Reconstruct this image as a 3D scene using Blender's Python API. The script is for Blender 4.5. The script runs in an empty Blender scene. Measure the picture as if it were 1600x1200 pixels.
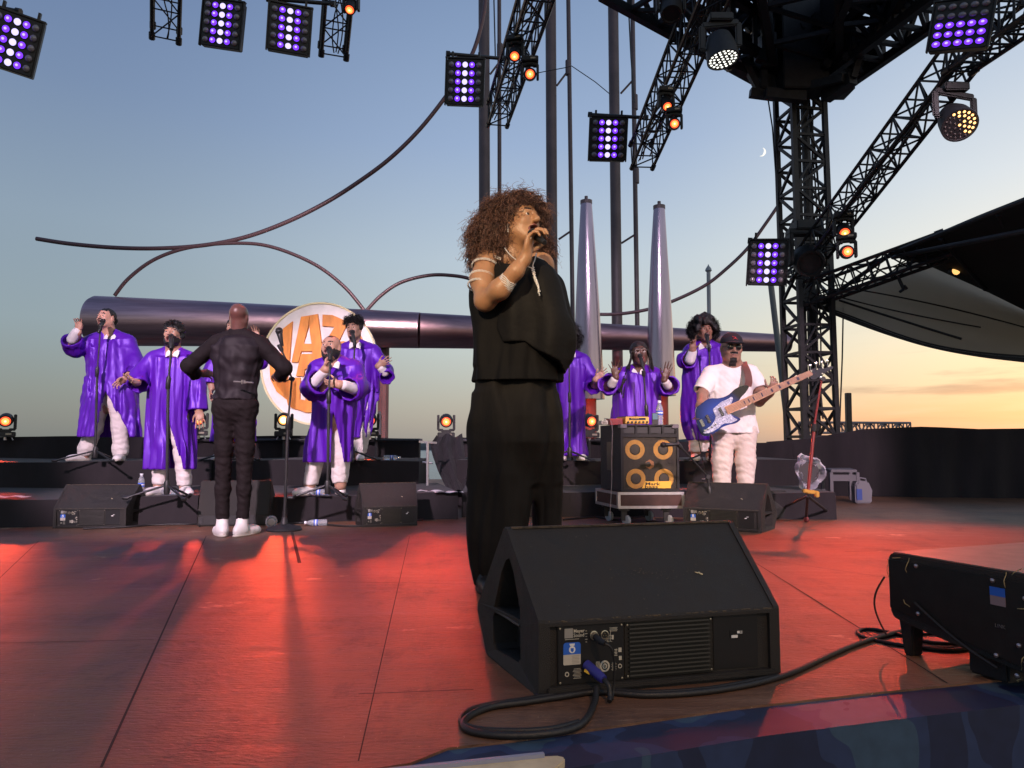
import bpy, bmesh, math, random
import numpy as np
from mathutils import Vector, Matrix, Quaternion
from mathutils.geometry import tessellate_polygon
PI = math.pi
R = math.radians
random.seed(7)
SC = bpy.context.scene
COL = SC.collection

# ------------------------------------------------------------------ camera
F = 1155.0                       # focal length in photo pixels (1600 wide)
CAMH = 0.68                      # eye height above the stage floor
PITCH = math.atan(90.0 / F)
cam = bpy.data.cameras.new("camera"); cam_o = bpy.data.objects.new("camera", cam); COL.objects.link(cam_o)
cam.sensor_width = 36; cam.lens = F / 1600 * 36; cam.clip_start = 0.05; cam.clip_end = 6000
cam_o.location = (0, 0, CAMH); cam_o.rotation_euler = (PI / 2 + PITCH, 0, 0)
SC.camera = cam_o

def at(px, py, Y):
    """the world point that stands at distance Y and shows at photo pixel px, py"""
    a = (px - 800) / F; b = (600 - py) / F
    cy = math.cos(PITCH) - b * math.sin(PITCH); cz = math.sin(PITCH) + b * math.cos(PITCH)
    t = Y / cy
    return Vector((a * t, Y, CAMH + cz * t))
def ground(px, py, z=0.0):
    a = (px - 800) / F; b = (600 - py) / F
    cy = math.cos(PITCH) - b * math.sin(PITCH); cz = math.sin(PITCH) + b * math.cos(PITCH)
    t = (z - CAMH) / cz
    return Vector((a * t, cy * t, z))

# ------------------------------------------------------------------ world: dusk sky
world = bpy.data.worlds.new("World"); SC.world = world; world.use_nodes = True
def build_world():
    nt = world.node_tree; N = nt.nodes; L = nt.links; N.clear()
    out = N.new('ShaderNodeOutputWorld'); bg = N.new('ShaderNodeBackground'); L.new(bg.outputs[0], out.inputs[0])
    tc = N.new('ShaderNodeTexCoord'); sep = N.new('ShaderNodeSeparateXYZ'); L.new(tc.outputs['Generated'], sep.inputs[0])
    def ramp(stops, inp):
        r = N.new('ShaderNodeValToRGB'); e = r.color_ramp.elements
        for i, (p, c) in enumerate(stops):
            if i < 2: el = e[i]; el.position = p
            else: el = e.new(p)
            el.color = (*c, 1)
        L.new(inp, r.inputs[0]); return r.outputs[0]
    def math_(op, a, b=None, c=None, clamp=False):
        m = N.new('ShaderNodeMath'); m.operation = op; m.use_clamp = clamp
        for i, v in enumerate((a, b, c)):
            if v is None: continue
            if isinstance(v, (int, float)): m.inputs[i].default_value = v
            else: L.new(v, m.inputs[i])
        return m.outputs[0]
    z = sep.outputs['Z']
    left = ramp(SKY_LEFT, z); mid = ramp(SKY_MID, z); right = ramp(SKY_RIGHT, z)
    # azimuth: -1 at the left edge of the picture, +1 towards the sunset
    az = math_('ARCTAN2', sep.outputs['X'], sep.outputs['Y'])
    def mix(f, a, b):
        m = N.new('ShaderNodeMix'); m.data_type = 'RGBA'; L.new(f, m.inputs[0])
        for s, v in ((6, a), (7, b)):
            if isinstance(v, tuple): m.inputs[s].default_value = (*v, 1)
            else: L.new(v, m.inputs[s])
        return m.outputs[2]
    def sstep(v, a, b):
        m = N.new('ShaderNodeMapRange'); m.interpolation_type = 'SMOOTHSTEP'; L.new(v, m.inputs[0])
        m.inputs[1].default_value = a; m.inputs[2].default_value = b; return m.outputs[0]
    c = mix(sstep(az, -0.62, 0.05), left, mid); c = mix(sstep(az, 0.06, 0.70), c, right)
    # thin long clouds low in the west
    mp = N.new('ShaderNodeMapping'); mp.inputs['Scale'].default_value = (2.6, 2.6, 26); mp.inputs['Rotation'].default_value = (0, R(2.2), 0)
    mp.inputs['Location'].default_value = (1.3, .4, 2.1)
    L.new(tc.outputs['Generated'], mp.inputs[0])
    no = N.new('ShaderNodeTexNoise'); no.inputs['Scale'].default_value = 1.5; no.inputs['Detail'].default_value = 6; no.inputs['Roughness'].default_value = .55
    L.new(mp.outputs[0], no.inputs[0])
    band = math_('MULTIPLY', sstep(z, 0.0, 0.03), sstep(z, 0.15, 0.075))
    f = math_('MULTIPLY', sstep(no.outputs[0], .50, .68), band)
    f = math_('MULTIPLY', f, sstep(az, .12, .42)); f = math_('MULTIPLY', f, .75)
    c = mix(f, c, (0.34, .27, .24))
    # pink underglow close to the horizon
    g = math_('MULTIPLY', sstep(no.outputs[0], .36, .50), math_('MULTIPLY', sstep(z, 0.0, .02), sstep(z, .07, .03)))
    g = math_('MULTIPLY', math_('MULTIPLY', g, sstep(az, .25, .5)), .30)
    c = mix(g, c, (0.95, .42, .20))
    # a real dusk atmosphere underneath, very faint
    sky = N.new('ShaderNodeTexSky'); sky.sky_type = 'NISHITA'; sky.sun_disc = False
    sky.sun_elevation = R(1.0); sky.sun_rotation = R(48); sky.altitude = 20
    add = N.new('ShaderNodeMix'); add.data_type = 'RGBA'; add.blend_type = 'ADD'; add.inputs[0].default_value = .05
    L.new(c, add.inputs[6]); L.new(sky.outputs[0], add.inputs[7])
    L.new(add.outputs[2], bg.inputs[0]); bg.inputs[1].default_value = 1.0
SKY_LEFT = [(0.0, (.200, .225, .215)), (.06, (.225, .270, .275)), (.14, (.255, .330, .380)), (.26, (.245, .325, .420)), (.40, (.170, .245, .395)), (.55, (.12, .19, .36)), (1.0, (.06, .10, .22))]
SKY_MID = [(0.0, (.340, .330, .300)), (.05, (.410, .420, .390)), (.12, (.480, .540, .540)), (.24, (.450, .540, .630)), (.38, (.300, .405, .600)), (.55, (.19, .28, .46)), (1.0, (.08, .13, .26))]
SKY_RIGHT = [(0.0, (.76, .48, .30)), (.04, (.93, .66, .40)), (.10, (.93, .78, .52)), (.19, (.82, .82, .72)), (.30, (.65, .72, .77)), (.45, (.43, .53, .68)), (1.0, (.12, .18, .30))]
build_world()
SC.view_settings.view_transform = 'Standard'; SC.view_settings.look = 'None'
SC.view_settings.exposure = 0.0; SC.view_settings.gamma = 1.0
SC.cycles.max_bounces = 6; SC.cycles.sample_clamp_indirect = 4.0; SC.cycles.use_denoising = True

# ------------------------------------------------------------------ stage lighting hung over the audience; added spots for sculpture and sign
def spot(name, loc, aim, watt, color, deg=40, blend=.4, size=.15):
    l = bpy.data.lights.new(name, 'SPOT'); l.energy = watt; l.color = color
    l.spot_size = R(deg); l.spot_blend = blend; l.shadow_soft_size = size
    o = bpy.data.objects.new(name, l); COL.objects.link(o); o.location = loc
    o.rotation_euler = (Vector(aim) - Vector(loc)).to_track_quat('-Z', 'Y').to_euler()
    return o
spot('wash_light', (-3.2, -3.5, 5.4), (-2.3, 7.5, 1.3), 7600, (1, .74, .88), 24, .25)
spot('wash_light', (4.0, -3.0, 5.4), (2.4, 7.4, 1.3), 5600, (1, .72, .84), 24, .3)
spot('follow_light', (-1.7, -2.4, 3.9), (0.05, 3.4, 1.60), 1700, (1, .74, .46), 17, .9)
spot('front_light', (1.4, -2.2, 4.2), (0.7, 2.9, 0.0), 430, (1, .58, .28), 62, 1.0)
spot('added_sculpture_light', (-5.5, 11.5, -.8), (-7.5, 21, 3.0), 4200, (1, .10, .06), 75, .8, .1)  # unseen spots added behind the stage to light the pipe and cones
spot('added_sculpture_light', (1.5, 11.5, -.8), (2.5, 21, 3.4), 3000, (1, .12, .08), 80, .8, .1)
spot('added_sculpture_light', (-3.5, 12.5, 7.5), (-6.5, 21, 3.4), 4200, (1, .80, .82), 60, .6, .15)
spot('added_sculpture_light', (2.5, 12.5, 7.5), (2.8, 20, 4.2), 1300, (.95, .8, .95), 50, .6, .15)
spot('added_sign_light', (-3.6, -3.0, 6.6), (-3.15, 12, 1.95), 5600, (1, .86, .84), 10.5, .3, .1)  # unseen spot added to brighten the round sign
# low dusk sun, already behind the horizon haze on the right
sun = bpy.data.lights.new('sun', 'SUN'); sun.energy = .12; sun.angle = R(8); sun.color = (1, .62, .35)
sun_o = bpy.data.objects.new('sun', sun); COL.objects.link(sun_o); sun_o.rotation_euler = (R(86), 0, R(-48 + 180) * -1)
# ------------------------------------------------------------------ object helpers
def tag(o, label=None, cat=None, group=None, kind=None):
    if label: o['label'] = label
    if cat: o['category'] = cat
    if group: o['group'] = group
    if kind: o['kind'] = kind
    return o
def empty(name, loc, label=None, cat=None, group=None, rz=0.0):
    o = bpy.data.objects.new(name, None); COL.objects.link(o)
    o.location = loc; o.rotation_euler = (0, 0, rz); o.empty_display_size = .1
    return tag(o, label, cat, group)
def link_mesh(name, me, mats, parent=None, loc=None):
    o = bpy.data.objects.new(name, me); COL.objects.link(o)
    if not isinstance(mats, (list, tuple)): mats = [mats]
    for m in mats: me.materials.append(m)
    if parent is not None: o.parent = parent
    if loc is not None: o.location = loc
    return o
def copy_tree(o, parent=None):
    c = o.copy(); COL.objects.link(c)
    if parent is not None: c.parent = parent
    for ch in list(o.children): copy_tree(ch, c)
    return c

class MB:
    """collects faces, builds one mesh"""
    def __init__(s): s.v = []; s.f = []; s.m = []; s.cur = 0
    def add(s, vs, fs):
        b = len(s.v); s.v += [tuple(v) for v in vs]
        s.f += [tuple(i + b for i in f) for f in fs]; s.m += [s.cur] * len(fs)
    def box(s, c, size, M=None):
        x, y, z = (d / 2 for d in size)
        vs = [Vector((a * x, b * y, d * z)) for a in (-1, 1) for b in (-1, 1) for d in (-1, 1)]
        if M is not None: vs = [M @ v for v in vs]
        c = Vector(c); vs = [v + c for v in vs]
        s.add(vs, [(0, 1, 3, 2), (4, 6, 7, 5), (0, 4, 5, 1), (2, 3, 7, 6), (0, 2, 6, 4), (1, 5, 7, 3)])
    def beam(s, a, b, w, h=None, up=Vector((0, 0, 1))):
        a = Vector(a); b = Vector(b); d = b - a; h = h or w
        if d.length < 1e-6: return
        dn = d.normalized()
        if abs(dn.dot(up)) > .98: up = Vector((1, 0, 0))
        r = dn.cross(up).normalized(); u = r.cross(dn)
        vs = []
        for p in (a, b):
            for i, j in ((-1, -1), (1, -1), (1, 1), (-1, 1)): vs.append(p + r * (i * w / 2) + u * (j * h / 2))
        s.add(vs, [(0, 3, 2, 1), (4, 5, 6, 7), (0, 1, 5, 4), (1, 2, 6, 5), (2, 3, 7, 6), (3, 0, 4, 7)])
    def tube(s, pts, r, n=8, caps=True):
        pts = [Vector(p) for p in pts]; m = len(pts)
        rs = r if isinstance(r, (list, tuple)) else [r] * m
        ts = []
        for i in range(m):
            t = (pts[min(i + 1, m - 1)] - pts[max(i - 1, 0)]); ts.append(t.normalized() if t.length > 1e-9 else Vector((0, 0, 1)))
        u = Vector((0, 0, 1)) if abs(ts[0].z) < .9 else Vector((1, 0, 0))
        a = ts[0].cross(u).normalized(); vs = []
        for i in range(m):
            a = (a - ts[i] * a.dot(ts[i])); a = a.normalized() if a.length > 1e-6 else ts[i].orthogonal().normalized()
            b = ts[i].cross(a)
            for k in range(n):
                th = 2 * PI * k / n; vs.append(pts[i] + (a * math.cos(th) + b * math.sin(th)) * rs[i])
        fs = [(i * n + k, i * n + (k + 1) % n, (i + 1) * n + (k + 1) % n, (i + 1) * n + k) for i in range(m - 1) for k in range(n)]
        if caps: fs += [tuple(range(n - 1, -1, -1)), tuple((m - 1) * n + k for k in range(n))]
        s.add(vs, fs)
    def lathe(s, prof, c, axis=Vector((0, 0, 1)), n=16, x=None):
        """prof: (radius, height) along axis"""
        c = Vector(c); axis = Vector(axis).normalized(); a = axis.orthogonal().normalized() if x is None else x; b = axis.cross(a)
        vs = []; m = len(prof)
        for (r, h) in prof:
            for k in range(n):
                th = 2 * PI * k / n; vs.append(c + axis * h + (a * math.cos(th) + b * math.sin(th)) * max(r, 1e-5))
        fs = [(i * n + k, i * n + (k + 1) % n, (i + 1) * n + (k + 1) % n, (i + 1) * n + k) for i in range(m - 1) for k in range(n)]
        fs += [tuple(range(n - 1, -1, -1)), tuple((m - 1) * n + k for k in range(n))]
        s.add(vs, fs)
    def prism(s, poly, o, ax, ay, depth):
        """2-D polygon (list of (x, y)) extruded by vector depth"""
        o = Vector(o); depth = Vector(depth); n = len(poly)
        top = [o + ax * p[0] + ay * p[1] for p in poly]; bot = [p + depth for p in top]
        tri = tessellate_polygon([top])
        fs = [tuple(t) for t in tri] + [tuple(i + n for i in reversed(t)) for t in tri]
        fs += [(i, i + n, (i + 1) % n + n, (i + 1) % n) for i in range(n)]
        s.add(top + bot, fs)
    def build(s, name, mats, parent=None, loc=None, smooth=False, bevel=0, world=False, fix=True):
        """world=True: the vertices are world points; they are moved into the parent's frame (unrotated parents)"""
        me = bpy.data.meshes.new(name); vs = s.v
        if world and parent is not None:
            o = parent.location; p = parent.parent
            off = Vector(o)
            while p is not None: off += p.location; p = p.parent
            vs = [(v[0] - off.x, v[1] - off.y, v[2] - off.z) for v in vs]
        me.from_pydata(vs, [], s.f)
        me.polygons.foreach_set('material_index', s.m)
        if fix or bevel:
            bm = bmesh.new(); bm.from_mesh(me)
            if fix: bmesh.ops.recalc_face_normals(bm, faces=bm.faces)
            if bevel:
                bmesh.ops.bevel(bm, geom=[e for e in bm.edges if len(e.link_faces) == 2 and e.calc_face_angle(0) > .5], offset=bevel, segments=2, affect='EDGES', clamp_overlap=True)
            bm.to_mesh(me); bm.free()
        if smooth:
            me.polygons.foreach_set('use_smooth', [True] * len(me.polygons))
            if smooth != 'all':
                try: me.set_sharp_from_angle(angle=R(40))
                except Exception: pass
        return link_mesh(name, me, mats, parent, loc)

def text_mesh(name, s, size, mat, parent, M, extrude=.0006, align='LEFT', sx=1.0, bold=0.0):
    cu = bpy.data.curves.new(name, 'FONT'); cu.body = s; cu.size = size; cu.extrude = extrude; cu.align_x = align; cu.resolution_u = 2; cu.offset = bold
    o = bpy.data.objects.new('tmp', cu); COL.objects.link(o)
    dg = bpy.context.evaluated_depsgraph_get(); me = bpy.data.meshes.new_from_object(o.evaluated_get(dg))
    bpy.data.objects.remove(o); bpy.data.curves.remove(cu)
    me.transform(M @ Matrix.Diagonal((sx, 1, 1, 1))); me.name = name
    me.materials.clear()
    return link_mesh(name, me, mat, parent)

def frame(o, x, y, z=None):
    x = Vector(x).normalized(); y = Vector(y).normalized(); z = x.cross(y) if z is None else Vector(z)
    M = Matrix.Identity(4)
    for i in range(3): M[i][0] = x[i]; M[i][1] = y[i]; M[i][2] = z[i]; M[i][3] = o[i]
    return M

# ------------------------------------------------------------------ materials
MATS = {}
def mat(name, col, rough=.6, metal=0.0, spec=.5, var=0.0, vscale=8.0, bump=0.0, bscale=40.0, stretch=None, emit=None, estr=1.0,
        sheen=0.0, trans=0.0, alpha=1.0, coat=0.0, col2=None, sss=0.0, rvar=0.0, aniso=0.0, detail=4):
    if name in MATS: return MATS[name]
    m = bpy.data.materials.new(name); m.use_nodes = True; nt = m.node_tree; N = nt.nodes; L = nt.links
    b = N['Principled BSDF']; b.inputs['Base Color'].default_value = (*col, 1); b.inputs['Roughness'].default_value = rough
    b.inputs['Metallic'].default_value = metal; b.inputs['Specular IOR Level'].default_value = spec
    if emit: b.inputs['Emission Color'].default_value = (*emit, 1); b.inputs['Emission Strength'].default_value = estr
    if sheen: b.inputs['Sheen Weight'].default_value = sheen
    if trans: b.inputs['Transmission Weight'].default_value = trans
    if coat: b.inputs['Coat Weight'].default_value = coat
    if aniso: b.inputs['Anisotropic'].default_value = aniso
    if sss: b.inputs['Subsurface Weight'].default_value = sss; b.inputs['Subsurface Scale'].default_value = .02
    b.inputs['Alpha'].default_value = alpha
    if var or bump or rvar:
        tc = N.new('ShaderNodeTexCoord'); mp = N.new('ShaderNodeMapping'); L.new(tc.outputs['Object'], mp.inputs[0])
        if stretch: mp.inputs['Scale'].default_value = stretch
        if var:
            n = N.new('ShaderNodeTexNoise'); n.inputs['Scale'].default_value = vscale; n.inputs['Detail'].default_value = detail; n.inputs['Roughness'].default_value = .6
            L.new(mp.outputs[0], n.inputs[0])
            r = N.new('ShaderNodeMapRange'); r.inputs[1].default_value = .3; r.inputs[2].default_value = .7; L.new(n.outputs[0], r.inputs[0])
            mx = N.new('ShaderNodeMix'); mx.data_type = 'RGBA'; L.new(r.outputs[0], mx.inputs[0])
            c2 = col2 if col2 else tuple(c * (1 + var) for c in col)
            c1 = col if col2 else tuple(c * (1 - var) for c in col)
            mx.inputs[6].default_value = (*c1, 1); mx.inputs[7].default_value = (*[min(c, 1) for c in c2], 1)
            L.new(mx.outputs[2], b.inputs['Base Color'])
            if rvar:
                rr = N.new('ShaderNodeMapRange'); rr.inputs[1].default_value = .3; rr.inputs[2].default_value = .7
                rr.inputs[3].default_value = max(rough - rvar, .02); rr.inputs[4].default_value = min(rough + rvar, 1); L.new(n.outputs[0], rr.inputs[0]); L.new(rr.outputs[0], b.inputs['Roughness'])
        if bump:
            n2 = N.new('ShaderNodeTexNoise'); n2.inputs['Scale'].default_value = bscale; n2.inputs['Detail'].default_value = 3
            L.new(mp.outputs[0], n2.inputs[0])
            bp = N.new('ShaderNodeBump'); bp.inputs['Strength'].default_value = bump; bp.inputs['Distance'].default_value = .01
            L.new(n2.outputs[0], bp.inputs['Height']); L.new(bp.outputs[0], b.inputs['Normal'])
    MATS[name] = m; return m

M_BLK = mat('black_paint', (.012, .012, .013), .55, var=.3, vscale=30, bump=.15, bscale=220)
M_CAB = mat('cabinet_paint', (.0165, .0140, .0118), .62, var=.35, vscale=14, bump=.5, bscale=420, rvar=.1)
M_PLAS = mat('black_plastic', (.015, .015, .016), .45)
M_RUB = mat('cable_rubber', (.012, .011, .011), .5, bump=.2, bscale=200)
M_STEEL = mat('dark_steel', (.03, .03, .033), .45, metal=.3, var=.3, vscale=20)
M_ALU = mat('aluminium', (.62, .60, .62), .35, metal=.8, var=.12, vscale=20)
M_CLOTH = mat('black_cloth', (.013, .0095, .012), .9, sheen=.05, var=.35, vscale=3, bump=.9, bscale=7, stretch=(1, 1, .35))
M_WHITE = mat('white_print', (.75, .75, .72), .6)
M_CHROME = mat('chrome', (.8, .8, .8), .18, metal=1)
# ------------------------------------------------------------------ implicit surfaces: shapes are blended in a grid and skinned with surface nets
def smin(a, b, k):
    if k <= 0: return np.minimum(a, b)
    h = np.maximum(k - np.abs(a - b), 0) / k
    return np.minimum(a, b) - h * h * k * .25
class Shape:
    def __init__(s): s.wave = None; s.ops = []; s.posts = []; s.lo = np.full(3, 1e9); s.hi = np.full(3, -1e9)
    def _reg(s, fn, lo, hi, k, sub, grow=True):
        lo = np.array(lo, float); hi = np.array(hi, float)
        if not sub and grow: s.lo = np.minimum(s.lo, lo); s.hi = np.maximum(s.hi, hi)
        s.ops.append((fn, lo - k - .02, hi + k + .02, k, sub))
    def cap(s, a, b, ra, rb=None, k=.02, sub=False):
        a = np.array(a, float); b = np.array(b, float); rb = ra if rb is None else rb
        m = max(ra, rb); d = b - a; dd = max(float(d @ d), 1e-9)
        def fn(X, Y, Z):
            px, py, pz = X - a[0], Y - a[1], Z - a[2]
            t = np.clip((px * d[0] + py * d[1] + pz * d[2]) / dd, 0, 1)
            return np.sqrt((px - t * d[0]) ** 2 + (py - t * d[1]) ** 2 + (pz - t * d[2]) ** 2) - (ra + (rb - ra) * t)
        s._reg(fn, np.minimum(a, b) - m, np.maximum(a, b) + m, k, sub); return s
    def tube(s, pts, rs, k=.02, sub=False):
        for i in range(len(pts) - 1): s.cap(pts[i], pts[i + 1], rs[i], rs[i + 1], k, sub)
        return s
    def ell(s, c, r, k=.02, M=None, sub=False):
        c = np.array(c, float); r = np.array(r, float); m = r.max(); M = np.eye(3) if M is None else np.array(M)   # columns of M = axes
        mr = r.min()
        def fn(X, Y, Z):
            px, py, pz = X - c[0], Y - c[1], Z - c[2]
            q = 0; g = 0
            for i in range(3):
                w = (px * M[0, i] + py * M[1, i] + pz * M[2, i]) / r[i]; q = q + w * w; g = g + (w / r[i]) ** 2
            q = np.sqrt(q)
            return q * (q - 1) / np.maximum(np.sqrt(g), 1e-6)
        s._reg(fn, c - m, c + m, k, sub); return s
    def box(s, c, half, rad=.01, M=None, k=.0, sub=False):
        c = np.array(c, float); h = np.array(half, float) - rad; M = np.eye(3) if M is None else np.array(M); m = np.linalg.norm(half)
        def fn(X, Y, Z):
            px, py, pz = X - c[0], Y - c[1], Z - c[2]
            q = [np.abs(px * M[0, i] + py * M[1, i] + pz * M[2, i]) - h[i] for i in range(3)]
            o = np.sqrt(sum(np.maximum(v, 0) ** 2 for v in q)); return o + np.minimum(np.maximum(np.maximum(q[0], q[1]), q[2]), 0) - rad
        s._reg(fn, c - m, c + m, k, sub); return s
    def loft(s, rows, k=.03, fold=None, sub=False, p=2.0, shell=None, yaw=0.0):
        """rows: (z, cx, cy, rx, ry), any order; fold(theta, z) -> metres; shell = (thickness, ztop): hollow below ztop"""
        rows = sorted(rows); A = np.array(rows, float); z0, z1 = A[0, 0], A[-1, 0]
        m = A[:, 3].max(); m2 = A[:, 4].max(); mm = max(m, m2) + .03
        ca, sa = math.cos(yaw), math.sin(yaw)
        def fn(X, Y, Z):
            zz = np.clip(Z, z0, z1); I = lambda j: np.interp(zz.ravel(), A[:, 0], A[:, j]).reshape(zz.shape)
            cx, cy, rx, ry = I(1), I(2), I(3), I(4)
            dx0, dy0 = X - cx, Y - cy
            dx = (dx0 * ca + dy0 * sa) / rx; dy = (-dx0 * sa + dy0 * ca) / ry
            q = (np.abs(dx) ** p + np.abs(dy) ** p) ** (1 / p)
            d = (q - 1) * np.minimum(rx, ry) * .9
            if fold is not None: d = d + fold(np.arctan2(dy, dx), zz + 0 * d)
            if s.wave is not None: d = d + s.wave(X, Y, Z)
            if shell is not None:
                inner = -(d + shell[0]); d = np.where(Z < shell[1], np.maximum(d, inner), np.maximum(d, np.where(Z < shell[1] + .03, -(d + shell[0] + (Z - shell[1])), -1)))
            return np.maximum(d, np.maximum(z0 - Z, Z - z1))
        s._reg(fn, (A[:, 1].min() - mm, A[:, 2].min() - mm, z0), (A[:, 1].max() + mm, A[:, 2].max() + mm, z1), k, sub); return s
    def fn(s, f, lo, hi, k=.01, sub=False): s._reg(f, lo, hi, k, sub); return s
    def post(s, f): s.posts.append(f); return s
    def mesh(s, vox):
        lo = s.lo - 4 * vox - .01; n = np.ceil((s.hi + 4 * vox + .01 - lo) / vox).astype(int) + 1
        ax = [lo[i] + np.arange(n[i]) * vox for i in range(3)]
        G = np.full(n, .06, np.float32)
        for fn, a, b, k, sub in s.ops:
            i0 = np.clip(np.floor((a - lo) / vox).astype(int), 0, n - 1); i1 = np.clip(np.ceil((b - lo) / vox).astype(int) + 1, 1, n)
            if np.any(i1 <= i0): continue
            sl = tuple(slice(i0[j], i1[j]) for j in range(3))
            X = ax[0][sl[0]][:, None, None]; Y = ax[1][sl[1]][None, :, None]; Z = ax[2][sl[2]][None, None, :]
            d = fn(X, Y, Z).astype(np.float32)
            if sub: G[sl] = -smin(-G[sl], d, k)
            else: G[sl] = smin(G[sl], d, k)
        for f in s.posts:
            I = np.nonzero(np.abs(G) < .045)
            G[I] += f(ax[0][I[0]], ax[1][I[1]], ax[2][I[2]]).astype(np.float32)
        return surface_nets(G, lo, vox)
def surface_nets(G, lo, vox):
    S = G < 0
    c = [(i, j, k) for i in (0, 1) for j in (0, 1) for k in (0, 1)]
    nx, ny, nz = (d - 1 for d in G.shape)
    sub = lambda A, o: A[o[0]:o[0] + nx, o[1]:o[1] + ny, o[2]:o[2] + nz]
    cnt = np.zeros((nx, ny, nz), np.int8)
    for o in c: cnt += sub(S, o)
    I = np.nonzero((cnt > 0) & (cnt < 8)); n = len(I[0])
    V = np.stack([sub(G, o)[I] for o in c], 1)
    P = np.zeros((n, 3)); W = np.zeros(n)
    for a in range(8):
        for b in range(a + 1, 8):
            ca, cb = np.array(c[a]), np.array(c[b])
            if np.abs(ca - cb).sum() != 1: continue
            m = (V[:, a] < 0) != (V[:, b] < 0)
            t = np.where(m, V[:, a] / np.where(m, V[:, a] - V[:, b], 1), 0)
            P += m[:, None] * (ca + t[:, None] * (cb - ca)); W += m
    P = (P / W[:, None] + np.stack(I, 1)) * vox + lo
    idx = np.full((nx, ny, nz), -1, np.int64); idx[I] = np.arange(n)
    Q = []
    for axis in range(3):
        d = [0, 0, 0]; d[axis] = 1; u, v = [(1, 2), (2, 0), (0, 1)][axis]
        A = S[:S.shape[0] - d[0], :S.shape[1] - d[1], :S.shape[2] - d[2]]; B = S[d[0]:, d[1]:, d[2]:]
        e = np.stack(np.nonzero(A != B), 1)
        ok = (e[:, u] >= 1) & (e[:, v] >= 1)
        for ax_, lim in ((0, nx), (1, ny), (2, nz)): ok &= e[:, ax_] < lim
        e = e[ok]; flip = A[e[:, 0], e[:, 1], e[:, 2]]
        def g(du, dv):
            q = e.copy(); q[:, u] -= du; q[:, v] -= dv; return idx[q[:, 0], q[:, 1], q[:, 2]]
        q = np.stack([g(1, 1), g(0, 1), g(0, 0), g(1, 0)], 1)
        q = np.where(flip[:, None], q, q[:, ::-1]); Q.append(q)
    Q = np.concatenate(Q); Q = Q[(Q >= 0).all(1)]
    return P, Q
def np_mesh(name, P, Q, mats, parent, smooth=True, idx=None, relax=1):
    if relax:      # light laplacian relaxation over the quads' edges
        for _ in range(relax):
            A = np.zeros_like(P); C = np.zeros(len(P))
            for a, b in ((0, 1), (1, 2), (2, 3), (3, 0)):
                for ch in range(3):
                    A[:, ch] += np.bincount(Q[:, a], P[Q[:, b], ch], len(P)) + np.bincount(Q[:, b], P[Q[:, a], ch], len(P))
                C += np.bincount(Q[:, a], minlength=len(P)) + np.bincount(Q[:, b], minlength=len(P))
            P = P * .5 + .5 * A / np.maximum(C, 1)[:, None]
    mi = None
    if idx is not None: mi = idx(P[Q].mean(1))
    off = np.array(parent.location) if parent is not None else np.zeros(3)
    me = bpy.data.meshes.new(name)
    me.vertices.add(len(P)); me.vertices.foreach_set('co', (P - off).ravel().astype(np.float32))
    me.loops.add(Q.size); me.loops.foreach_set('vertex_index', Q.ravel().astype(np.int32))
    me.polygons.add(len(Q)); me.polygons.foreach_set('loop_start', (np.arange(len(Q)) * Q.shape[1]).astype(np.int32))
    me.polygons.foreach_set('loop_total', np.full(len(Q), Q.shape[1], np.int32))
    if mi is not None: me.polygons.foreach_set('material_index', mi.astype(np.int32))
    me.polygons.foreach_set('use_smooth', np.full(len(Q), smooth))
    me.update(calc_edges=True)
    return link_mesh(name, me, mats, parent)
def waves(seed, n, fmin, fmax, amp, aniso=(1, 1, 1)):
    rg = np.random.RandomState(seed); D = rg.randn(n, 3) * np.array(aniso); D /= np.linalg.norm(D, axis=1)[:, None]
    f = rg.uniform(fmin, fmax, n); ph = rg.uniform(0, 6.28, n)
    def fn(x, y, z):
        s = 0; w = .35 * np.sin(3.1 * f.mean() * .25 * (x + .7 * aniso[2] * z + .5 * y) + ph[0])
        for i in range(n): s = s + np.sin(f[i] * (D[i, 0] * x + D[i, 1] * y + D[i, 2] * z) + ph[i] + w * 2)
        return s * amp / math.sqrt(n)
    return fn
def ring_folds(seed, z0, z1, a0, a1, fr=(9, 15, 23)):
    """folds hanging round a garment: amplitude a1 at the hem z1, a0 at the top z0"""
    rg = np.random.RandomState(seed); ph = rg.uniform(0, 6.28, 8)
    def f(th, z):
        t = np.clip((z0 - z) / (z0 - z1), 0, 1); A = a0 + (a1 - a0) * t
        w = th + .12 * np.sin(7 * z + ph[0]) + .2 * np.sin(2 * th + ph[1])
        s = np.sin(fr[0] * w + ph[2]) * .5 + np.sin(fr[1] * w + ph[3] + 2 * z) * .35 + np.sin(fr[2] * w + ph[4] - 3 * z) * .22
        s = s + .25 * np.abs(s)
        return s * A
    return f
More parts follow.
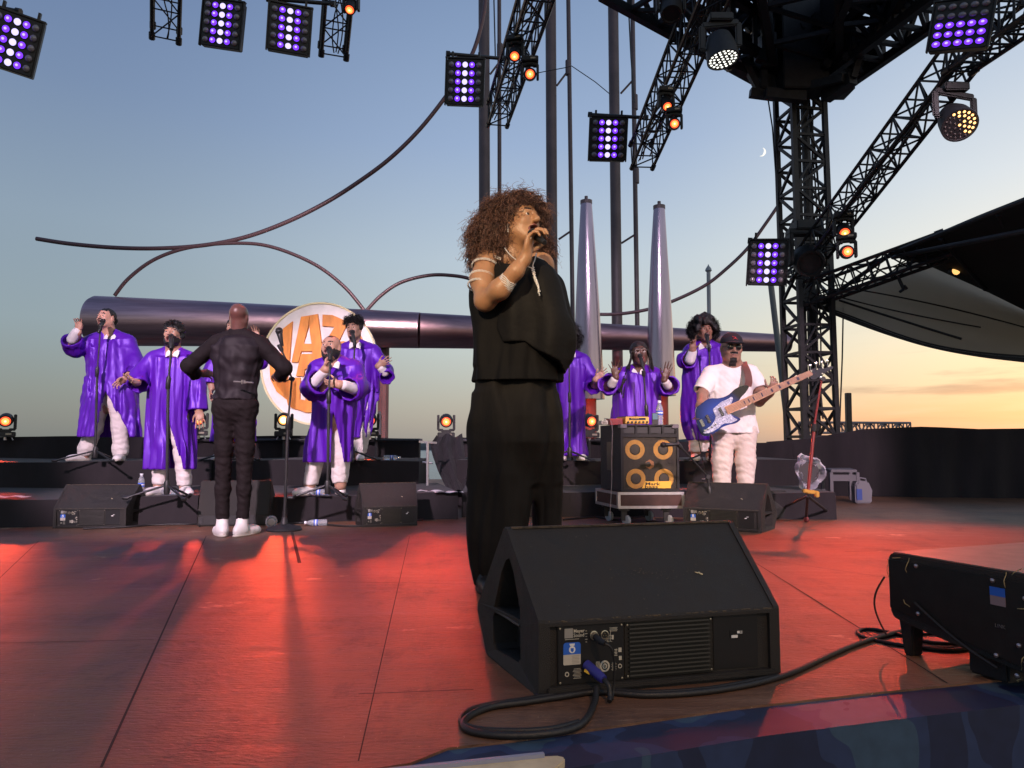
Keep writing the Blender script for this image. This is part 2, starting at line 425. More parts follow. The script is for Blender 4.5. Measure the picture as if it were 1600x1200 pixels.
# ------------------------------------------------------------------ ground, sea, hills
def sheet(name, pts, z, m, kind='structure', label=None, cat=None):
    mb = MB(); top = [Vector((p[0], p[1], z)) for p in pts]
    mb.add(top, [tuple(t) for t in tessellate_polygon([top])])
    o = mb.build(name, m); 
    for p in o.data.polygons:
        if p.normal.z < 0: p.flip()
    return tag(o, kind=kind, label=label, cat=cat)
M_GROUND = mat('quay_concrete', (.10, .095, .09), .85, var=.3, vscale=.6)
M_SEA = mat('sea_water', (.10, .14, .17), .25, var=.3, vscale=.05)
sheet('ground', [(-400, -60), (400, -60), (400, 40), (-400, 40)], -1.6, M_GROUND)
sheet('sea', [(-4000, 40), (4000, 40), (4000, 5000), (-4000, 5000)], -9.0, M_SEA)
def build_hills():
    mb = MB(); n = 220; rg = np.random.RandomState(4)
    for i in range(n + 1):
        x = -900 + 1800 * i / n
        h = 9 + 7 * math.sin(x * .011 + 1.2) + 4 * math.sin(x * .031) + rg.rand() * 2.2
        h *= min(1, max(.25, (x + 80) / 300)) if x > -80 else .25
        y = 900 + 40 * math.sin(x * .006)
        mb.v += [(x, y - 60, -9.5), (x, y, -4 + h), (x, y + 160, -9.5)]
    for i in range(n):
        a = 3 * i; mb.f += [(a, a + 3, a + 4, a + 1), (a + 1, a + 4, a + 5, a + 2)]; mb.m += [0, 0]
    o = mb.build('hills', mat('hill_scrub', (.045, .055, .06), 1, var=.4, vscale=.02)); tag(o, kind='structure')
build_hills()

# ------------------------------------------------------------------ stage floor
def floor_material():
    m = bpy.data.materials.new('stage_boards'); m.use_nodes = True; nt = m.node_tree; N = nt.nodes; L = nt.links
    b = N['Principled BSDF']; tc = N.new('ShaderNodeTexCoord')
    def noise(scale, sc, detail=5, rough=.6):
        mp = N.new('ShaderNodeMapping'); mp.inputs['Scale'].default_value = sc; mp.inputs['Rotation'].default_value = (0, 0, R(-14)); L.new(tc.outputs['Object'], mp.inputs[0])
        n = N.new('ShaderNodeTexNoise'); n.inputs['Scale'].default_value = scale; n.inputs['Detail'].default_value = detail; n.inputs['Roughness'].default_value = rough
        L.new(mp.outputs[0], n.inputs[0]); return n.outputs[0]
    def rng(v, a, b_, c=0, d=1):
        r = N.new('ShaderNodeMapRange'); L.new(v, r.inputs[0])
        for i, q in enumerate((a, b_, c, d)): r.inputs[i + 1].default_value = q
        return r.outputs[0]
    def mix(f, a, b_):
        x = N.new('ShaderNodeMix'); x.data_type = 'RGBA'; L.new(f, x.inputs[0])
        for s, v in ((6, a), (7, b_)):
            if isinstance(v, tuple): x.inputs[s].default_value = (*v, 1)
            else: L.new(v, x.inputs[s])
        return x.outputs[2]
    big = noise(.9, (.6, 1.6, 1), 6); scr = noise(7, (.35, 2.6, 1), 7, .7); fine = noise(60, (.5, 1.5, 1), 4); worn = noise(1.7, (1, 1.2, 1), 8, .68)
    c = mix(rng(big, .35, .65), (.095, .044, .024), (.175, .086, .048))
    c = mix(rng(scr, .42, .72, 0, .55), c, (.25, .140, .085))
    c = mix(rng(fine, .5, .8, 0, .35), c, (.045, .026, .018))
    c = mix(rng(worn, .63, .69, 0, .85), c, (.42, .33, .22)); mud = noise(2.6, (1.4, .7, 1), 9, .75); c = mix(rng(mud, .50, .66, 0, .65), c, (.035, .020, .014)); dots = noise(130, (1, 1, 1), 2); c = mix(rng(dots, .70, .74, 0, .7), c, (.45, .38, .28))
    L.new(c, b.inputs['Base Color'])
    L.new(rng(scr, .3, .75, .42, .66), b.inputs['Roughness'])
    bp = N.new('ShaderNodeBump'); bp.inputs['Strength'].default_value = .6; bp.inputs['Distance'].default_value = .008
    ad = N.new('ShaderNodeMath'); ad.operation = 'ADD'; L.new(scr, ad.inputs[0]); L.new(fine, ad.inputs[1]); L.new(ad.outputs[0], bp.inputs['Height']); L.new(bp.outputs[0], b.inputs['Normal'])
    return m
M_FLOOR = floor_material()
edge_px = [(-260, 1330), (120, 1262), (430, 1222), (640, 1192), (700, 1168), (780, 1159), (870, 1147), (1000, 1128), (1150, 1106), (1330, 1086), (1600, 1058), (1900, 1030)]
edge = [ground(*p) for p in edge_px]
far = [Vector((9, 13.5, 0)), Vector((-10, 13.5, 0)), Vector((-9, .6, 0))]
ext = edge[-1] + Vector((6, 1.9, 0))
def build_floor():
    mb = MB(); poly = edge + [ext] + far
    mb.prism([(p.x, p.y) for p in poly], (0, 0, 0), Vector((1, 0, 0)), Vector((0, 1, 0)), (0, 0, -.05))
    tag(mb.build('stage_floor', M_FLOOR), kind='structure')
    # plywood sheet seams: narrow dark gaps
    mb = MB()
    def seam(a, b, w=.004):
        a = Vector((a[0], a[1], .0015)); b = Vector((b[0], b[1], .0015)); n = (b - a).normalized().cross(Vector((0, 0, 1))) * w / 2
        mb.add([a - n, b - n, b + n, a + n], [(0, 1, 2, 3)])
    s0 = ground(322, 838); s1 = ground(158, 1200)
    seam(s0, s1, .006)
    seam(ground(248, 1001), ground(305, 1003)); seam(ground(0, 880), ground(330, 872)); seam(ground(430, 908), ground(700, 912)); 
    seam(ground(1320, 862), ground(1900, 850), .008); seam(ground(1480, 1068), ground(1130, 848), .005); seam(ground(-200, 1010), ground(240, 1000)); seam(ground(560, 1085), ground(740, 1078)); seam(ground(640, 838), ground(560, 1190), .003); seam(ground(-60, 960), ground(60, 846), .004); seam(ground(950, 838), ground(1400, 905)); seam(ground(455, 826), ground(468, 880), .02)
    tag(mb.build('stage_floor_seams', mat('seam_gap', (.02, .015, .014), .9)), kind='structure')
    # blue painted nosing and front wall of the stage
    mb = MB(); out = Vector((.05, -.20, 0)).normalized() * .15
    lip = [p + out * (.35 if i < 4 else 1) * (1.0) for i, p in enumerate(edge)]
    vs = []
    for a, b in zip(edge, lip): vs += [Vector((a.x, a.y, -.006)), Vector((b.x, b.y, -.012)), Vector((b.x, b.y, -1.55))]
    fs = []
    for i in range(len(edge) - 1):
        q = 3 * i; fs += [(q, q + 1, q + 4, q + 3), (q + 1, q + 2, q + 5, q + 4)]
    mb.add(vs, fs)
    m = bpy.data.materials.new('blue_mural_paint'); m.use_nodes = True; nt = m.node_tree; N = nt.nodes; L = nt.links; b = N['Principled BSDF']
    tc = N.new('ShaderNodeTexCoord'); mp = N.new('ShaderNodeMapping'); mp.inputs['Scale'].default_value = (2.4, 2.4, .9); L.new(tc.outputs['Object'], mp.inputs[0])
    v = N.new('ShaderNodeTexNoise'); v.inputs['Scale'].default_value = 1.1; v.inputs['Detail'].default_value = 3; L.new(mp.outputs[0], v.inputs[0])
    r = N.new('ShaderNodeValToRGB'); r.color_ramp.interpolation = 'CONSTANT'; e = r.color_ramp.elements
    e[0].position = 0; e[0].color = (.012, .020, .065, 1); e[1].position = .46; e[1].color = (.022, .042, .12, 1)
    x = e.new(.52); x.color = (.040, .085, .15, 1); x = e.new(.60); x.color = (.014, .022, .075, 1)
    L.new(v.outputs[0], r.inputs[0]); 
    n2 = N.new('ShaderNodeTexNoise'); n2.inputs['Scale'].default_value = 25; n2.inputs['Detail'].default_value = 5; L.new(tc.outputs['Object'], n2.inputs[0])
    mx = N.new('ShaderNodeMix'); mx.data_type = 'RGBA'; mx.blend_type = 'MULTIPLY'; mx.inputs[0].default_value = .5; L.new(r.outputs[0], mx.inputs[6]); L.new(n2.outputs[0], mx.inputs[7])
    L.new(mx.outputs[2], b.inputs['Base Color']); b.inputs['Roughness'].default_value = .6
    tag(mb.build('stage_front', m), kind='structure')
build_floor()
# cream board lying along the foot of the stage edge
def cream_board():
    a = ground(560, 1212, .004); b = ground(880, 1179, .004)
    t = empty('wooden_board', (a + b) / 2, 'cream painted board with a broken rounded end along the blue stage edge', 'board')
    mb = MB(); ax = (b - a).normalized(); ay = Vector((-ax.y, ax.x, 0)); L_ = (b - a).length
    pts = [(0, 0), (0, -.16), (L_ * .86, -.075), (L_ * .93, -.055), (L_ * .985, -.03), (L_, -.012), (L_ * .97, 0), (L_ * .9, .004)]
    mb.prism(pts, a, ax, ay, (0, 0, -.03))
    mb.build('board', mat('cream_paint', (.55, .46, .30), .6, var=.2, vscale=12), t, world=True, bevel=.003)
    mb = MB(); mb.beam(a + ay * -.002 + Vector((0, 0, .004)), a + ax * L_ * .9 + Vector((0, 0, .004)), .012, .008); mb.build('edge_strip', mat('grey_blue_trim', (.25, .27, .36), .6), t, world=True)
cream_board()

# ------------------------------------------------------------------ choir risers under black cloth
def ragged_wall(mb, pts, z0, z1, thick, folds=.012, seed=1, step=.05, topz=None, fray=0.0, skirt=0.0):
    """a cloth-faced wall along a ground polyline, facing the camera; hangs in folds"""
    rg = np.random.RandomState(seed); ph = rg.uniform(0, 6, 6)
    P = []; s = 0
    for i in range(len(pts) - 1):
        a, b = Vector(pts[i]), Vector(pts[i + 1]); n = max(1, int((b - a).length / step))
        for k in range(n + (i == len(pts) - 2)): P.append((a.lerp(b, k / n), (b - a).normalized(), s + (b - a).length * k / n, (i + k / n)))
        s += (b - a).length
    rows = 7; base = len(mb.v)
    for p, d, s_, u in P:
        nrm = Vector((d.y, -d.x, 0))
        zt = z1 if topz is None else float(np.interp(u, range(len(topz)), topz))
        zt += .012 * math.sin(s_ * 2.3 + ph[0]) * (folds > 0) + fray * math.sin(s_ * 9 + ph[4])
        for r in range(rows):
            t = r / (rows - 1); z = zt + (z0 - zt) * t
            o = folds * (.4 + t) * (math.sin(s_ * 9 + ph[1] + .8 * math.sin(s_ * 2.1)) + .6 * math.sin(s_ * 21 + ph[2] + t * 1.5) + .8 * math.sin(s_ * 4 + ph[3] - 2.5 * t)) + skirt * t
            q = p + nrm * o; mb.v.append((q.x, q.y, z))
        q = p - nrm * thick; mb.v.append((q.x, q.y, zt)); mb.v.append((q.x, q.y, z0))
    R_ = rows + 2
    for i in range(len(P) - 1):
        for r in range(rows - 1):
            a = base + i * R_ + r; mb.f.append((a, a + 1, a + R_ + 1, a + R_)); mb.m.append(mb.cur)
        a = base + i * R_; mb.f.append((a, a + R_, a + R_ + rows, a + rows)); mb.m.append(mb.cur)
        mb.f.append((a + rows, a + R_ + rows, a + R_ + rows + 1, a + rows + 1)); mb.m.append(mb.cur)
    for e in (base, base + (len(P) - 1) * R_):
        mb.f.append(tuple(e + k for k in list(range(rows)) + [rows + 1, rows])); mb.m.append(mb.cur)
ZL, ZU = .225, .48
def D_of(y, z): return (CAMH - z) * F / (y - 690)
def riser(name, px_front, z, depth, label, seed):
    pts = [ground(x, y, 0) for x, y in px_front]
    c = sum(pts, Vector()) / len(pts); t = empty(name, (c.x, c.y, 0), label, 'riser', 'black clothed choir risers')
    mb = MB(); ragged_wall(mb, pts, .0, z, depth, .010, seed); mb.build('skirt', M_CLOTH, t, world=True, smooth=True); return t
def gpt(px, D): v = at(px, 700, D); return (v.x, v.y, 0)
def riser2(px, z, depth, label, seed):
    pts = [gpt(x, d) for x, d in px]; c = sum((Vector(p) for p in pts), Vector()) / len(pts)
    t = empty('riser', (c.x, c.y, 0), label, 'riser', 'black clothed choir risers')
    mb = MB(); ragged_wall(mb, pts, .0, z, depth, .010, seed, skirt=.02); mb.build('skirt', M_CLOTH, t, world=True, smooth=True)
riser2([(-160, 5.75), (60, 6.0), (312, 6.2)], ZL, 1.6, 'low black riser at the far left behind the dark wedge monitor', 1)
riser2([(316, 6.25), (470, 6.3), (716, 6.6)], ZL, 1.5, 'low black riser behind the empty microphone stand', 2)
riser2([(722, 6.75), (960, 6.8), (1185, 6.7)], ZL, 1.3, 'low black riser behind the bass cabinet', 3)
riser2([(1187, 6.62), (1303, 6.55)], ZL, 1.0, 'short low black riser under the crumpled plastic reflector', 4)
riser2([(-200, 7.2), (60, 7.6), (330, 7.75)], ZU, 1.6, 'upper black riser under the ponytailed singer', 5)
riser2([(334, 7.8), (655, 7.9)], ZU, 1.5, 'upper black riser behind the conductor', 6)
riser2([(714, 7.9), (960, 7.9), (1255, 7.8)], ZU, 1.5, 'upper black riser behind the bass player', 7)

# ------------------------------------------------------------------ black drapes closing the back of the stage
def drape(name, px, z1s, label, seed, D0=None, thick=.15, folds=.03):
    pts = [gpt(x, d) for x, d in px]; c = sum((Vector(p) for p in pts), Vector()) / len(pts)
    t = empty('black_drape', (c.x, c.y, 0), label, 'drape', 'black drapes round the back of the stage')
    mb = MB(); ragged_wall(mb, pts, 0, 1, thick, folds, seed, topz=z1s); mb.build('cloth', M_CLOTH, t, world=True, smooth=True)
z_at = lambda py, D: at(800, py, D).z
def zs(rows): return [z_at(y, d) for (x, d), y in rows]
DR = [((-220, 8.9), 680), ((60, 9.3), 683), ((340, 9.5), 682), ((520, 9.6), 682), ((655, 9.6), 684)]
drape('d', [a for a, b in DR], zs(DR), 'long low black drape behind the left half of the choir', 1)
DR = [((712, 9.6), 684), ((900, 9.6), 684), ((1060, 9.6), 690), ((1240, 9.5), 691)]
drape('d', [a for a, b in DR], zs(DR), 'low black drape behind the bass player', 2)
DR = [((1200, 9.55), 690), ((1262, 9.45), 684), ((1310, 9.35), 676), ((1350, 9.25), 670), ((1440, 9.15), 668), ((1530, 9.0), 671), ((1640, 8.9), 667), ((1900, 8.7), 665)]
drape('d', [a for a, b in DR], zs(DR), 'tall black drape with a humped top closing the right wing', 3, folds=.02)

def folded_flap():
    """black cloth thrown over the rail in the gap between the drapes, with a grey post and a step frame"""
    c = at(700, 700, 8.9)
    t = empty('cloth_flap', (c.x, c.y, 0), 'black cloth flap hanging askew over the gap between the drapes', 'cloth')
    mb = MB(); rows = [(680, 682, 722), (695, 672, 724), (712, 676, 726), (735, 684, 730), (752, 692, 736), (768, 700, 738)]
    n = 12
    for j, (py, xl, xr) in enumerate(rows):
        for i in range(n + 1):
            px = xl + (xr - xl) * i / n; Dd = 8.6 - .9 * j / 5 + .06 * math.sin(i * 1.6 + j * .5)
            mb.v.append(tuple(at(px, py + 3 * math.sin(i * .9), Dd)))
    k = len(mb.v)
    for v in list(mb.v): mb.v.append((v[0], v[1] + .012, v[2]))
    for j in range(len(rows) - 1):
        for i in range(n):
            a = j * (n + 1) + i; q = (a, a + 1, a + n + 2, a + n + 1); mb.f += [q, tuple(x + k for x in reversed(q))]; mb.m += [0, 0]
    mb.build('cloth', M_CLOTH, t, world=True, smooth=True)
    b = at(668, 770, 7.6); p = empty('rail_post', (b.x, b.y, 0), 'thin grey rail post in the gap between the drapes', 'post')
    mb = MB(); mb.tube([(b.x, b.y, 0), at(668, 690, 7.6)], .014, 8); mb.beam(at(655, 690, 7.6), at(682, 692, 7.7), .02); mb.build('post', M_ALU, p, world=True)
    mb = MB(); mb.tube([at(660, 722, 7.8), at(676, 724, 7.8)], .012, 6); mb.build('rung', M_ALU, p, world=True)
folded_flap()

# ------------------------------------------------------------------ harbour sculpture behind the stage
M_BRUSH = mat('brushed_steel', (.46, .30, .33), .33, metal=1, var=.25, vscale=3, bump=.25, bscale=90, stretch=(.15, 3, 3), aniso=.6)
M_RUST = mat('painted_pole', (.10, .075, .085), .5, metal=.2, var=.25, vscale=1.2)
def pipe_line(px, D0, D1, top_bot):
    """tapering pipe through (px, ytop, ybot)"""
    pts = []; rs = []; n = len(top_bot)
    for i, (x, yt, yb) in enumerate(top_bot):
        D = D0 + (D1 - D0) * (x - top_bot[0][0]) / (top_bot[-1][0] - top_bot[0][0])
        pts.append(at(x, (yt + yb) / 2, D)); rs.append((yb - yt) / 2 * D / F * 1.0)
    return pts, rs
def sculpture():
    rowsA = [(151, 462, 541), (340, 471, 541.5), (656, 488, 544.5)]
    pts, rs = pipe_line(0, 21, 21, rowsA)
    t = empty('steel_pipe', (pts[1].x, pts[1].y, -1.6), 'huge tapering brushed steel pipe lying behind the choir and the round sign', 'pipe')
    mb = MB(); e0 = pts[0] - (pts[1] - pts[0]).normalized() * .10
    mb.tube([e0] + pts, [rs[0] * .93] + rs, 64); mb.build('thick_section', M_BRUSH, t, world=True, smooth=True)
    pts2, rs2 = pipe_line(0, 21, 22.5, [(656, 488.4, 544.3), (940, 505, 547), (1232, 523, 550)])
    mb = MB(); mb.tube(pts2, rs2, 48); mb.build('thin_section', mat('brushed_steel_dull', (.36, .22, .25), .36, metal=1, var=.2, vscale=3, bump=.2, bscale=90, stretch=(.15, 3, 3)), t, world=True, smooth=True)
    mb = MB()
    for x, y in ((190, 541), (600, 543), (1100, 548)):
        p = at(x, y - 8, 21.4); mb.tube([(p.x, p.y, -1.6), p], .16, 10)
    mb.build('support', M_RUST, t, world=True)
    # arcs of bent tube
    def smooth(px, D, n=10):
        P = [at(x, y, D) for x, y in px]; out = []
        for i in range(len(P) - 1):
            p0, p1, p2, p3 = P[max(i - 1, 0)], P[i], P[i + 1], P[min(i + 2, len(P) - 1)]
            for k in range(n):
                u = k / n; out.append(.5 * ((2 * p1) + (p2 - p0) * u + (2 * p0 - 5 * p1 + 4 * p2 - p3) * u * u + (3 * p1 - p0 - 3 * p2 + p3) * u ** 3))
        return out + [P[-1]]
    def arc(px, r, label, D=21.0):
        P = smooth(px, D); t = empty('steel_arc', (P[0].x, P[0].y, P[0].z), label, 'steel tube', 'bent steel tubes of the harbour sculpture')
        mb = MB(); mb.tube(P, r, 12); mb.build('tube', M_ARC, t, world=True, smooth='all')
    M_ARC = mat('arc_paint', (.13, .075, .085), .45, metal=.4)
    arc([(57, 373), (110, 381), (180, 387), (250, 388), (320, 383), (385, 370), (450, 346), (510, 316), (562, 283), (610, 247), (655, 203), (695, 153), (722, 112), (742, 74), (756, 20), (762, -40)], .062, 'long rust red tube sweeping up from the far left to the top of the poles')
    arc([(179, 462), (200, 436), (235, 409), (275, 392), (320, 383), (370, 380), (412, 383), (455, 396), (500, 418), (540, 450), (570, 486)], .052, 'arched tube rising from the left end of the big steel pipe')
    arc([(572, 486), (595, 462), (625, 442), (665, 431), (700, 430), (738, 437), (780, 460), (800, 492)], .052, 'small arched tube right of the round sign, passing behind the lead singer')
    arc([(1218, 318), (1196, 350), (1168, 388), (1135, 420), (1100, 447), (1050, 471), (1010, 484), (960, 491), (905, 490)], .05, 'sagging tube between the cones and the lattice tower', 21.5)
    # tall poles
    def pole(xt, xb, w, label, yb=655, D=24, top=-70):
        a = at(xb, yb, D); b = at(xt, top, D); r = w / 2 * D / F
        t = empty('steel_pole', (a.x, a.y, -1.6), label, 'pole', 'tall poles behind the lead singer')
        mb = MB(); d = (b - a).normalized(); a0 = a + d * ((-1.6 - a.z) / d.z); mb.tube([a0, b], r, 20); mb.build('shaft', M_RUST, t, world=True, smooth=True)
        if w > 12:
            mb = MB(); s = at(xb, 860, D); mb.lathe([(r * 2, 0), (r * 2, .06), (r * 1.05, .08)], a0, n=20); mb.build('base_plate', M_RUST, t, world=True)
        return t
    pole(756, 758, 18, 'thick pole left of the lead singer, with a slim pole beside it')
    pole(860, 864, 17.5, 'thick pole rising just right of the lead singer')
    pole(957, 966, 17, 'thick pole between the two steel cones')
    t1 = pole(780, 781, 6.5, 'slim pole just right of the leftmost thick pole')
    t2 = pole(887, 897, 7, 'slim braced pole just left of the first cone')
    t3 = pole(987, 998, 7.5, 'slim braced pole just left of the second cone')
    for tt, ((x0, y0), (x1, y1)) in ((t1, ((766, 116), (784, 92))), (t2, ((870, 134), (888, 110))), (t3, ((970, 146), (990, 124))), (t3, ((971, 380), (993, 366))), (t2, ((873, 374), (892, 361)))):
        mb = MB(); mb.tube([at(x0, y0, 24), at(x1, y1, 24)], .035, 8); mb.build('brace', M_RUST, tt, world=True)
    for tt, x, y in ((t2, 888, 106), (t3, 992, 160), (t3, 994, 275), (t1, 781, 80)):
        mb = MB(); p = at(x, y, 24); mb.tube([p - Vector((0, 0, .25)), p + Vector((0, 0, .25))], .10, 12); mb.build('clamp', M_RUST, tt, world=True)
    # cones
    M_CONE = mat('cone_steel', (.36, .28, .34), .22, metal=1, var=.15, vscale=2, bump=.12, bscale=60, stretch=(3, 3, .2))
    def cone(rows, D, label):
        pts = [at(x, y, D) for x, y, w in rows]; rs = [w / 2 * D / F for x, y, w in rows]
        t = empty('steel_cone', (pts[-1].x, pts[-1].y, -1.6), label, 'cone', 'tall upright steel cones')
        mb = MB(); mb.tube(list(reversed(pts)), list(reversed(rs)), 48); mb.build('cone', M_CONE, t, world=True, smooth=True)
        mb = MB(); p = pts[0]; mb.lathe([(rs[0] * 1.06, -.02), (rs[0] * 1.06, .08), (rs[0] * .3, .12), (rs[0] * .3, .2)], p, n=24); mb.build('tip_cap', M_RUST, t, world=True)
        mb = MB(); p = pts[-1]; mb.tube([(p.x, p.y, -1.6), (p.x, p.y, p.z + .02)], .20, 20); mb.build('foot', mat('rust_red_paint', (.20, .055, .04), .5), t, world=True, smooth=True)
    cone([(916, 318, 18), (917, 400, 29), (918, 480, 38), (919, 560, 45), (920, 624, 50)], 19.5, 'tall polished steel cone nearer the lead singer')
    cone([(1030, 326, 18), (1030, 400, 27), (1031, 480, 36), (1032, 545, 42), (1032, 618, 48)], 19.5, 'tall polished steel cone behind the singer with glasses')
sculpture()
def flagpole():
    b = at(1110, 700, 26); t = empty('flagpole', (b.x, b.y, -1.6), 'thin pale flagpole with a pointed finial right of the cones', 'flagpole')
    top = at(1107, 424, 26); mb = MB(); mb.tube([(b.x, b.y, -1.6), top], .07, 10); mb.build('pole', mat('pale_pole', (.30, .33, .36), .5), t, world=True, smooth=True)
    mb = MB(); mb.lathe([(.04, -.05), (.12, .02), (.10, .1), (.03, .2), (.005, .26)], top, n=12); mb.build('finial', mat('pale_pole', (.3, .3, .3)), t, world=True, smooth=True)
    a = at(1236, 712, 14); b = at(1204, 440, 14); t = empty('mast_stay', (a.x, a.y, -1.6), 'slanting grey stay just left of the lattice tower', 'stay')
    d = (b - a).normalized(); a0 = a + d * ((-1.6 - a.z) / d.z)
    mb = MB(); mb.tube([a0, b], .055, 10); mb.build('tube', mat('grey_stay', (.16, .18, .19), .5), t, world=True, smooth=True)
    for x0, y0, x1, y1, lab in ((1163, -20, 1000, 170, None),): pass
    def wire(px, D, label, r=.012):
        P = [at(x, y, D) for x, y in px]; t = empty('wire', P[0], label, 'wire'); mb = MB(); mb.tube(P, r, 6); mb.build('strand', M_STEEL, t, world=True)
    wire([(825, 117), (850, 112), (887, 105), (893, 103), (930, 128), (953, 147)], 20, 'fine sagging wire strung between the slim poles')
    wire([(771, -30), (774, 90)], 18, 'fine cable hanging above the leftmost LED matrix panel by the poles', .02)
    wire([(980, -30), (986, 90), (991, 160)], 18, 'fine cable beside the braced pole above the middle LED panel', .02)
    wire([(1199, 148), (1207, 200), (1214, 300)], 10.2, 'dark chain hanging down the left side of the lattice tower', .010)
    wire([(1318, 462), (1316, 560), (1311, 688)], 10.2, 'thin rope hanging right of the lattice tower', .010)
flagpole()
def moon():
    c = at(1190, 237, 3000); r = 18.5; t = 0
    mb = MB(); n = 24; rt = cam_o.matrix_world
    a = Vector((1, 0, 0)); b = Vector((0, 0, 1)); out = []
    for i in range(n + 1): th = -PI * .50 + PI * i / n; out.append((r * math.cos(th), r * math.sin(th)))
    inn = [(r * .55 * math.cos(-PI * .5 + PI * i / n), r * math.sin(-PI * .5 + PI * i / n)) for i in range(n - 1, 0, -1)]
    ca, sa = math.cos(R(-22)), math.sin(R(-22)); poly = [(x * ca - y * sa, x * sa + y * ca) for x, y in out + inn]
    mb.prism(poly, c, a, b, (0, 6, 0))
    tag(mb.build('moon', mat('moonlight', (.8, .8, .75), 1, emit=(1, .95, .85), estr=.9)), 'thin pale crescent moon in the sky left of the lattice tower', 'moon')
moon()

# ------------------------------------------------------------------ trusses
M_TRUSS = mat('black_truss', (.022, .022, .026), .5, metal=.3, var=.3, vscale=15)
def truss_mb(mb, a, b, w, h, bays, ch=.025, br=.012, up=Vector((0, 0, 1)), solid=False, X=False, w2=None, h2=None):
    a = Vector(a); b = Vector(b); d = (b - a).normalized()
    if abs(d.dot(up)) > .98: up = Vector((0, 1, 0))
    r = d.cross(up).normalized(); u = r.cross(d); w2 = w2 or w; h2 = h2 or h
    C = []
    for t in range(bays + 1):
        p = a.lerp(b, t / bays); ww = w + (w2 - w) * t / bays; hh = h + (h2 - h) * t / bays
        C.append([p + r * (i * ww / 2) + u * (j * hh / 2) for i, j in ((-1, -1), (1, -1), (1, 1), (-1, 1))])
    for k in range(4): mb.tube([C[0][k], C[-1][k]], ch, 6)
    for t in range(bays):
        for k in range(4):
            k2 = (k + 1) % 4
            e = (C[t][k], C[t + 1][k2]) if (t + k) % 2 else (C[t][k2], C[t + 1][k])
            mb.tube(e, br, 5)
            if X: mb.tube((C[t][k2], C[t + 1][k]) if (t + k) % 2 else (C[t][k], C[t + 1][k2]), br, 5)
            mb.tube((C[t][k], C[t][k2]), br, 5)
    for k in range(4): mb.tube((C[-1][k], C[-1][(k + 1) % 4]), br, 5)
    return C
def cable_tangle(mb, a, b, w, n, r=.008, seed=1, sag=.06):
    rg = np.random.RandomState(seed); a = Vector(a); b = Vector(b)
    for i in range(n):
        o0 = Vector(rg.uniform(-w, w, 3)); pts = []; m = 22; ph = rg.uniform(0, 6, 3)
        for k in range(m + 1):
            t = k / m; pts.append(a.lerp(b, t) + o0 * .5 + Vector((w * .5 * math.sin(t * 9 + ph[0]), w * .5 * math.sin(t * 7 + ph[1]), -sag * abs(math.sin(t * 11 + ph[2])))))
        mb.tube(pts, r, 5, caps=False)
def truss(a, b, w, h, bays, label, ch=.025, br=.011, tang=0, seed=1, group='roof lighting trusses'):
    a = Vector(a); b = Vector(b)
    t = empty('truss', (a + b) / 2, label, 'truss', group)
    mb = MB(); C = truss_mb(mb, a, b, w, h, bays, ch, br); 
    for k in range(4): mb.lathe([(ch * 1.5, -.05), (ch * 1.5, .05)], C[-1][k], (b - a), n=8); mb.lathe([(ch * 1.5, -.05), (ch * 1.5, .05)], C[0][k], (b - a), n=8)
    mb.build('lattice', M_TRUSS, t, world=True, smooth=True)
    if tang:
        mb = MB(); cable_tangle(mb, a, b, min(w, h) * .4, tang, .010, seed); mb.build('cable_bundle', M_RUB, t, world=True, smooth=True)
    return t
truss(at(855, -60, 7.4), at(778, 178, 11.2), .30, .36, 9, 'lighting truss whose end hangs above the poles, red lamps on it', tang=5, seed=2)
truss(at(1150, -110, 7.0), at(1003, 243, 11.0), .32, .40, 13, 'steep lighting truss left of the tower head, red lamps at its end', tang=6, seed=3)
truss(at(1508, 80, 6.4), at(1250, 422, 9.6), .25, .27, 15, 'long slanting truss running from top right down to the lattice tower', ch=.02, tang=5, seed=4)
truss(at(1720, -70, 4.9), at(1500, 88, 6.4), .25, .27, 9, 'truss in the top right corner behind the LED panel', ch=.02, tang=3, seed=9)
truss(at(263, -190, 9.0), at(259, 52, 10.6), .36, .30, 5, 'short truss end hanging at the top left beside a LED panel', ch=.03, tang=2, seed=5)
truss(at(545, -190, 9.0), at(521, 80, 10.6), .36, .30, 6, 'truss end hanging at the top between a LED panel and a red lamp', ch=.03, tang=3, seed=6)
truss(at(1258, 462, 9.9), at(1475, 385, 9.0), .28, .30, 8, 'dark truss carrying the edge of the awning', tang=3, seed=7)
# pale bridge truss on the skyline
def far_truss():
    a = at(1250, 668, 30); b = at(1420, 669, 30); t = empty('footbridge_truss', ((a + b) / 2).to_tuple()[:2] + (-1.6,), 'pale grey triangulated truss on the skyline beyond the right drape', 'truss')
    mb = MB(); truss_mb(mb, a, b, .3, .42, 15, .05, .03); mb.build('lattice', mat('pale_steel', (.22, .22, .24), .6), t, world=True)
    mb = MB()
    for x in (1252, 1275, 1412): p = at(x, 669, 30); mb.beam((p.x, p.y, -1.6), p, .14)
    mb.build('post', mat('pale_steel', (.2, .2, .2)), t, world=True)
    p = at(1325, 690, 22); q = at(1325, 614, 22); t = empty('bollard_post', (p.x, p.y, -1.6), 'plain dark post standing on the skyline right of the tower', 'post')
    mb = MB(); mb.beam((p.x, p.y, -1.6), q, .15); mb.build('post', M_STEEL, t, world=True, bevel=.01)
    p = at(638, 690, 16); q = at(637, 642, 16)
    p = at(593, 700, 10.2); q = at(593, 643, 10.2); t = empty('bollard_post', (p.x, p.y, 0), 'short dark post right of the red lamp by the sign', 'post')
    mb = MB(); mb.beam((p.x, p.y, 0), q, .05); mb.build('post', M_STEEL, t, world=True, bevel=.004)
far_truss()

